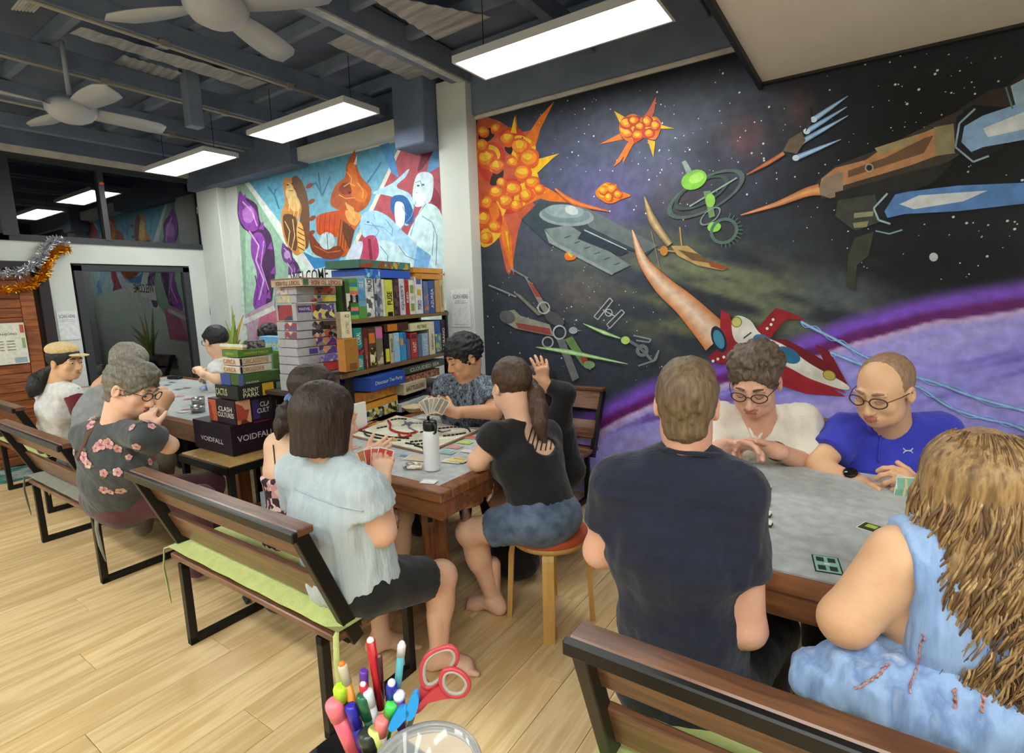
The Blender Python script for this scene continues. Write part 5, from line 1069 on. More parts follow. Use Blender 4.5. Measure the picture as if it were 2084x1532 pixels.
# wavy hair: a shaped mass plus separate locks
F = SDF(*bbox([p14(x, y, z) for x in (-.2, .2) for y in (-.2, .12) for z in (-.52, .16)], .05), .0075)
F.ell(p14(0, -.014, .042), (.088, .106, .094), R14, k=0); F.ecap(p14(0, -.04, .02), p14(.01, -.075, -.16), R14[:, 0], .098, .118, .085, .065, k=.05); F.ecap(p14(.01, -.075, -.16), p14(.05, -.095, -.36), R14[:, 0], .118, .075, .055, .028, k=.05)
F.ell(p14(0, .095, -.05), (.060, .06, .10), R14, k=.01, op='-')
H_wavy = mat('hair_wavy_blond_brown', (92, 66, 38), .42, c2=[(130, 98, 60), (168, 132, 84), (112, 82, 50)], scale=2.0, stretch=(34, 34, 7), bump=.5, bscale=3, lo=.3, hi=.72, sheen=.1)
H_w2 = mat('hair_golden_lock', (172, 138, 90), .4, c2=[(140, 104, 62), (196, 164, 112)], scale=3, stretch=(30, 30, 8)); H_w3 = mat('hair_deep_lock', (84, 58, 32), .45, c2=[(118, 86, 50)], scale=3, stretch=(30, 30, 8))  # golden and dark brown locks, the hair's own tones
v, f, m = F.mesh(2); L = (v - p14(0, 0, 0)) @ R14; wv = np.sin(L[:, 2] * 40 + L[:, 0] * 20) * .25 + fbm(L * np.array([60, 60, 9]), 3, 3) * 1.6 - .8; v = v + normals(v, f) * (wv * .007)[:, None]
hair_main = sdf_part('hair', tP14, [(v, f, m)], H_wavy)
rr = random.Random(12); sets = {0: [], 1: [], 2: []}
for i in range(480):
    a = rr.uniform(2.4, 7.0); top = rr.uniform(.0, .8) ** 1.5; x0_, y0_ = math.cos(a), math.sin(a)      # angle round the head (back = -y)
    ln = rr.uniform(.30, .58) if y0_ < -.2 else rr.uniform(.22, .38); grp = int(a * 5); ph = grp * 1.7 + rr.uniform(-.5, .5); fq = 34 + (grp % 5) * 3; am_ = rr.uniform(.006, .012); pts_ = []; rs = []; lift = rr.uniform(.99, 1.07); sp_ = rr.uniform(-.02, .02)
    n_ = 26
    for j in range(n_ + 1):
        t_ = j / n_; z = .128 - top * .06 - t_ * (ln + .1)
        if z > .04: q = math.sqrt(max(0.02, 1 - ((z - .042) / .098) ** 2)); rx, ry = .090 * q, .108 * q; cy = -.014; cx_ = 0
        else: g = min(1, (.04 - z) / .2); h_ = max(0, -z - .16); rx = .090 + .030 * g - h_ * .16; ry = .106 - .038 * g - h_ * .13; cy = -.014 - .060 * g - h_ * .08; cx_ = h_ * .16 + .01 * g
        w_ = am_ * max(0, min(1, (t_ - .12) * 3.5)) * (1 + .7 * t_); x = cx_ + x0_ * rx * lift + sp_ * t_ + w_ * math.sin(ph + t_ * ln * fq * 1.5); y = y0_ * ry * lift + cy + w_ * .8 * math.cos(ph + t_ * ln * fq * 1.5)
        pts_.append(p14(x, y, z)); rs.append((.0026 if i % 4 else .0040) * (1 - .85 * t_ ** 3) * (0.5 + min(.5, t_ * 4)))
    sets[0 if i % 9 < 4 else (1 if i % 9 < 6 else 2)].append((pts_, rs))
for k_, mm in ((0, H_wavy), (1, H_w2), (2, H_w3)): strands('wavy_locks', tP14, [(a, b) for a, b in sets[k_]], .004, mm, kind='stuff')
# --- person in cream linen shirt, curly hair, glasses, facing the camera
s12 = 1.13
J = dict(head=D(1537, 778, 2.12), neck=D(1545, 868, 2.24), sl=D(1630, 858, 2.26), sr=D(1462, 852, 2.30), el=D(1648, 945, 2.22), er=D(1440, 940, 2.25), wl=D(1572, 915, 2.06), wr=D(1478, 908, 2.10), pelvis=D(1545, 1010, 2.40))
J['pelvis'][2] = .50; seat_legs(J, -95, s12)
tP12, p, R, J, body = person('person with curly brown hair and glasses in cream linen shirt, looking down', J, SKp, s=s12, w=1.0, head=dict(f=(-.02, -1, -.50), u=(.0, -.35, 1), s=1.0), hair='curly', hairm=H_curl, shirt='linen_shirt', shirtm=C_white, sleeve=.86, sleeve_r=1.2,
    pants='trousers', pantsm=C_khaki, closed=True, hands=[dict(wrist=J['wl'], elbow=J['el'], d=(-.95, -.25, .25), n=(-.2, -.6, -.6), th=(-.2, -.4, .9), curl=(.5, .6, .6, .7)), dict(wrist=J['wr'], elbow=J['er'], d=(.95, -.2, .28), n=(.2, -.5, -.7), th=(0, -.4, .9), curl=(.4, .5, .5, .6))], fold=.010, seed=4)
glasses(tP12, p, s12, (60, 40, 30))
so = [c for c in tP12.children if c.name.startswith('linen_shirt')][0]
def on(o_, u, v, off=.003):
    pt, n_ = surf_from_cam(o_, u, v); 
    return None if pt is None else pt - nrm(ray(u, v)) * off
def stroke(parent, o_, px, r, m, name='seam', flat=.5):
    q = [on(o_, a, b) for a, b in px]; q = [x for x in q if x is not None]
    if len(q) > 1: part(name, MB().tube(q, r, 6), m, parent, True)
def lerp_px(pts, n=6):
    return [(a[0] + (b[0] - a[0]) * k / n, a[1] + (b[1] - a[1]) * k / n) for a, b in zip(pts[:-1], pts[1:]) for k in range(n)] + [pts[-1]]
stroke(tP12, so, lerp_px([(1538, 905), (1556, 868), (1578, 826)]), .007, C_white, 'collar_edge'); stroke(tP12, so, lerp_px([(1538, 905), (1526, 872), (1512, 826)]), .007, C_white, 'collar_edge')
vn = [on(so, a, b, .0015) for a, b in [(1537, 900), (1522, 850), (1528, 830), (1560, 832), (1566, 848)]]
if all(x is not None for x in vn): part('open_neckline', MB().add(vn, [(0, 1, 2, 3, 4)]), SKp, tP12)
wv = J['wl'] + nrm(J['el'] - J['wl']) * .03
def band(parent, c, ax, r, w, m, name='watch_strap'): part(name, MB().lathe(np.array(c) - nrm(ax) * w / 2, [(r, 0), (r + .003, 0), (r + .003, w), (r, w)], 20, axis=ax), m, parent, True)
band(tP12, wv, J['el'] - J['wl'], .031 * s12, .022, mat('brown_leather', (58, 36, 26), .5))
# --- person in blue polo, glasses, short hair
s13 = 1.15
J = dict(head=D(1800, 795, 2.00), neck=D(1815, 872, 2.13), sl=D(1912, 880, 2.10), sr=D(1722, 878, 2.20), el=D(1960, 990, 2.02), er=D(1664, 950, 2.12), wl=D(1880, 1000, 1.86), wr=D(1752, 986, 1.98), pelvis=D(1822, 1030, 2.25))
J['pelvis'][2] = .50; seat_legs(J, -100, s13)
tP13, p, R, J, body = person('balding person with black glasses in royal blue polo shirt', J, SKw, s=s13, w=1.04, head=dict(f=(-.50, -1, -.38), u=(-.1, -.3, 1), s=.98), hair='receding', hairm=H_shave, closed=True, shirt='polo_shirt', shirtm=C_blue, sleeve=.62, sleeve_r=1.12,
    pants='trousers', pantsm=C_blackp, hands=[dict(wrist=J['wl'], elbow=J['el'], d=(-.5, -.45, .5), n=(-.6, .1, -.3), th=(.2, -.2, .9), curl=(.6, .7, .8, .9)), dict(wrist=J['wr'], elbow=J['er'], d=(.9, -.25, .05), n=(.1, -.5, -.8), th=(.3, -.6, .5), curl=(.5, .55, .6, .7))], fold=.008, seed=9)
glasses(tP13, p, s13 * .98, (20, 18, 20))
so = [c for c in tP13.children if c.name.startswith('polo')][0]
stroke(tP13, so, lerp_px([(1766, 858), (1776, 882), (1792, 878)]), .008, C_blue, 'collar'); stroke(tP13, so, lerp_px([(1792, 878), (1826, 872), (1846, 836)]), .009, C_blue, 'collar'); stroke(tP13, so, lerp_px([(1794, 880), (1790, 905), (1788, 940)]), .004, C_blue, 'button_placket')
for q_ in ([(1838, 912), (1842, 916), (1848, 917), (1854, 916), (1858, 912)], [(1838, 922), (1842, 918), (1848, 917), (1854, 918), (1858, 922)]):
    stroke(tP13, so, q_, .0022, mat('pale_print', (206, 206, 214), .5), 'chest_logo')
wv = J['wr'] + nrm(J['er'] - J['wr']) * .035; band(tP13, wv, J['er'] - J['wr'], .031 * s13, .024, mat('red_silicone', (214, 52, 44), .5))
zz = nrm(np.cross(J['er'] - J['wr'], V(.9, .3, 0))); zz = zz if zz[2] > 0 else -zz
part('watch_face', MB().lathe(wv + V(-.004, -.012, .030), [(.001, .0), (.022, .0), (.024, .004), (.024, .010), (.021, .013), (.001, .013)], 24, axis=(-.1, -.55, 1)), mat('watch_black', (14, 14, 15), .15), tP13, True)
# --- person in pale blouse with brown bob
J = dict(head=D(662, 856, 1.90), neck=D(676, 934, 1.92), sl=D(606, 960, 2.02), sr=D(744, 1000, 1.82), el=D(640, 1080, 2.25), er=D(778, 1082, 1.86), wl=D(728, 962, 2.20), wr=D(778, 984, 1.98), pelvis=D(716, 1165, 1.98))
J['pelvis'][2] = .53; J['kr'] = Y(898, 1172, 1.53); J['ar'] = Z(893, 1318, .10); J['kl'] = Y(800, 1190, 1.78); J['al'] = Z(775, 1288, .09)
tP7, p, R, J, body = person('barefoot person with brown bob in pale blue blouse and black shorts, holding cards', J, SKf, s=1.04, w=1.06, head=dict(f=(.22, 1, -.20), u=(0, .2, 1), s=1.04, eyes=False), hair='bob', hairm=H_dark, shirt='blouse', shirtm=C_pale, sleeve=.42, sleeve_r=1.3,
    pants='shorts', pantsm=C_blk, thigh_cover=.76, hands=[dict(wrist=J['wl'], elbow=J['el'], d=(.5, -.1, .7), n=(.5, -.6, .1), th=(.6, 0, .6), curl=(.5, .6, .7, .8)), dict(wrist=J['wr'], elbow=J['er'], d=(-.05, .15, 1), n=(-.5, .6, .1), th=(-.6, -.4, .4), curl=(.7, .8, .9, 1.0), thumb=(.4, .3))], bare=[('ar', (.85, .5, 0)), ('al', (.6, .7, 0))], male=False, bust=1.0, fold=.012, fold_sc=(18, 18, 2.5), flare=-.012, vox=.0085, arm=1.14, hem=J['pelvis'] + V(0, 0, .03), seed=2)
band(tP7, J['wr'] + nrm(J['er'] - J['wr']) * .05, J['er'] - J['wr'], .031, .018, mat('taupe_band', (140, 126, 112), .6))
so = [c for c in tP7.children if c.name.startswith('blouse')][0]
stroke(tP7, so, lerp_px([(600, 995), (640, 1012), (690, 1030), (740, 1040)]), .003, C_pale, 'yoke_seam')
# --- person in strappy floral dress with ponytail
J = dict(head=D(640, 800, 2.45), neck=D(606, 882, 2.42), sl=D(566, 905, 2.42), sr=D(655, 905, 2.42), el=D(560, 975, 2.45), er=D(690, 960, 2.50), wl=D(620, 965, 2.66), wr=D(745, 925, 2.66), pelvis=D(612, 1060, 2.42))
J['pelvis'][2] = .52; seat_legs(J, 75)
def strap_cut(F, J, right, fw, up, s): F.cut(J['sl'] * .5 + J['sr'] * .5 - up * .13 * s, up)
tP6, p, R, J, body = person('person with dark ponytail and blue scrunchie in pink and dark floral dress', J, SKl, s=1.02, w=.88, head=dict(f=(.75, .7, -.15), u=(0, 0, 1), s=1.02, eyes=False), hair='tied', hairm=H_dark, shirt='floral_dress', shirtm=C_flor, sleeve=0, back_cut=strap_cut, tank=True,
    pants='skirt', pantsm=C_flor, thigh_cover=.9, male=False, bust=.9, fold=.006, seed=5, hands=[dict(wrist=J['wl'], elbow=J['el'], d=(.5, .8, .1), n=(0, 0, -1), th=(1, 0, 0)), dict(wrist=J['wr'], elbow=J['er'], d=(.6, .6, .3), n=(-.6, .6, 0), th=(0, 0, 1))])
q = [D(592, 822, 2.42), D(582, 840, 2.38), D(575, 866, 2.34), D(566, 892, 2.32)]; F = SDF(*bbox(q, .1), .006); F.chain([D(610, 808, 2.44)] + q, [.03, .026, .040, .036, .012], k=.02); v, f, m = F.mesh(2); v = displace(v, f, .006, (60, 60, 12), 6); sdf_part('ponytail', tP6, [(v, f, m)], H_dark)
part('scrunchie', MB().tube([D(592, 820, 2.415) + V(.027 * math.cos(a) * .7, -.004, .030 * math.sin(a)) for a in np.linspace(0, 6.283, 13)[:-1]], [.014, .017] * 6, 8, closed=True), cloth('scrunchie_blue', (96, 130, 172), (70, 96, 140)), tP6, True)
for q_ in (((598, 872), (586, 960)), ((556, 905), (562, 965)), ((640, 880), (636, 960))):
    r_ = [on(body, *a, off=.002) for a in lerp_px([q_[0], q_[1]], 8)]; r_ = [x for x in r_ if x is not None]
    if len(r_) > 1: part('strap', MB().tube(r_, .0028, 6), mat('strap_dark', (46, 28, 36), .7), tP6, True)
# --- person in black open-back top and denim shorts on the stool
J = dict(head=D(1040, 786, 2.50), neck=D(1062, 868, 2.50), sl=D(1006, 890, 2.40), sr=D(1112, 884, 2.62), el=D(972, 938, 2.42), er=D(1130, 960, 2.75), wl=D(1000, 948, 2.58), wr=D(1050, 960, 2.80), pelvis=D(1112, 1052, 2.42))
J['pelvis'][2] = .55; J['kl'] = Y(957, 1082, 1.83); J['al'] = Z(1003, 1212, .09); J['kr'] = Y(1015, 1010, 2.25); J['ar'] = V(J['kr'][0] + .05, J['kr'][1] + .02, .09)
def openback(F, J, right, fw, up, s):
    F.cut(J['pelvis'] + up * .045 * s, -up); Rc = np.array([RX, FW, -DN]).T; F.ell(D(1084, 878, 2.36), (.038, .14, .060), Rc, k=.006, op='-'); F.ell(D(1112, 910, 2.38), (.055, .14, .035), Rc, k=.006, op='-')
J9 = J
tP9, p, R, J, body9 = person('barefoot person in black open-back top and denim shorts sitting on the stool', J, SKf, s=1.06, w=.93, head=dict(f=(-.92, .40, -.12), u=(0, 0, 1), s=1.0, eyes=False), hair='tied', hairm=H_brown, shirt='open_back_top', shirtm=C_blk, sleeve=.40, back_cut=openback,
    pants='denim_shorts', pantsm=C_jeans, thigh_cover=.62, hands=[dict(wrist=J['wl'], elbow=J['el'], d=(.25, -.1, -1), n=(-.8, -.2, 0), th=(0, -1, 0), curl=(.2, .3, .4, .5)), dict(wrist=J['wr'], elbow=J['er'], d=(-1, .2, 0), n=(0, 0, -1), th=(0, 1, 0))], bare=[('al', (-.95, -.12, 0)), ('ar', (-.9, .3, 0))], male=False, bust=.9, fold=.004, vox=.0085, arm=1.05, seed=6)
q = [D(1080, 782, 2.50), D(1090, 800, 2.46), D(1096, 830, 2.42), D(1100, 862, 2.40), D(1108, 900, 2.40)]; F = SDF(*bbox(q, .1), .006); F.chain([D(1066, 786, 2.50)] + q, [.03, .026, .036, .040, .034, .010], k=.02); v, f, m = F.mesh(2); v = displace(v, f, .007, (60, 60, 10), 8); sdf_part('ponytail', tP9, [(v, f, m)], H_brown)
tp = [c for c in tP9.children if c.name.startswith('open_back')][0]
for k_ in range(6):
    a_ = (1084 + k_ * 8, 868 + k_ * 4); b_ = (1070 + k_ * 10, 916 - (k_ > 4) * 2); r_ = []
    for (x, y) in lerp_px([a_, b_], 8):
        c1_, _ = surf_from_cam(body9, x, y)
        if c1_ is not None: r_.append(c1_ - nrm(ray(x, y)) * .006)
    if len(r_) > 3: part('back_strap', MB().tube(r_, .0032, 6), C_blk, tP9, True)
0 and part('waistband', MB().tube([J['pelvis'] + V(0, 0, .11) + V(.14 * math.cos(a), .13 * math.sin(a), 0) for a in np.linspace(0, 6.283, 25)[:-1]], [.012] * 24, 6, closed=True), C_jeans, tP9, True)
# --- person in grey leaf print shirt, black spiky hair, far side of the central table
J = dict(head=D(946, 728, 3.30), neck=D(955, 772, 3.36), sl=D(1000, 792, 3.36), sr=D(908, 786, 3.42), el=D(1006, 838, 3.20), er=D(900, 826, 3.35), wl=D(920, 838, 3.10), wr=D(892, 828, 3.16), pelvis=D(965, 880, 3.5))
J['pelvis'][2] = .50; seat_legs(J, -110)
tP8, p, R, J, body = person('person with spiky black hair in grey leaf print shirt, holding a fan of cards', J, SKt, s=1.12, w=1.0, head=dict(f=(-.45, -1, -.38), u=(-.1, -.25, 1), s=1.0), closed=True, hair='spiky', hairm=H_black, shirt='leaf_print_shirt', shirtm=C_leaf, sleeve=.7, sleeve_r=1.15,
    pants='trousers', pantsm=C_blackp, hands=[dict(wrist=J['wl'], elbow=J['el'], d=(-.8, -.3, .35), n=(-.3, .3, -.3), th=(0, -.2, .9), curl=(.5, .6, .7, .7)), dict(wrist=J['wr'], elbow=J['er'], d=(-.2, -.7, .5), n=(.3, -.3, -.3), th=(.2, -.2, .9), curl=(.5, .6, .7, .7))], fold=.006, seed=13, arm=1.1)
# --- person in black behind, hand at the head
J = dict(head=D(1098, 790, 3.15), neck=D(1112, 832, 3.2), sl=D(1138, 850, 3.05), sr=D(1085, 850, 3.35), el=D(1150, 800, 3.0), er=D(1070, 920, 3.3), wl=D(1108, 780, 3.0), wr=D(1020, 930, 3.2), pelvis=D(1140, 950, 3.25))
J['pelvis'][2] = .50; seat_legs(J, -150)
tP10, p, R, J, body = person('person in black long sleeves with one hand on dark hair, by the space mural', J, SKt, s=1.06, w=.95, head=dict(f=(-.9, -.3, -.5), u=(0, 0, 1), eyes=False), hair='bob', hairm=H_black, shirt='hooded_top', shirtm=C_blk, sleeve=1.8,
    pants='trousers', pantsm=C_blk, hands=[dict(wrist=J['wl'], elbow=J['el'], d=(-.15, -.05, 1), n=(-.6, .6, 0), th=(-.6, -.5, 0), curl=(.25, .3, .3, .35), spread=.16), dict(wrist=J['wr'], elbow=J['er'], d=(-1, -.2, 0), n=(0, 0, -1), th=(0, 1, 0))], seed=15)
# --- person in dark floral shirt, left
J = dict(head=D(266, 792, 2.72), neck=D(236, 868, 2.74), sl=D(176, 886, 2.86), sr=D(300, 892, 2.62), el=D(250, 930, 3.1), er=D(346, 888, 2.80), wl=D(290, 868, 2.95), wr=D(292, 842, 2.62), pelvis=D(235, 1010, 2.95))
J['sr'] = D(292, 888, 2.6); J['er'] = D(344, 906, 2.72); J['wr'] = D(308, 876, 2.66); J['wl'] = D(318, 880, 2.95); J['el'] = D(300, 930, 3.1); J['pelvis'][2] = .50; seat_legs(J, 52)
tP3, p3, R3, J3, body3 = person('person leaning on one hand, brown hair and glasses, in charcoal shirt with pink flowers', J, SKf, s=1.06, w=1.12, head=dict(f=(.80, .45, -.40), u=(.2, .2, 1), s=1.10), hair='short_full', hairm=H_pepper, shirt='floral_shirt', shirtm=C_char, sleeve=.55, sleeve_r=1.2,
    pants='trousers', pantsm=cloth('maroon_brown', (84, 44, 48)), hands=[dict(wrist=J['wr'], elbow=J['er'], d=(-.25, .0, .85), n=(-.5, .6, 0), th=(-.2, .5, .2), curl=(.9, 1.0, 1.1, 1.1)), dict(wrist=J['wl'], elbow=J['el'], d=(.1, -.4, .5), n=(-.3, -.4, .6), th=(0, 0, 1), curl=(1.0, 1.1, 1.2, 1.2))], fold=.007, belly=.02, seed=17)
glasses(tP3, p3, 1.16, (70, 40, 36))
so = [c for c in tP3.children if c.name.startswith('floral_shirt')][0]
_st = [on(so, a, b, .004) for a, b in lerp_px([(228, 824), (205, 850), (178, 886), (158, 935)], 5)]; _st = [x for x in _st if x is not None]
part('bag_strap', MB().tube(_st, .014, 6, flat=.3), mat('brown_webbing', (92, 60, 50), .7), tP3, True)
M_pet = mat('pink_petal_print', (216, 168, 168), .8, c2=(188, 122, 124), scale=60); M_pet2 = mat('cream_petal_print', (222, 196, 190), .8, c2=(196, 140, 136), scale=60); M_cen = mat('flower_centre_print', (150, 84, 80), .8); M_lf = mat('leaf_print', (84, 92, 70), .8)
rr = random.Random(4)
for (u_, v_, r_) in ((206, 905, 13), (222, 902, 14), (196, 912, 10), (240, 912, 11), (186, 865, 12), (188, 852, 9), (262, 852, 9), (270, 870, 9), (302, 858, 12), (308, 868, 9), (172, 930, 14), (180, 944, 11), (212, 962, 10), (240, 960, 11), (246, 998, 12), (212, 996, 11), (288, 968, 10), (304, 940, 9), (278, 908, 10), (240, 828, 8), (152, 920, 8), (262, 930, 7), (226, 1000, 8), (300, 972, 9)):
    pt, n_ = surf_from_cam(so, u_, v_)
    if pt is None: continue
    rad = r_ * dep(pt) / FPX; R_f = np.array(frame(n_)[0]), frame(n_)[2]; mb = MB(); a0 = rr.uniform(0, 6.28)
    for k_ in range(5):
        a = a0 + k_ * 1.2566; c_ = pt + n_ * .004 + (R_f[0] * math.cos(a) + R_f[1] * math.sin(a)) * rad * .5
        mb.add([c_ + (R_f[0] * math.cos(b) + R_f[1] * math.sin(b)) * rad * .42 for b in np.linspace(0, 6.283, 9)[:-1]], [tuple(range(8))], rr.choice([0, 0, 1]))
    mb.add([pt + n_ * .0052 + (R_f[0] * math.cos(b) + R_f[1] * math.sin(b)) * rad * .2 for b in np.linspace(0, 6.283, 8)[:-1]], [tuple(range(7))], 2)
    a = a0 + .6; c_ = pt + n_ * .0034 + (R_f[0] * math.cos(a) + R_f[1] * math.sin(a)) * rad * 1.1
    mb.add([c_ + R_f[0] * rad * .6 * x_ + R_f[1] * rad * .3 * y_ for x_, y_ in ((-1, 0), (0, 1), (1, 0), (0, -1))], [(0, 1, 2, 3)], 3)
    part('printed_flower', mb, [M_pet, M_pet2, M_cen, M_lf], tP3)
# --- person in grey tee beyond the floral shirt
J = dict(head=D(262, 745, 3.5), neck=D(212, 790, 3.5), sl=D(196, 815, 3.6), sr=D(246, 812, 3.4), el=D(330, 800, 3.9), er=D(338, 808, 3.45), wl=D(300, 790, 3.9), wr=D(322, 850, 3.35), pelvis=D(170, 940, 3.6))
J['pelvis'][2] = .50; seat_legs(J, 40)
person('person in light grey t-shirt with greying hair, beyond the one in flowered shirt', J, SKt, s=1.12, w=1.0, head=dict(f=(.9, .3, -.5), u=(0, 0, 1), s=1.05, eyes=False), hair='short', hairm=H_grey, shirt='t_shirt', shirtm=C_grey, sleeve=.55,
    pants='trousers', pantsm=C_khaki, hands=[dict(wrist=J['wr'], elbow=J['er'], d=(.1, -.3, -.5), n=(0, -.3, -1), th=(0, 0, 1)), dict(wrist=J['wl'], elbow=J['el'], d=(-.6, .2, .6), n=(0, .3, -1), th=(0, 0, 1))], seed=19)
# --- girl with cap and long ponytail at the far left
J = dict(head=D(133, 738, 4.0), neck=D(118, 782, 4.05), sl=D(92, 800, 4.1), sr=D(148, 800, 3.95), el=D(110, 840, 4.3), er=D(162, 836, 3.95), wl=D(150, 830, 4.3), wr=D(186, 826, 4.1), pelvis=D(112, 872, 4.15))
J['pelvis'][2] = .50; seat_legs(J, 60, .9)
tP1, p1, R1, J1, b1_ = person('young person with straw cap, long ponytail and maroon sleeved white top, far left', J, SKw, s=.98, w=.86, head=dict(f=(.9, .40, -.1), u=(0, 0, 1), s=1.14), hair='tied', hairm=H_black, shirt='white_top', shirtm=C_wht, sleeve=0,
    pants='trousers', pantsm=C_blk, hands=[dict(wrist=J['wr'], elbow=J['er'], d=(.6, .4, .4), n=(0, 0, -1), th=(0, 1, .3)), dict(wrist=J['wl'], elbow=J['el'], d=(.8, .2, .2), n=(0, 0, -1), th=(0, -1, .3))], male=False, bust=.6, seed=21)
F = SDF(*bbox([J1['sr'], J1['er'], J1['wr'], J1['sl'], J1['el']], .12), .008); F.cap(J1['sr'] - V(0, 0, 0), J1['er'], .062, .056, k=.02).cap(J1['er'], J1['wr'], .054, .040, k=.02, flat=True).cap(J1['sl'], J1['el'], .062, .056, k=.02); F.cap(J1['neck'] - V(0, 0, .01), J1['neck'] + V(0, 0, .03), .068, .062, k=.01); sdf_part('maroon_sleeves', tP1, [F.mesh(2)], C_mar)
q = [D(92, 760, 4.0), D(78, 772, 3.98), D(72, 790, 3.96), D(62, 806, 3.95)]; F = SDF(*bbox(q, .14), .007); F.chain([D(110, 748, 4.0)] + q, [.03, .034, .05, .05, .018], k=.03); v, f, m = F.mesh(2); v = displace(v, f, .010, (40, 40, 12), 9); sdf_part('ponytail', tP1, [(v, f, m)], H_black)
F = SDF(*bbox([p1(-.16, -.16, 0), p1(.16, .2, .2)], .06), .006); F.ell(p1(0, -.02, .088), (.096, .112, .058), R1, k=0).ell(p1(0, .115, .062), (.066, .058, .010), R1, k=.01); F.cut(p1(0, 0, .058), -R1[:, 2]); sdf_part('cap', tP1, [F.mesh(1)], cloth('straw', (226, 196, 142), (206, 174, 120), 60, .4, 300))
# --- boy with glasses, far side of the left table
J = dict(head=D(440, 695, 5.0), neck=D(452, 733, 5.05), sl=D(440, 750, 4.9), sr=D(465, 748, 5.2), el=D(440, 772, 4.85), er=D(480, 775, 5.2), wl=D(408, 758, 4.8), wr=D(424, 770, 5.1), pelvis=D(452, 800, 5.1))
J['pelvis'][2] = .50; seat_legs(J, -140)
tP4, p, R, J, b_ = person('young person with black hair and round glasses in off-white t-shirt, by the window corner', J, SKl, s=1.0, w=.85, head=dict(f=(-1, -.1, -.18), u=(0, 0, 1), s=1.18), hair='flat', hairm=H_black, shirt='t_shirt', shirtm=C_wht, sleeve=.6,
    pants='trousers', pantsm=C_blk, hands=[dict(wrist=J['wl'], elbow=J['el'], d=(-.8, .1, .5), n=(.4, 0, -1), th=(0, .3, .8), curl=(.7, .8, .9, .9)), dict(wrist=J['wr'], elbow=J['er'], d=(-1, 0, .1), n=(0, 0, -1), th=(0, 1, 0))], seed=23)
glasses(tP4, p, 1.18, (60, 50, 40), True)
# --- dark-haired person mostly hidden by the stacks of games
J = dict(head=D(549, 690, 5.0), neck=D(549, 735, 5.0), sl=D(575, 750, 5.0), sr=D(523, 750, 5.0), el=D(580, 790, 4.95), er=D(518, 790, 4.95), wl=D(560, 785, 4.7), wr=D(535, 785, 4.7), pelvis=D(549, 830, 5.05))
J['pelvis'][2] = .50; seat_legs(J, -90)
person('black haired person almost hidden behind the game box stacks', J, SKt, s=.98, w=.9, head=dict(f=(0, -1, -.3), u=(0, 0, 1)), hair='curly', hairm=H_black, shirt='t_shirt', shirtm=C_blk, sleeve=.6, pants='trousers', pantsm=C_blk,
    hands=[dict(wrist=J['wl'], elbow=J['el'], d=(-.3, -1, 0), n=(0, 0, -1), th=(-1, 0, 0)), dict(wrist=J['wr'], elbow=J['er'], d=(.3, -1, 0), n=(0, 0, -1), th=(1, 0, 0))], seed=25)
# ------------------------------------------------------------------ board games
def card_mat(c, c2=None, rough=.45): 
    n = 'print_%d_%d_%d' % tuple(c); return mat(n + ('b' if c2 else ''), c, rough, c2=c2, scale=60, vor=True, lo=.2, hi=.8) if c2 else mat(n, c, rough, c2=tuple(int(x * .92) for x in c), scale=30)
def art_mat(cols, sc=40):
    n = 'art_' + '_'.join('%02x%02x%02x' % tuple(c) for c in cols); return mat(n, cols[0], .45, c2=list(cols[1:]) if len(cols) > 2 else cols[1], scale=sc, vor=True, lo=.08, hi=.85)
GAMEG = 'board games on the bookshelf'
def box_axes(c, R, size): return np.array(c, float), np.array(R, float), np.array(size, float)
def game_box(label, c, size, R, col, faces, group, name='game_box', lid=True):
    """c centre, R columns = (along, out, up); faces: list of (face, [patches])"""
    c = np.array(c, float); R = np.array(R, float); size = np.array(size, float)
    t = thing(name, label, 'game box', c - R[:, 2] * size[2] / 2 * 0 - V(0, 0, abs(R[2]) @ size / 2), group)
    part('box_base', MB().box(c, size - .004, R=R), card_mat(tuple(int(x * .8) for x in col)), t)
    part('box_lid', MB().box(c + R[:, 2] * size[2] * .02 if size[2] < min(size[0], size[1]) else c, size * (np.array([1, 1, .94]) if size[2] < min(size[0], size[1]) else np.array([.94, 1, 1])), R=R, ch=.0015), card_mat(col), t)
    for (fc, items) in faces:
        if fc == 'out': o, r, u, n = c + R[:, 1] * (size[1] / 2 + .0006), R[:, 0], R[:, 2], R[:, 1]; w, h = size[0], size[2]
        elif fc == 'side': o, r, u, n = c + R[:, 0] * (size[0] / 2 + .0006), -R[:, 1], R[:, 2], R[:, 0]; w, h = size[1], size[2]
        for it in items:
            if it[0] == 'art':
                _, x0_, y0_, x1_, y1_, m = it; P_ = [o + r * (x - .5) * w + u * (y - .5) * h for x, y in ((x0_, y0_), (x1_, y0_), (x1_, y1_), (x0_, y1_))]
                part('cover_art', MB().prism(P_, n * .0012), m, t)
            else:
                _, s, x, y, hh, ww, colr, rot = it; mb = MB(); rr_, uu = (r, u) if rot == 0 else ((u, -r) if rot == 1 else ((-u, r) if rot == -1 else (-r, -u)))
                text_mb(mb, s, o + r * (x - .5) * w + u * (y - .5) * h + n * .0022, rr_, uu, hh * (h if rot in (0, 2) else w), w=ww * (w if rot in (0, 2) else h)); part('printed_title', mb, card_mat(colr), t)
    return t
Rsh = np.array([-SD, SN, (0, 0, 1)]).T   # along = from camera-left to right when seen from the front (towards the pillar)
def shelf_hit(u, v):
    d = ray(u, v); t_ = ((SO + V(0, 0, 0) - CAMP) @ SN) / (d @ SN); P_ = CAMP + d * t_; return (P_ - SO) @ SD, P_[2]
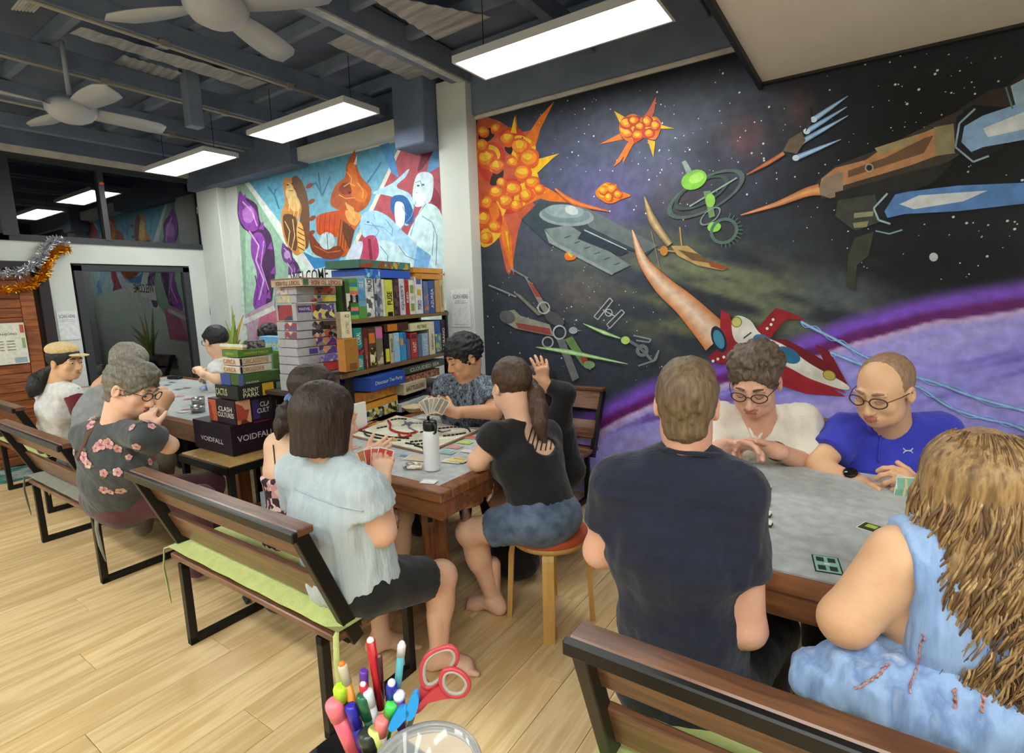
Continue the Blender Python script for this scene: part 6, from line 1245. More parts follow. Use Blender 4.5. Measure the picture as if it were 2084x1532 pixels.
def shelf_box(u0, u1, vt, z0, col, label, items, out=0.0, depth=.27, vm=None, vb=None):
    vm = vm or (600 if z0 > 1.2 else 710); a0, _ = shelf_hit(u0, vm); a1, _ = shelf_hit(u1, vm); _, z1 = shelf_hit((u0 + u1) / 2, vt)
    w = abs(a0 - a1) * .97; cc = spt((a0 + a1) / 2, out - depth / 2 - .006, (z0 + z1) / 2); game_box(label, cc, (w, depth, z1 - z0), Rsh, col, [('out', items)], GAMEG); return z1
A_, T_ = 'art', 'txt'; wt_, bk_, yl_ = (232, 230, 222), (28, 26, 28), (226, 196, 60)
def stripes(cols): n = len(cols); return [(A_, 0, i / n, 1, (i + 1) / n, card_mat(c)) for i, c in enumerate(cols)]
TOP = [
 (712, 730, 567, (96, 150, 60), 'green game box with teal and coral stripes at the left end of the top shelf', stripes([(120, 190, 70), (40, 110, 120), (226, 140, 100), (60, 130, 60), (34, 28, 34), (34, 28, 34), (226, 110, 90), (150, 200, 90), (50, 130, 140), (96, 150, 60)]) + [(T_, 'MAHE', .5, .52, .4, .2, wt_, 1)]),
 (728, 746, 565, (110, 168, 196), 'light blue game box with a green meadow at its foot', [(A_, 0, 0, 1, .3, card_mat((92, 150, 70))), (A_, .1, .45, .9, .7, card_mat((90, 150, 186))), (T_, 'ISLE', .5, .84, .5, .16, wt_, 1)]),
 (745, 763, 561, (214, 214, 210), 'white game box with grey building sketches', [(A_, .05, .02, .95, .5, art_mat([(200, 200, 196), (90, 92, 96), (230, 228, 220), (150, 140, 120)])), (T_, 'PALACE', .5, .78, .55, .3, (60, 60, 64), 1)]),
 (763, 779, 562, (120, 130, 142), 'slate grey game box with mottled city art', [(A_, .05, .02, .95, .98, art_mat([(120, 130, 142), (80, 92, 108), (180, 182, 180), (60, 66, 80)], 34))]),
 (779, 785, 568, (222, 216, 196), 'slim cream game box beside the lime one', []),
 (785, 802, 569, (206, 212, 78), 'lime yellow game box with black lettering', [(A_, .2, 0, .8, .12, card_mat(bk_)), (T_, 'FUSE', .5, .5, .6, .36, bk_, 1)]),
 (802, 814, 568, (70, 50, 62), 'dark plum patterned game box', [(A_, .05, .02, .95, .98, art_mat([(70, 50, 62), (104, 70, 66), (50, 40, 60), (120, 90, 80)], 40))]),
 (814, 826, 567, (206, 202, 208), 'pale lilac game box with slanted grey title', [(T_, 'QUEST', .5, .5, .5, .7, (110, 110, 120), 1)]),
 (826, 834, 569, (168, 42, 40), 'narrow red game box on the top shelf', [(T_, 'RED', .5, .5, .5, .3, wt_, 1)]),
 (834, 846, 570, (228, 222, 206), 'cream game box with green squares and red dots', [(A_, .2, .62, .8, .86, card_mat((138, 160, 66))), (A_, .2, .1, .8, .32, card_mat((138, 160, 66))), (A_, .3, .42, .7, .54, card_mat((190, 186, 178)))]),
 (846, 862, 563, (226, 226, 228), 'taller white game box with purple and yellow roundels', [(A_, .2, .8, .8, .94, card_mat((104, 92, 150))), (A_, .25, .5, .75, .66, card_mat((214, 180, 60))), (T_, 'TOKO', .5, .24, .5, .26, (60, 70, 120), 1)]),
 (863, 874, 572, (92, 112, 158), 'blue grey game box with an orange figure patch', [(A_, .1, .1, .9, .6, art_mat([(206, 120, 70), (92, 112, 158), (226, 200, 190)]))]),
 (874, 886, 571, (48, 76, 158), 'royal blue game box with white title on the top shelf', [(T_, 'AZUREA', .5, .45, .45, .6, wt_, 1)]),
 (887, 896, 570, (196, 152, 86), 'honey brown game box near the pillar', []),
 (896, 905, 570, (206, 176, 124), 'tan game box next to the pillar on the top shelf', [(A_, .3, .15, .6, .85, card_mat((150, 140, 120)))])]
for (u0, u1, vt, col, lb, it) in TOP: shelf_box(u0, u1, vt, 1.43, col, lb, it)
MID = [
 (723, 741, 667, (40, 140, 140), 'teal game box with a dark middle band', [(A_, 0, .36, 1, .52, art_mat([(60, 30, 40), (170, 60, 60), (40, 140, 140)])), (T_, 'CORAL', .5, .75, .5, .3, wt_, 1), (T_, 'REEF', .5, .18, .5, .2, wt_, 1)]),
 (741, 752, 667, (96, 40, 36), 'dark red slim game box beside the teal one', [(A_, .2, .25, .8, .75, card_mat((150, 70, 56))), (T_, 'B', .5, .1, .5, .08, wt_, 0)]),
 (752, 767, 668, (92, 62, 44), 'brown game box with orange emblem and chess art', [(A_, .1, .62, .9, .88, card_mat((210, 122, 44))), (A_, .1, .06, .9, .5, art_mat([(220, 214, 190), (60, 50, 40), (190, 180, 60), (240, 240, 230)], 30))]),
 (767, 782, 664, (120, 112, 90), 'olive game box with pink cloud top', [(A_, .05, .70, .95, .97, card_mat((206, 110, 160))), (A_, .1, .05, .9, .35, art_mat([(200, 180, 140), (120, 112, 90), (160, 90, 70)]))]),
 (784, 795, 678, (26, 24, 24), 'black game box splashed with yellow', [(A_, .15, .08, .85, .5, card_mat((226, 214, 50)))]),
 (795, 803, 679, (196, 184, 150), 'slim cream game box with brown title', [(T_, 'YOKO', .5, .6, .5, .5, (90, 60, 40), 1)]),
 (803, 816, 677, (150, 196, 222), 'pale sky blue game box with a bird', [(A_, .1, .7, .8, .9, art_mat([(150, 196, 222), (206, 190, 180), (120, 80, 70)]))]),
 (816, 829, 676, (58, 152, 206), 'bright azure game box with a bird', [(A_, .0, .55, .6, .8, card_mat((200, 160, 90))), (A_, .5, .6, 1, .98, card_mat((36, 110, 180)))]),
 (830, 837, 690, (104, 96, 130), 'short lilac grey game box', []),
 (838, 852, 677, (188, 64, 52), 'coral red game box with white label on the middle shelf', [(A_, .1, .78, .9, .95, card_mat((120, 40, 40))), (T_, 'HUNT', .5, .45, .5, .4, wt_, 1)]),
 (853, 861, 681, (92, 116, 134), 'slate blue slim game box', []),
 (861, 874, 678, (150, 184, 214), 'rounded pale blue game case with white title', [(T_, 'LOVE', .5, .5, .5, .6, wt_, 1)]),
 (876, 888, 654, (226, 216, 186), 'tall cream game box with brown border on the middle shelf', [(T_, 'CENTURY', .5, .4, .3, .5, (120, 90, 60), 1)]),
 (888, 900, 652, (54, 92, 168), 'blue game box with yellow green lower half', [(A_, .0, .05, 1, .6, art_mat([(170, 184, 90), (92, 130, 150), (210, 206, 130)], 30))]),
 (900, 910, 650, (46, 26, 36), 'dark maroon game box with white vertical title at the pillar end', [(T_, 'MURANO', .5, .42, .5, .66, wt_, 1)])]
for (u0, u1, vt, col, lb, it) in MID: shelf_box(u0, u1, vt, 1.10, col, lb, it)
def lying(u0, u1, vt, vb, col, label, items, depth=.27, out=0.0, side=None):
    vm = (vt + vb) / 2; a0, z1 = shelf_hit(u0, vm); a1, _ = shelf_hit(u1, vm); um = (u0 + u1) / 2; z1 = shelf_hit(um, vt)[1]; z0 = shelf_hit(um, vb)[1]
    return game_box(label, spt((a0 + a1) / 2, out - depth / 2 - .004, (z0 + z1) / 2), (abs(a0 - a1), depth, z1 - z0), Rsh, col, [('out', items)] + ([('side', side)] if side else []), GAMEG)
lying(743, 836, 549, 566.5, (52, 92, 190), 'blue game box lying across the top row', [(A_, .0, .0, .3, 1, art_mat([(60, 150, 190), (52, 92, 190), (170, 206, 220)]))])
lying(731, 836, 531, 548, (64, 112, 96), 'green and gold game box lying topmost above the bookshelf', [(A_, .02, .1, .98, .9, art_mat([(64, 112, 96), (190, 160, 70), (150, 70, 50), (70, 120, 110), (96, 130, 90)], 26))])
lying(846, 902, 557, 569, (206, 136, 50), 'lower of the two orange boxes lying beside the pillar', [(A_, .2, .1, .95, .9, card_mat((216, 146, 60)))])
lying(842, 902, 545, 556.5, (214, 146, 56), 'upper of the two orange boxes lying beside the pillar', [(A_, .2, .1, .95, .9, card_mat((222, 156, 66)))])
lying(784, 832, 657, 674, (74, 44, 34), 'dark brown box with orange emblem lying on the middle row', [(A_, .1, .1, .5, .9, card_mat((206, 120, 40)))])
lying(836, 874, 656, 673, (222, 216, 170), 'cream flat game box lying on the middle row', [(T_, 'RETRO', .6, .5, .4, .5, (120, 140, 80), 0)])
lying(741, 806, 812, 846, (196, 136, 48), 'large box with orange sky and crowd of yellow figures, lowest shelf', [(A_, .0, .0, 1, .62, art_mat([(60, 56, 50), (206, 196, 90), (120, 126, 110), (200, 200, 196), (40, 44, 40), (160, 150, 70)], 40)), (A_, .0, .62, 1, 1, card_mat((212, 150, 50)))], out=.02)
lying(741, 806, 791, 811, (190, 120, 60), 'box with orange painted sides under the blue lying box', [(A_, .1, .1, .9, .9, art_mat([(206, 150, 50), (190, 120, 60), (150, 100, 60)]))], out=.01)
lying(741, 812, 760, 788, (46, 80, 168), 'blue lying game box with white lettering below the middle shelf', [(T_, 'Dinosaur Tea Party', .5, .5, .34, .8, (196, 214, 226), 0)], out=.06, side=[(A_, .1, .2, .9, .8, card_mat((40, 66, 150)))])
lying(816, 862, 775, 798, (206, 192, 160), 'cream lying game box with brown lettering', [(T_, 'BATTLELORE', .5, .5, .4, .84, (120, 90, 66), 0)], out=.03)
lying(826, 896, 757, 773, (132, 84, 62), 'brown lying game box printed like a row of books', [(A_, .02, .05, .98, .95, art_mat([(132, 84, 62), (180, 120, 90), (90, 60, 50), (200, 160, 120)], 60))])
lying(820, 906, 739, 754, (72, 82, 72), 'grey green lying game box with pale lettering under the middle shelf', [(T_, 'CLOUDED SEA', .5, .5, .5, .7, (206, 210, 200), 0)])
lying(814, 908, 800, 812, (34, 34, 38), 'black lying game box on the lowest shelf', [(A_, .3, .1, .9, .9, art_mat([(34, 34, 38), (90, 80, 100), (50, 50, 60)]))])
lying(866, 908, 776, 796, (40, 38, 46), 'black game box with violet art beside the seated player', [(A_, .1, .1, .9, .9, art_mat([(40, 38, 46), (120, 90, 120), (60, 56, 70)]))])
lying(808, 866, 813, 829, (200, 204, 210), 'pale grey lying game box on the lowest shelf', [(T_, 'A FEAST', .7, .5, .3, .4, (150, 154, 166), 0)], out=.04)
# boxes that stick out at the left end
def at_box(label, cu, vt, vb, ul, ur, y0, col, L_items, R_items, group, x_extra=0.0):
    """stacked box whose near corner edge shows at pixel column cu; left face looks to -y, right face to +x"""
    vm = (vt + vb) / 2; c_ = Y(cu, vm, y0); x0_ = c_[0]; z1 = Y(cu, vt, y0)[2]; z0 = Y(cu, vb, y0)[2]; xl = Y(ul, vm, y0)[0]; yr = X(ur, vm, x0_)[1]; w, d_ = x0_ - xl, yr - y0
    R = np.array([(1, 0, 0), (0, -1, 0), (0, 0, 1)]).T; c = V((xl + x0_) / 2, (y0 + yr) / 2, (z0 + z1) / 2); Rr = R.astype(float)
    return game_box(label, c, (w, d_, z1 - z0 - .001), Rr, col, [('out', L_items), ('side', R_items)], group), (x0_, z0, z1, xl, yr)
SG = 'game boxes in the tall grey tower'
gy = (176, 173, 178); a1_ = art_mat([(190, 170, 150), (150, 60, 60), (96, 80, 130), (226, 200, 180)], 30); a2_ = art_mat([(60, 58, 66), (190, 60, 50), (226, 206, 120), (96, 80, 150), (200, 196, 200)], 34); a3_ = art_mat([(200, 60, 54), (96, 70, 150), (226, 200, 110), (150, 147, 152), (230, 150, 120)], 30)
TW = [
 ('thin grey box just under the beige railway box', 583, 600, 'L', [(A_, .1, .1, .6, .9, art_mat([(150, 130, 170), (206, 180, 160), (120, 100, 150)]))], [(A_, .45, .1, .98, .9, art_mat([(84, 72, 62), (190, 90, 60), (60, 50, 50)]))]),
 ('grey box with yellow comic panel', 600, 617, '', [(A_, .1, .1, .7, .9, art_mat([(200, 196, 120), (180, 170, 160), (150, 147, 152)]))], [(A_, .35, .1, .62, .9, a3_), (A_, .64, .1, .98, .9, card_mat((206, 190, 90)))]),
 ('thick grey box with purple logo and red and black comic art', 617, 655, '', [(A_, .1, .08, .8, .92, art_mat([(190, 170, 150), (150, 50, 56), (50, 60, 90), (230, 210, 190)], 20))], [(A_, .04, .50, .36, .86, card_mat((96, 70, 150))), (T_, 'MARVEL', .20, .68, .16, .28, wt_, 0), (A_, .38, .1, .94, .92, a2_)]),
 ('grey box with black skeletal comic art', 655, 674, '', [(A_, .4, .1, .98, .9, a1_)], [(A_, .36, .05, .98, .95, art_mat([(50, 48, 52), (90, 88, 94), (200, 170, 120), (30, 30, 34)], 50))]),
 ('grey box with orange comic figure', 674, 691, '', [(A_, .4, .1, .98, .9, a1_)], [(A_, .36, .05, .98, .95, art_mat([(50, 48, 52), (206, 110, 60), (200, 190, 190), (160, 60, 50)], 44))]),
 ('grey box with red comic figure', 691, 709, '', [], [(A_, .44, .05, .98, .95, a3_)]),
 ('grey box with small blue badge', 709, 727, '', [], [(A_, .28, .2, .48, .8, card_mat((90, 80, 160))), (A_, .52, .05, .98, .95, a3_)]),
 ('grey box with lilac comic strip, sixth under the railway box', 727, 744, '', [], [(A_, .5, .05, .98, .95, art_mat([(170, 160, 190), (120, 96, 170), (226, 220, 220)], 40))]),
 ('grey box near the foot of the tower, red patch on its side', 744, 764, '', [], [(A_, .6, .05, .98, .95, card_mat((190, 60, 60)))]),
 ('lowest grey box of the tower', 764, 800, '', [], []), ]
for i, (lb, vt, vb, _, Li, Ri) in enumerate(TW): _, inf_ = at_box(lb, 603 + (i > 2) * 2 + (i > 6) * 3, vt, vb, 560 + i * 1.2, 683 + i * 1.0, 1.88, gy, Li, Ri, SG)
at_box('beige railway game box with upside down title on top of the grey tower', 614, 564, 582.5, 551, 697, 1.84, (196, 180, 150), [(A_, .0, .82, 1, 1, card_mat((150, 110, 90))), (T_, 'TICKET TO RIDE', .55, .42, .5, .8, (140, 50, 44), 2)], [(A_, .0, .82, 1, 1, card_mat((150, 110, 90))), (A_, .03, .15, .15, .8, card_mat((60, 110, 80))), (T_, 'TICKET TO RIDE', .58, .42, .5, .74, (140, 50, 44), 2)], SG)
zt = inf_[1]
gs = thing('game_stand', 'small dark stand under the tall grey tower of boxes', 'stand', (-2.95, 2.02, 0)); part('plate', MB().box((-2.97, 2.03, zt - .012), (.36, .36, .024), ch=.003), M_shelf, gs)
for a in (-3.12, -2.82):
    for b in (1.88, 2.18): part('leg', MB().box((a, b, (zt - .024) / 2), (.03, .03, zt - .024)), M_black, gs)
FG_ = 'game boxes stacked on the small side table'
_, i0 = at_box('large dark plum box with white spaced title, lowest of the front stack', 471, 868, 929, 397, 566, 1.64, (34, 22, 40), [(T_, 'VOIDFALL', .5, .42, .16, .6, (214, 206, 214), 0)], [(T_, 'VOIDFALL', .52, .52, .2, .8, (214, 206, 214), 0), (A_, .5, .93, 1, 1, card_mat((150, 40, 90)))], FG_)
_, i1 = at_box('dark box with a painted face and white title, second in the front stack', 478, 817, 866, 426, 575, 1.67, (46, 34, 46), [(A_, .02, .05, .32, .95, art_mat([(190, 96, 60), (150, 60, 44), (220, 150, 110)], 14)), (T_, 'CLASH', .66, .62, .2, .5, wt_, 0), (T_, 'CULTURES', .66, .38, .2, .6, wt_, 0)],
   [(A_, .03, .02, .32, .98, art_mat([(206, 130, 90), (180, 80, 60), (226, 170, 130), (120, 50, 50)], 10)), (A_, .36, .1, .5, .9, card_mat((66, 50, 110))), (T_, 'CLASH', .70, .68, .2, .36, wt_, 0), (T_, 'CULTURES', .70, .42, .2, .5, wt_, 0)], FG_)
_, i2 = at_box('black box with yellow flower and cream lettering, third in the front stack', 484, 787, 816, 439, 590, 1.68, (34, 36, 34), [(T_, 'CACTUS', .3, .5, .5, .5, (206, 206, 150), 0)], [(T_, 'SUNNY', .24, .64, .3, .3, (226, 220, 180), 0), (T_, 'PARK', .24, .30, .3, .3, (226, 220, 180), 0), (A_, .46, .1, .68, .95, card_mat((214, 170, 50))), (A_, .74, .1, .96, .9, card_mat((120, 150, 110)))], FG_)
_, i3 = at_box('dark green box with blue corner, fourth in the front stack', 486, 763, 786, 450, 574, 1.70, (70, 100, 46), [(A_, 0, 0, .55, 1, card_mat((70, 86, 156)))], [(A_, 0, 0, .1, 1, card_mat((92, 104, 170))), (T_, 'KAUCHUK', .3, .2, .16, .3, wt_, 0)], FG_)
_, i4 = at_box('lower of two white boxes with orange lettering in the front stack', 488, 746, 762, 453, 554, 1.72, (222, 214, 196), [(T_, 'CARCA', .45, .5, .6, .7, (206, 120, 40), 0)], [(T_, 'CARCASSONNE', .42, .5, .6, .66, (206, 120, 40), 0), (A_, .02, .1, .08, .9, card_mat(bk_))], FG_)
_, i5 = at_box('upper of two white boxes with orange lettering in the front stack', 487, 729, 745.5, 452, 553, 1.72, (222, 214, 196), [(T_, 'CARCA', .45, .5, .6, .7, (206, 120, 40), 0)], [(T_, 'CARCASSONNE', .5, .5, .6, .8, (206, 130, 50), 0), (A_, .02, .1, .08, .9, card_mat(bk_))], FG_)
_, i6 = at_box('grass green flat box on top of the two white boxes', 484, 713, 728.5, 452, 556, 1.71, (92, 132, 52), [(T_, 'GREEN', .5, .5, .3, .5, (200, 206, 90), 0)], [(T_, 'GREEN HILLS', .5, .5, .3, .7, (200, 206, 90), 0)], FG_)
_, i7 = at_box('small white and yellow box near the top of the front stack', 494, 702, 712.5, 448, 503, 1.73, (224, 190, 110), [(A_, 0, .5, 1, 1, card_mat(wt_))], [(A_, 0, .5, 1, 1, card_mat(wt_))], FG_)
_, i8 = at_box('small dark patterned box topmost on the front stack', 506, 694, 712.5, 497, 540, 1.80, (70, 64, 90), [], [(A_, .05, .05, .95, .95, art_mat([(70, 64, 90), (150, 140, 120), (100, 90, 130)], 60))], FG_)
_, i9 = at_box('upright green box leaning behind the front stack', 575, 714, 778, 557, 597, 2.02, (110, 160, 50), [(A_, 0, 0, 1, 1, card_mat((96, 150, 50)))], [(A_, .1, .2, .6, .8, card_mat((60, 110, 50))), (T_, 'FOREST', .45, .5, .5, .6, wt_, 1)], FG_)
_, i10 = at_box('upright sky blue box with yellow title behind the front stack', 592, 686, 768, 530, 612, 2.10, (110, 176, 222), [(T_, 'Everdell', .4, .80, .16, .8, (226, 214, 120), 0), (A_, 0, 0, 1, .55, card_mat((84, 140, 120)))], [(T_, 'Everdell', .5, .4, .5, .6, (226, 220, 150), 1), (A_, .2, .7, .9, .98, card_mat((50, 120, 190)))], FG_)
zz_ = min(i9[1], i10[1]); bk2 = thing('box_riser', 'plain dark riser hidden behind the front stack of boxes', 'stand', (-3.2, 2.2, 0)); part('riser_top', MB().box((i10[0] - .12, 2.16, zz_ - .012), (.34, .30, .024)), M_shelf, bk2)
for a in (-.14, .14): part('leg', MB().box((i10[0] - .12 + a, 2.16, (zz_ - .024) / 2), (.03, .2, zz_ - .024)), M_black, bk2)
# boxes at the left end of the shelf
EG = 'game boxes standing out at the left end of the bookshelf'
_, e1 = at_box('orange tan box at the left end of the middle shelf', 703, 690, 757, 688, 730, 2.06, (206, 144, 62), [(A_, 0, 0, 1, 1, card_mat((186, 126, 54)))], [(A_, .3, .05, .8, .25, card_mat((120, 80, 40))), (T_, 'A', .5, .7, .1, .3, (150, 100, 50), 0)], EG)
_, e2 = at_box('tall cream box standing above the orange tan one', 694, 635, 689, 684, 716, 2.06, (226, 214, 176), [(A_, .1, 0, 1, 1, card_mat((150, 130, 100)))], [(T_, 'K2', .6, .85, .1, .4, (90, 80, 70), 0), (T_, 'ARCTIC', .6, .4, .3, .5, (180, 160, 120), 1)], EG)
_, e3 = at_box('narrow black and green box with a white skull shape', 703, 572, 634, 697, 713, 2.12, (60, 96, 40), [(A_, 0, 0, 1, 1, card_mat((30, 26, 30)))], [(A_, .1, .05, .9, .6, art_mat([(40, 46, 40), (200, 200, 180), (96, 150, 60)], 30))], EG)
wb = single('white_board', MB().box((X(716, 812, -2.62) + V(0, 0.02, 0)), (.02, .16, .24), ch=.004), mat('white_card', (222, 222, 218), .5), 'white upright board standing at the end of the bookshelf', 'board')
wb.location.z = .66 + .02
# ------------------------------------------------------------------ things on the central table
zA = .7505
Bc = [Z(u, v, zA) for u, v in ((710, 887), (806, 846), (978, 877), (868, 924))]
tb = thing('game_board', 'unfolded cream train game board in the middle of the central table', 'game board', sum(Bc) / 4)
part('board_base', MB().prism(Bc, (0, 0, .006)), card_mat((150, 110, 84)), tb)
cB = sum(Bc) / 4; inn = [cB + (b - cB) * .955 + V(0, 0, .0062) for b in Bc]; part('map_print', MB().prism(inn, (0, 0, .0012)), mat('cream_map_print', (226, 218, 196), .5, c2=[(232, 226, 206), (206, 206, 184), (226, 206, 170)], scale=9, lo=.3, hi=.7), tb)
def sq(u, v): return Z(u, v, zA + .008)
def route(paths, col, label, w=.008, step=.024):
    mb = MB()
    for pl in paths:
        P_ = [sq(*q) for q in cr(pl, 5, False)]; acc = 0
        for a, b in zip(P_[:-1], P_[1:]):
            L_ = np.linalg.norm(b - a); d = (b - a) / (L_ + 1e-9)
            while acc < L_:
                p_ = a + d * acc; mb.box(p_ + V(0, 0, w / 2), (step * .78, w, w), rz=math.atan2(d[1], d[0])); acc += step
            acc -= L_
    return single('train_piece', mb, card_mat(col), label, 'game piece', 'coloured train pieces on the board', kind='stuff')
route([[(735, 878), (760, 884), (790, 890), (830, 893)], [(750, 888), (790, 896), (815, 897)], [(770, 872), (790, 868)], [(798, 855), (812, 853), (830, 854)], [(895, 873), (925, 870), (950, 872), (957, 880)], [(838, 900), (866, 896), (890, 884)], [(905, 888), (930, 885), (952, 881)], [(742, 878), (745, 886), (770, 893)], [(858, 880), (880, 876), (900, 880)], [(846, 908), (860, 912), (862, 916)], [(828, 903), (845, 905), (866, 903)]], (34, 32, 34), 'rows of small black train pieces on the cream board')
route([[(790, 858), (795, 866), (794, 874), (805, 880), (830, 884), (850, 880)], [(732, 876), (740, 873), (752, 866), (766, 858)], [(812, 886), (818, 892), (836, 888)]], (168, 44, 34), 'rows of small red train pieces on the cream board', .011, .022)
route([[(735, 874), (760, 864), (780, 858)], [(800, 892), (826, 890)], [(780, 897), (800, 898), (812, 897)]], (220, 168, 60), 'rows of small yellow train pieces on the cream board')
route([[(820, 866), (838, 860), (832, 870), (850, 880)], [(826, 862), (856, 862)], [(824, 858), (832, 868)], [(900, 880), (920, 876)], [(862, 906), (868, 898)]], (120, 132, 142), 'rows of small grey train pieces on the cream board')
def card(label, u, v, z, w, h, rot, col, items=(), group=None, n=(0, 0, 1), cat='card', name='card', c=None, up=None):
    c = Z(u, v, z) if c is None else np.array(c, float)
    if up is None: r = V(math.cos(rot), math.sin(rot), 0); uu = V(-r[1], r[0], 0); nn_ = V(0, 0, 1)
    else: uu = nrm(up); nn_ = nrm(np.array(n) - uu * (np.array(n) @ uu)); r = np.cross(uu, nn_)
    t = thing(name, label, cat, c, group); R = np.array([r, uu, nn_]).T
    part('card_stock', MB().box(c + nn_ * .0007, (w, h, .0014), R=R), card_mat((232, 228, 218)), t); part('printed_face', MB().box(c + nn_ * .0016, (w * .9, h * .93, .0004), R=R), card_mat(col), t)
    for (x, y, ww, hh, cc) in items: part('print_detail', MB().box(c + nn_ * .0021 + r * x * w + uu * y * h, (w * ww, h * hh, .0004), R=R), card_mat(cc), t)
    return t
CG = 'train cards laid out beside the board'
for (lb, u, v, col) in (('teal card nearest the flask, below the board', 910, 920, (130, 176, 176)), ('pink striped card second from the flask', 924, 909, (206, 140, 134)), ('lime green card beside the board', 946, 900, (166, 196, 74)), ('red card farthest along the row beside the board', 962, 890, (196, 96, 90))): card(lb, u, v, zA, .085, .055, .12, col, [(0, 0, .5, .5, tuple(min(255, int(x * 1.12)) for x in col))], CG)
card('blank pale card at the corner of the pile near the elbow', 952, 918, zA, .07, .045, .1, (222, 216, 206)); card('yellow banded card on the pile right of the flask', 932, 936, zA + .003, .10, .06, .1, (226, 206, 130), [(0, .2, .7, .2, (214, 150, 60))]); card('cream card under the yellow banded one', 921, 938, zA, .10, .06, .2, (222, 214, 190))
card('orange backed card lying left of the board', 716, 910, zA, .08, .05, .5, (206, 150, 126)); card('pale blue tile card left of the flask', 822, 927, zA, .055, .022, .25, (86, 126, 190)); card('beige folded score card left of the flask', 850, 932, zA, .13, .08, .25, (206, 190, 160)); card('flat grey booklet at the left rim of the central table', 740, 862, zA, .22, .13, .45, (176, 166, 150)); card('small white note on the wooden table corner', 873, 980, zA + .0005, .07, .05, .3, (228, 226, 224)); card('white paper napkin beside the far player', 865, 850, zA, .10, .07, .3, (226, 222, 216))
pk = MB(); rr = random.Random(2)
for i in range(5): c_ = Z(828 + i * 6, 950 - (i % 2) * 6, zA + .01); pk.ball(c_, .022, 5, sc=(1.2, .8, .45))
single('crumpled_packet', pk, mat('foil_packet', (216, 208, 190), .3, c2=[(60, 56, 50), (226, 220, 210), (190, 150, 80)], scale=30, bump=.6, bscale=50, lo=.3, hi=.7), 'crumpled white and gold snack packet left of the flask', 'packet', smooth=True, kind=None)
c_ = Z(880, 955, .75); c_[2] = zA; fl_ = thing('water_flask', 'white steel water flask with black spout lid on the table corner', 'bottle', c_)
part('bottle_body', MB().lathe(c_, [(.001, 0), (.036, 0), (.038, .006), (.038, .165), (.036, .178), (.030, .190), (.001, .190)], 28), mat('white_powder_coat', (222, 224, 226), .35), fl_, True)
part('lid', MB().lathe(c_ + V(0, 0, .190), [(.001, 0), (.031, 0), (.033, .008), (.033, .034), (.030, .044), (.001, .046)], 24), mat('black_lid_plastic', (22, 22, 24), .35), fl_, True)
part('spout', MB().tube([c_ + V(-.006, 0, .232), c_ + V(-.010, 0, .252), c_ + V(.004, -.01, .256)], .006, 8), MATS['black_lid_plastic'], fl_, True); part('carry_loop', MB().tube([c_ + V(.028, -.01, .226), c_ + V(.048, -.014, .214), c_ + V(.046, -.014, .188), c_ + V(.034, -.012, .180)], .006, 8), MATS['black_lid_plastic'], fl_, True)
steel = mat('brushed_steel', (176, 176, 172), .28, metal=.85, c2=(140, 140, 138), scale=60, stretch=(1, 1, .02))
def cup(label, c, r, h, fill=None, name='steel_cup'):
    t = thing(name, label, 'cup', c); part('cup_body', MB().lathe(c, [(.001, 0), (r * .92, 0), (r, h), (r * .94, h), (r * .86, .01), (.001, .01)], 28), steel, t, True)
    return t
c_ = Z(957, 860, .75); c_[2] = zA; cup('ribbed steel cup heaped with popcorn on the far side of the central table', c_, .044, .062)
mb = MB(); rr = random.Random(8)
for i in range(70): a, q = rr.uniform(0, 6.28), .038 * math.sqrt(rr.random()); mb.ball(c_ + V(q * math.cos(a), q * math.sin(a), .056 + rr.uniform(0, .022) * (1 - q / .05)), rr.uniform(.006, .010), 4)
single('popcorn', mb, mat('popcorn', (232, 218, 160), .8, c2=(246, 240, 220), scale=80), 'pale popcorn filling the ribbed steel cup', 'food', smooth=True, kind='stuff')
T_c = [Z(u, v, zA) for u, v in ((817, 836), (868, 826), (868, 836), (824, 848))]
et = thing('pulp_tray', 'cream moulded pulp tray at the far left of the central table', 'tray', sum(T_c) / 4); cc = sum(T_c) / 4
part('tray_base', MB().lathe(cc, [(.001, .0), (.055, .0), (.085, .034), (.095, .036), (.09, .03), (.055, .006), (.001, .006)], 8), mat('moulded_pulp', (216, 200, 160), .9, c2=(204, 188, 148), scale=30, bump=.2, bscale=150), et)
# red can in the cup shelf and glass below
cc = c0.copy(); cc[2] = .628; cn = thing('drink_can', 'red drink can with pale ring top standing in the cup shelf', 'can', cc)
part('can_body', MB().lathe(cc, [(.001, 0), (.026, 0), (.030, .006), (.030, .068), (.026, .076), (.001, .076)], 24), mat('glossy_red', (178, 30, 38), .25, c2=(206, 60, 60), scale=20), cn, True); part('can_top', MB().lathe(cc + V(0, 0, .0765), [(.001, 0), (.024, 0), (.026, .003), (.022, .003), (.02, .001), (.001, .001)], 24), mat('pale_aluminium', (214, 206, 206), .3, metal=.5), cn, True); part('ring_pull', MB().lathe(cc + V(.006, -.004, .078), [(.004, 0), (.009, 0), (.009, .0015), (.004, .0015)], 14), mat('dark_ring', (60, 56, 60), .3, metal=.6), cn)
gl = mat('clear_plastic', (236, 236, 236), .05, trans=1.0, ior=1.25)
gc = cc - V(0, 0, .125); single('plastic_cup', MB().lathe(gc, [(.001, 0), (.024, 0), (.034, .105), (.031, .105), (.021, .004), (.001, .004)], 24).lathe(gc + V(0, 0, .003), [(.001, 0), (.020, 0), (.025, .05), (.001, .05)], 20, m=1), [gl, mat('pink_drink', (196, 90, 86), .3)], 'clear plastic cup with pink drink hanging in the cup shelf', 'cup', smooth=True)
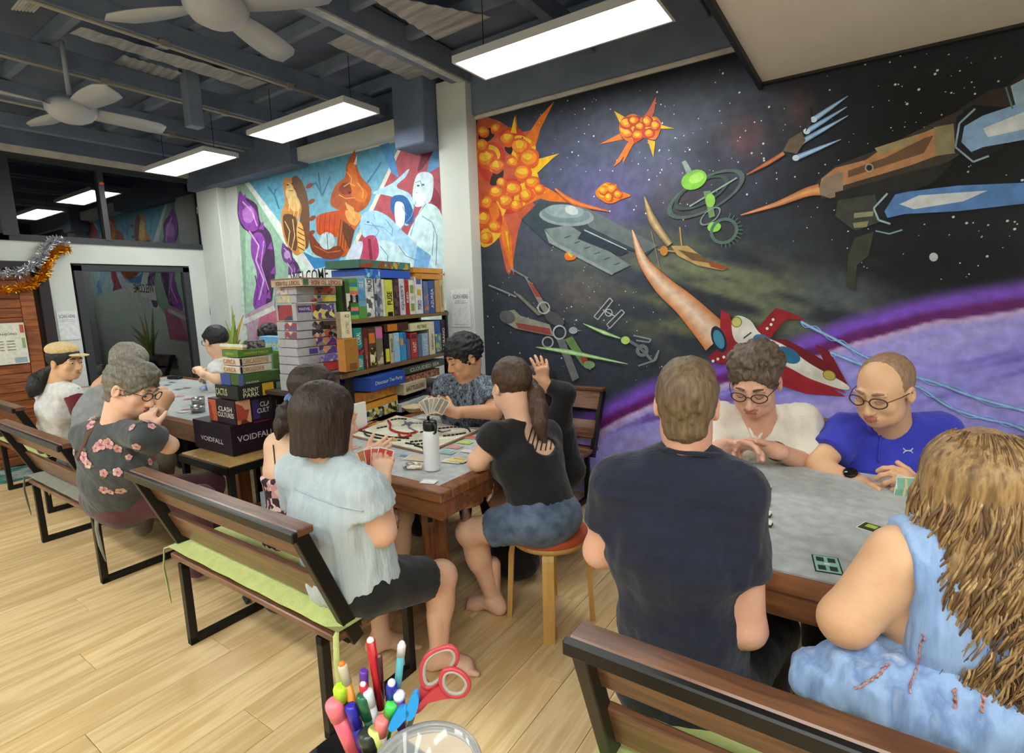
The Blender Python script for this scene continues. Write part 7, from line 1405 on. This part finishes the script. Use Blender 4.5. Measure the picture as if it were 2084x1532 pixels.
# cards in hands
def fan(label, u, v, d, n, cols, w=.055, h=.085, tilt=.3, normal=None, group=None):
    c = D(u, v, d); nn_ = nrm(-ray(u, v)) if normal is None else nrm(normal)
    for i in range(n):
        a = (i - (n - 1) / 2) * -tilt; upv = nrm(V(0, 0, 1) * math.cos(a) + RX * math.sin(a) * -1.0); cc = c + upv * h * .35 + nn_ * .0025 * i + RX * (i - (n - 1) / 2) * w * .22
        card(label % ('leftmost', 'second', 'third', 'fourth', 'rightmost')[min(i, 4) if i < n - 1 else 4], 0, 0, 0, w, h, 0, cols[i % len(cols)], [(.0, .0, .12, .86, (226, 200, 150))], group, n=nn_, c=cc, up=upv)
fan('%s card of the orange and red hand held by the person in pale blouse', 766, 950, 2.02, 4, [(206, 140, 80), (196, 76, 66), (206, 90, 76), (196, 66, 62)], .058, .088, .22, group='cards held in the pale blouse hand')
fan('%s card of the grey patterned hand held by the far player', 884, 836, 3.02, 5, [(170, 160, 146), (140, 136, 126), (176, 166, 150)], .058, .088, .26, group='cards held by the far player')
fan('%s green card held by the person in blue polo', 1842, 1012, 1.80, 2, [(120, 176, 150), (140, 190, 160)], .055, .085, -.25, group='green cards held by the polo wearer')
# ------------------------------------------------------------------ things on the right table
zC = ZT + .0005
c_ = Z(1446, 936, ZT); c_[2] = zC; wc = thing('white_cup', 'white cup of domino tiles behind the navy shoulder', 'cup', c_); part('cup_body', MB().box(c_ + V(0, 0, .028), (.066, .066, .056), ch=.006), mat('white_ceramic', (214, 214, 216), .3), wc); 
for i in range(3): part('tile', MB().box(c_ + V(-.018 + i * .018, .005 * i, .062), (.014, .03, .022), rz=.4, ch=.002), mat('ivory_tile', (226, 222, 206), .3), wc)
M_iv = MATS['ivory_tile']
for i, (u, v) in enumerate(((1550, 990), (1547, 1007), (1545, 1022), (1548, 1042), (1549, 1061))):
    c_ = Z(u, v, zC + .008); t = thing('domino_tile', ('farthest ivory tile of the row on the grey felt', 'second farthest ivory tile in the row beside the navy sleeve', 'middle ivory tile of the row beside the navy sleeve', 'second nearest ivory tile in the row beside the navy sleeve', 'nearest ivory tile of the row, half hidden by the navy sleeve')[i], 'game tile', c_ - V(0, 0, .008), 'ivory tiles in a row on the right table')
    part('tile_face', MB().box(c_ + V(0, 0, .002), (.060, .026, .008), rz=-.05, ch=.002), M_iv, t); part('tile_base', MB().box(c_ - V(0, 0, .005), (.063, .029, .007), rz=-.05, ch=.002), mat('dark_tile_back', (40, 42, 40), .4), t)
gr = (150, 200, 180)
card('green patterned card lying alone near the front edge of the right table', 1683, 1149, zC, .062, .092, .18, gr, [(-.22, .25, .28, .26, (30, 60, 56)), (.2, .25, .28, .26, (30, 60, 56)), (-.22, -.25, .28, .26, (30, 60, 56)), (.2, -.25, .28, .26, (30, 60, 56)), (0, 0, .2, .1, (230, 240, 230))], group=None).children[0].data.materials[0] = card_mat(bk_)
card('dark bordered card with green marks half hidden by the bare shoulder', 1786, 1078, zC, .062, .092, 1.2, (50, 56, 40), [(.1, .2, .4, .3, (170, 200, 60))])
for k_, (u, v) in enumerate(((1516, 930), (1528, 938), (1540, 932))): single('glass_stone', MB().ball(Z(u, v, zC + .008), .009, 5), gl, ('left clear glass stone under the linen shirt hands', 'middle clear glass stone under the linen shirt hands', 'right clear glass stone under the linen shirt hands')[k_], 'game piece', 'clear glass stones', smooth=True)
# ------------------------------------------------------------------ things on the far left table
RB = 'red and blue cards scattered on the far table'
for (lb, u, v, rot, col) in (('red card beside the steel cups', 383, 812, .3, (176, 44, 50)), ('red and white card nearest the bare elbow', 366, 806, 1.0, (206, 120, 120)), ('blue card just behind the red ones', 362, 792, .2, (60, 76, 130)), ('small red card farthest back on the far table', 380, 789, .6, (190, 60, 66)), ('white card at the near rim of the far table', 372, 838, .2, (214, 214, 222)), ('pink card at the near rim beside the steel cups', 380, 832, .9, (206, 140, 146)), ('dark blue card in the middle of the far table', 350, 778, .3, (64, 74, 92)), ('flat blue grey card towards the window', 340, 783, .1, (90, 104, 124))): card(lb, u, v, .7505, .075, .05, rot, col, group=RB)
for (lb, u, v, h_) in (('steel cup standing behind the other one on the far table', 404, 822, .055), ('shorter steel cup nearest the dark plum box', 404, 838, .05), ('steel cup held near the young person by the window', 423, 779, .06)):
    c_ = Z(u, v, .75); c_[2] = .7505; cup(lb, c_, .05, h_)
pk = MB(); 
for i in range(6): pk.ball(Z(412 + i * 5, 790 - i * 3, .775), .03, 5, sc=(1.2, .9, .7))
single('snack_packet', pk, mat('blue_white_foil', (130, 170, 214), .3, c2=[(214, 222, 230), (110, 150, 206), (226, 230, 236)], scale=18, lo=.3, hi=.7, bump=.5, bscale=40), 'crumpled blue and white snack packet on the far table', 'packet', smooth=True)
c_ = Z(316, 778, .75); single('paper_cup', MB().lathe(V(c_[0], c_[1], .7505), [(.001, 0), (.03, 0), (.038, .09), (.035, .09), (.028, .006), (.001, .006)], 20), mat('paper_cup', (222, 224, 206), .6), 'pale paper cup in front of the glass door', 'cup', smooth=True)
single('sunglasses_case', MB().box(Z(356, 768, .765), (.16, .07, .03), rz=.4, ch=.01), MATS['black_lid_plastic'], 'small black case lying at the window end of the far table', 'case')
# ------------------------------------------------------------------ floor items
def bag(label, c, sx, sy, sz, seed, m):
    F = SDF(np.array(c) - V(sx, sy, .05), np.array(c) + V(sx, sy, sz * 1.6), .010); c = np.array(c, float); F.ell(c + V(0, 0, sz * .5), (sx * .55, sy * .55, sz * .55), k=0); F.ell(c + V(sx * .15, 0, sz * .42), (sx * .45, sy * .5, sz * .42), k=.05); F.ell(c + V(-sx * .35, .02, sz * .3), (sx * .2, sy * .3, sz * .3), k=.05); F.cut(c + V(0, 0, .004), (0, 0, -1)); v, f, m_ = F.mesh(2); v2 = displace(v, f, .012, (12, 12, 12), seed, ridge=True); v2[:, 2] = np.maximum(v2[:, 2], .003)
    t = thing('backpack', label, 'bag', (c[0], c[1], 0)); sdf_part('bag_body', t, [(v2, f, m_)], m); part('strap', MB().tube(cr([c + V(-sx * .5, -sy * .2, sz * .3), c + V(-sx * .75, -sy * .3, sz * .16), c + V(-sx * .85, -sy * .4, .02), c + V(-sx * .6, -sy * .5, .012)], 5, False), .012, 6, flat=.4), m, t, True); part('zip', MB().tube([c + V(-sx * .3, -sy * .50, sz * .55), c + V(0, -sy * .57, sz * .62), c + V(sx * .3, -sy * .50, sz * .55)], .004, 5), mat('dull_zip', (60, 60, 62), .4), t)
M_bag = cloth('bag_nylon', (22, 22, 25), (32, 32, 36), 30, .3, 80)
bag('black backpack lying under the bench with lime cushion', (-2.46, 1.42, 0), .26, .18, .20, 3, M_bag)
bag('black bag slumped beneath the central table', (-1.60, 2.30, 0), .24, .2, .22, 5, M_bag)
tbx = thing('storage_tub', 'translucent grey tub of packets on the low shelf', 'tub', (-2.80, 1.80, .313)); gm = mat('tub_plastic', (176, 190, 200), .3, c2=(160, 176, 188), scale=8)
for (cx, cy, sx, sy) in ((-2.80, 1.665, .36, .008), (-2.80, 1.935, .36, .008), (-2.98, 1.80, .008, .28), (-2.62, 1.80, .008, .28)): part('tub_wall', MB().box((cx, cy, .313 + .06), (sx, sy, .12), ch=.002), gm, tbx)
part('tub_floor', MB().box((-2.80, 1.80, .317), (.36, .27, .006)), gm, tbx)
for i, (dx, dy, col, lb) in enumerate(((-.10, -.02, (150, 146, 90), 'olive packet'), (.0, .05, (60, 54, 50), 'dark brown packet'), (.10, -.03, (206, 176, 120), 'gold packet'), (.05, -.08, (110, 140, 160), 'blue grey packet'))): single('snack_packet', MB().box((-2.80 + dx, 1.80 + dy, .40), (.10, .03, .15), rz=.3 * i, ch=.012), card_mat(col), lb + ' standing in the grey tub on the low shelf', 'packet', 'packets in the tub')
rg = [Z(u, v, .0) for u, v in ((-60, 1000), (92, 966), (86, 944), (-60, 962))]
rug = thing('floor_mat', 'teal and white patterned mat on the floor by the timber door', 'mat', sum(rg) / 4); part('mat_pile', MB().prism(rg, (0, 0, .008)), mat('teal_mat', (60, 112, 104), .9, c2=[(170, 180, 172), (70, 124, 116), (40, 90, 86)], scale=5, lo=.3, hi=.7, bump=.3, bscale=200), rug)
# ------------------------------------------------------------------ wall items
def poster(label, P0, r, u, w, h, items, col=(226, 228, 230)):
    P0 = np.array(P0, float); r = nrm(r); u = nrm(u); n = np.cross(r, u); n = n if n @ (CAMP - P0) > 0 else -n; t = thing('poster', label, 'poster', P0)
    part('paper', MB().prism([P0 + r * x * w / 2 + u * y * h / 2 for x, y in ((-1, -1), (1, -1), (1, 1), (-1, 1))], n * .0015), card_mat(col), t)
    for it in items:
        if it[0] == 't': mb = MB(); text_mb(mb, it[1], P0 + r * it[2] * w / 2 + u * it[3] * h / 2 + n * .0022, r, u, it[4] * h, w=it[5] * w); part('lettering', mb, card_mat(it[6]), t)
        else: part('printed_block', MB().prism([P0 + r * (it[1] + x * it[3] / 2) * w / 2 + u * (it[2] + y * it[4] / 2) * h / 2 + n * .0016 for x, y in ((-1, -1), (1, -1), (1, 1), (-1, 1))], n * .0006), card_mat(it[5]), t)
    return t
dk = (92, 96, 104)
poster('white paper notice on the front of the pillar', Y(938, 627, 3.475), (1, 0, 0), (0, 0, 1), .20, .31, [('t', 'SCAN HERE', 0, .62, .11, .8, dk), ('b', 0, .38, 1.1, .03, (150, 152, 158)), ('b', 0, .28, 1.4, .03, (150, 152, 158)), ('b', 0, -.88, 1.6, .02, (150, 152, 158))])
poster('white paper notice on the column left of the dark glass door', X(139, 662, -6.995), (0, 1, 0), (0, 0, 1), .17, .30, [('t', 'SCAN HERE', 0, .62, .11, .8, dk), ('b', 0, .38, 1.1, .03, (150, 152, 158)), ('b', 0, .28, 1.4, .03, (150, 152, 158))])
poster('cream menu sheet with floral border pinned on the timber door', X(12, 700, -6.965), (0, 1, 0), (0, 0, 1), .31, .40, [('t', 'MAHJONG', .1, .45, .07, .5, (60, 60, 70))] + [('b', -.3 + .9 * (k_ % 2) * .6, .12 - .14 * (k_ // 2), .4, .04, (130, 110, 110)) for k_ in range(8)] + [('b', .86, .7, .2, .4, (196, 90, 70)), ('b', .86, 0, .16, .5, (150, 170, 120)), ('b', .6, -.82, .6, .26, (160, 176, 186))], (226, 224, 208))
def tinsel(label, px, col, r, seed, metal=.8):
    P_ = cr([X(u, v, -6.93) for u, v in px], 10, False); rr = random.Random(seed); mb = MB()
    mb.tube(P_, .006, 5)
    for i in range(1500):
        k_ = rr.randrange(len(P_) - 1); p_ = P_[k_] + (P_[k_ + 1] - P_[k_]) * rr.random(); d = nrm([rr.gauss(0, 1), rr.gauss(0, 1), rr.gauss(0, 1)]); s_ = nrm(np.cross(d, [rr.gauss(0, 1), 1, 0])); L_ = r * rr.uniform(.6, 1.1); mb.add([p_ + s_ * .004, p_ - s_ * .004, p_ + d * L_ - s_ * .003, p_ + d * L_ + s_ * .003], [(0, 1, 2, 3)])
    return single('tinsel_garland', mb, mat('tinsel_' + '%d' % col[0], col, .18, metal=metal), label, 'tinsel', kind='stuff')
tinsel('gold tinsel garland draped above the timber door', [(-40, 592), (10, 590), (60, 580), (88, 560), (100, 530), (118, 508), (138, 508)], (226, 160, 24), .062, 4)
tinsel('silver tinsel garland draped above the gold one', [(-40, 552), (20, 556), (60, 545), (84, 525), (96, 500), (112, 490), (130, 494)], (214, 216, 224), .062, 6)
single('ceiling_sensor', MB().lathe(X(207, 376, -6.9), [(.001, 0), (.02, 0), (.024, .02), (.001, .03)], 14), mat('red_lit_sensor', (206, 90, 60), .4), 'small red sensor at the head of the dark upper window', 'sensor')
# plant behind the young person by the window
pc = Y(478, 760, 3.2); pl = thing('potted_plant', 'spiky green plant with orange tinged leaves in the window corner', 'plant', (pc[0], pc[1], .75)); pb = V(pc[0], pc[1], .75)
part('pot', MB().lathe(pb, [(.001, 0), (.06, 0), (.085, .14), (.078, .14), (.06, .02), (.001, .02)], 20), mat('grey_pot', (120, 118, 112), .6), pl, True)
rr = random.Random(5)
for i, (u, v, w_, o_) in enumerate(((459, 652, .022, 0), (472, 622, .028, 0), (484, 668, .026, 0), (496, 640, .024, 1), (490, 690, .026, 1), (468, 690, .024, 0), (505, 690, .02, 0), (452, 690, .016, 0), (478, 640, .024, 0), (462, 672, .02, 0))):
    tip = Y(u, v, 3.2 + rr.uniform(-.08, .08)); base = pb + V(rr.uniform(-.03, .03), rr.uniform(-.03, .03), .12); side = nrm(np.cross(tip - base, V(0, -1, .2))); ctr = (base + tip) / 2 + V((tip[0] - base[0]) * -.25, 0, .05); vs = []
    for j in range(8):
        t_ = j / 7; p_ = base * (1 - t_) ** 2 + ctr * 2 * t_ * (1 - t_) + tip * t_ * t_; ww = w_ * 1.6 * math.sin(math.pi * min(.98, t_ * .8 + .18)); vs += [p_ - side * ww, p_ + V(0, -.006, 0), p_ + side * ww]
    part('leaf', MB().add(vs, [(3 * j + q_, 3 * j + 1 + q_, 3 * j + 4 + q_, 3 * j + 3 + q_) for j in range(7) for q_ in (0, 1)]), mat('orange_leaf' if o_ else 'green_leaf', (196, 140, 60) if o_ else (110, 140, 60), .5, c2=(150, 150, 70) if o_ else (160, 180, 90), scale=12, stretch=(1, 1, .2)), pl, True)
stt = thing('plant_stand', 'narrow dark stand holding the spiky plant', 'stand', (pc[0], pc[1], 0)); part('stand_top', MB().box((pc[0], pc[1], .735), (.22, .22, .03)), M_shelf, stt); part('stand_leg', MB().box((pc[0], pc[1], .36), (.06, .06, .72)), M_black, stt)
# ------------------------------------------------------------------ foreground counter with pens, scissors, jar
cz_ = 1.02
ctr_ = thing('counter', 'black counter top at the bottom edge under the pens', 'counter', (-.28, .26, 0))
Pq = [Z(u, v, cz_) for u, v in ((592, 1560), (708, 1470), (1000, 1640), (900, 1800))]
part('counter_top', MB().prism([p_ - V(0, 0, .03) for p_ in Pq], (0, 0, .03)), mat('glossy_black_laminate', (18, 18, 20), .12, c2=(120, 120, 124), scale=9, lo=.66, hi=.72), ctr_); part('counter_leg', MB().box((sum(Pq) / 4)[:2].tolist() + [.495], (.12, .12, .99)), M_black, ctr_)
dP = .50
def PD(u, v, d=dP): return D(u, v, d)
def pen(label, top, bot, r, col, capc=None, frac=.35, tipc=None, n=14, dt=0.0, name='pen', flat=1.0):
    r = r * 1.2; a, b = PD(*bot, dP + .02), PD(top[0], top[1], dP + dt); t = thing(name, label, 'pen', b * .0 + a, 'pens and markers in the foreground cup'); k_ = b + (a - b) * frac; L_ = nrm(a - b)
    if capc is not None: part('pen_cap', MB().tube([k_, b + L_ * r * .6, b + L_ * r * .15, b], [r * 1.12, r * 1.12, r * .95, r * .6], n, flat=flat), mat('plastic_%d_%d_%d' % capc, capc, .25), t, True)
    else: k_ = b
    part('barrel', MB().tube([a, k_ + L_ * .0, k_ - L_ * (0.0 if capc is not None else 0)], [r, r, r * (.98 if capc is not None else 1)], n, flat=flat), mat('plastic_%d_%d_%d' % col, col, .25), t, True)
    if tipc is not None: part('end_plug', MB().ball(b - L_ * r * .1, r * .8, 6), mat('plastic_%d_%d_%d' % tipc, tipc, .4), t, True)
    return t
pen('tall red marker with a white end', (754, 1304), (775, 1440), .0036, (170, 26, 32), None, tipc=(226, 216, 216)); pen('thin maroon pen behind the red marker', (772, 1336), (778, 1420), .0022, (64, 16, 22), None, tipc=(120, 70, 70))
pen('teal pencil with white eraser and silver ferrule', (818, 1310), (806, 1430), .0030, (84, 156, 168), (196, 196, 196), .18, tipc=(236, 226, 222)); pen('orange tipped brush handle with silver ferrule', (696, 1352), (742, 1520), .0034, (206, 132, 40), (186, 176, 150), .22, tipc=(226, 110, 30))
pen('fat coral pink highlighter leaning left', (676, 1426), (722, 1530), .0062, (226, 96, 112), (232, 112, 126), .3); pen('deep blue felt pen in front', (712, 1434), (745, 1540), .0042, (40, 34, 140), (44, 40, 160), .4); pen('lime green highlighter cap', (691, 1396), (702, 1470), .0048, (40, 34, 26), (166, 206, 40), .35)
pen('purple ball pen behind the red button pen', (740, 1364), (744, 1450), .0032, (70, 36, 120), (84, 44, 140), .4); pen('dark green marker with ridged cap', (736, 1414), (762, 1500), .0046, (20, 80, 56), (24, 92, 64), .5); pen('clear pen with silver clip', (748, 1404), (772, 1500), .0036, (176, 176, 184), (206, 206, 212), .3); pen('red pen with white button', (739, 1392), (752, 1470), .0030, (176, 30, 48), (190, 40, 56), .4, tipc=(230, 220, 220))
pen('royal blue ball pen with silver button', (797, 1390), (795, 1470), .0040, (34, 46, 176), (30, 36, 150), .4, tipc=(206, 210, 220)); pen('purple pen with hollow white end', (812, 1410), (818, 1480), .0042, (96, 60, 130), (214, 206, 226), .12); pen('green capped pen with pattern', (798, 1430), (784, 1500), .0046, (46, 140, 60), (70, 190, 80), .3); pen('salmon pink eraser ended pen', (778, 1462), (772, 1530), .0052, (206, 196, 190), (226, 120, 116), .4); pen('black marker with white squiggles', (744, 1490), (768, 1560), .0066, (34, 36, 34), (48, 52, 46), .4); pen('yellow rimmed clear pen', (760, 1484), (780, 1550), .0044, (200, 206, 120), None)
# red handled scissors
def hoop(name, px, r, m, t, d=dP): part(name, MB().tube(cr([PD(u, v, d) for u, v in px], 6), r, 10, closed=True), m, t, True)
scs = thing('scissors', 'scissors with red and grey handles standing in the cup', 'scissors', PD(840, 1450)); M_rh = mat('red_handle', (172, 52, 58), .35); M_gh = mat('grey_soft_grip', (150, 140, 128), .6)
big = [(862, 1392), (858, 1366), (866, 1340), (886, 1324), (912, 1316), (926, 1322), (930, 1338), (922, 1356), (904, 1376), (886, 1392), (872, 1398)]; sm2 = [(904, 1366), (924, 1362), (944, 1374), (954, 1392), (946, 1410), (930, 1416), (914, 1412), (902, 1400), (898, 1384)]
hoop('finger_loop', big, .0026, M_rh, scs); hoop('thumb_loop', sm2, .0026, M_rh, scs, dP - .006)
def shrink(px, q): c_ = np.mean(px, 0); return [tuple(c_ + (np.array(p_) - c_) * q) for p_ in px]
hoop('inner_grip', shrink(big, .86), .0018, M_gh, scs, dP - .001); hoop('inner_grip', shrink(sm2, .82), .0018, M_gh, scs, dP - .007)
part('handle_arm', MB().prism([PD(u, v, dP) for u, v in cr([(862, 1384), (876, 1400), (884, 1412), (872, 1430), (850, 1452), (840, 1440), (848, 1420)], 4)], FW * .005), M_rh, scs); part('handle_arm', MB().prism([PD(u, v, dP - .006) for u, v in cr([(900, 1396), (914, 1414), (938, 1418), (900, 1424), (870, 1432), (850, 1446), (848, 1438), (872, 1412)], 4)], FW * .005), M_rh, scs)
part('blade', MB().prism([PD(u, v, dP + .004) for u, v in ((852, 1440), (842, 1434), (800, 1560), (806, 1564))], FW * .002), steel, scs)
sc2 = thing('scissors', 'small scissors with bright blue handles in front of the cup', 'scissors', PD(830, 1470)); M_bh = mat('sky_blue_handle', (36, 140, 206), .3)
for px in ([(848, 1412), (838, 1416), (828, 1440), (826, 1462), (836, 1466), (848, 1448), (852, 1426)], [(826, 1444), (812, 1444), (798, 1462), (790, 1484), (802, 1488), (822, 1468), (832, 1454)]): part('blue_handle', MB().prism([PD(u, v, dP - .008) for u, v in cr(px, 5)], FW * .008), M_bh, sc2)
# pen cup and clear jar
pcx = PD(760, 1640, dP + .02); pcx[2] = cz_; single('pen_cup', MB().lathe(pcx, [(.001, 0), (.034, 0), (.036, .05), (.033, .05), (.031, .004), (.001, .004)], 28), mat('black_cup_print', (24, 24, 26), .3), 'black cup holding pens at the bottom edge', 'cup', smooth=True)
jc = Z(868, 1553, 1.155); jt = thing('clear_jar', 'clear plastic jar with thick rim at the bottom centre', 'jar', (jc[0], jc[1], cz_)); cl = mat('clear_jar_plastic', (246, 246, 246), .08, trans=.82, ior=1.3)
rj = .0450; z1_ = 1.155 - cz_
part('jar_wall', MB().lathe((jc[0], jc[1], cz_), [(.001, 0), (rj * .92, 0), (rj, .01), (rj, z1_ - .012), (rj + .002, z1_ - .010), (rj + .002, z1_ - .004), (rj, z1_), (rj - .003, z1_), (rj - .0025, .012), (rj * .85, .004), (.001, .004)], 48), cl, jt, True)
for dz in (-.002, -.010): part('jar_rim', MB().tube([V(jc[0] + (rj + .001) * math.cos(a), jc[1] + (rj + .001) * math.sin(a), 1.155 + dz) for a in np.linspace(0, 6.283, 41)[:-1]], .0020, 8, closed=True), cl, jt, True)
single('paper_scrap', MB().box((jc[0], jc[1], cz_ + .06), (.03, .04, .10), rz=.5, ch=.004), card_mat((214, 206, 210)), 'pale folded paper inside the clear jar', 'paper')
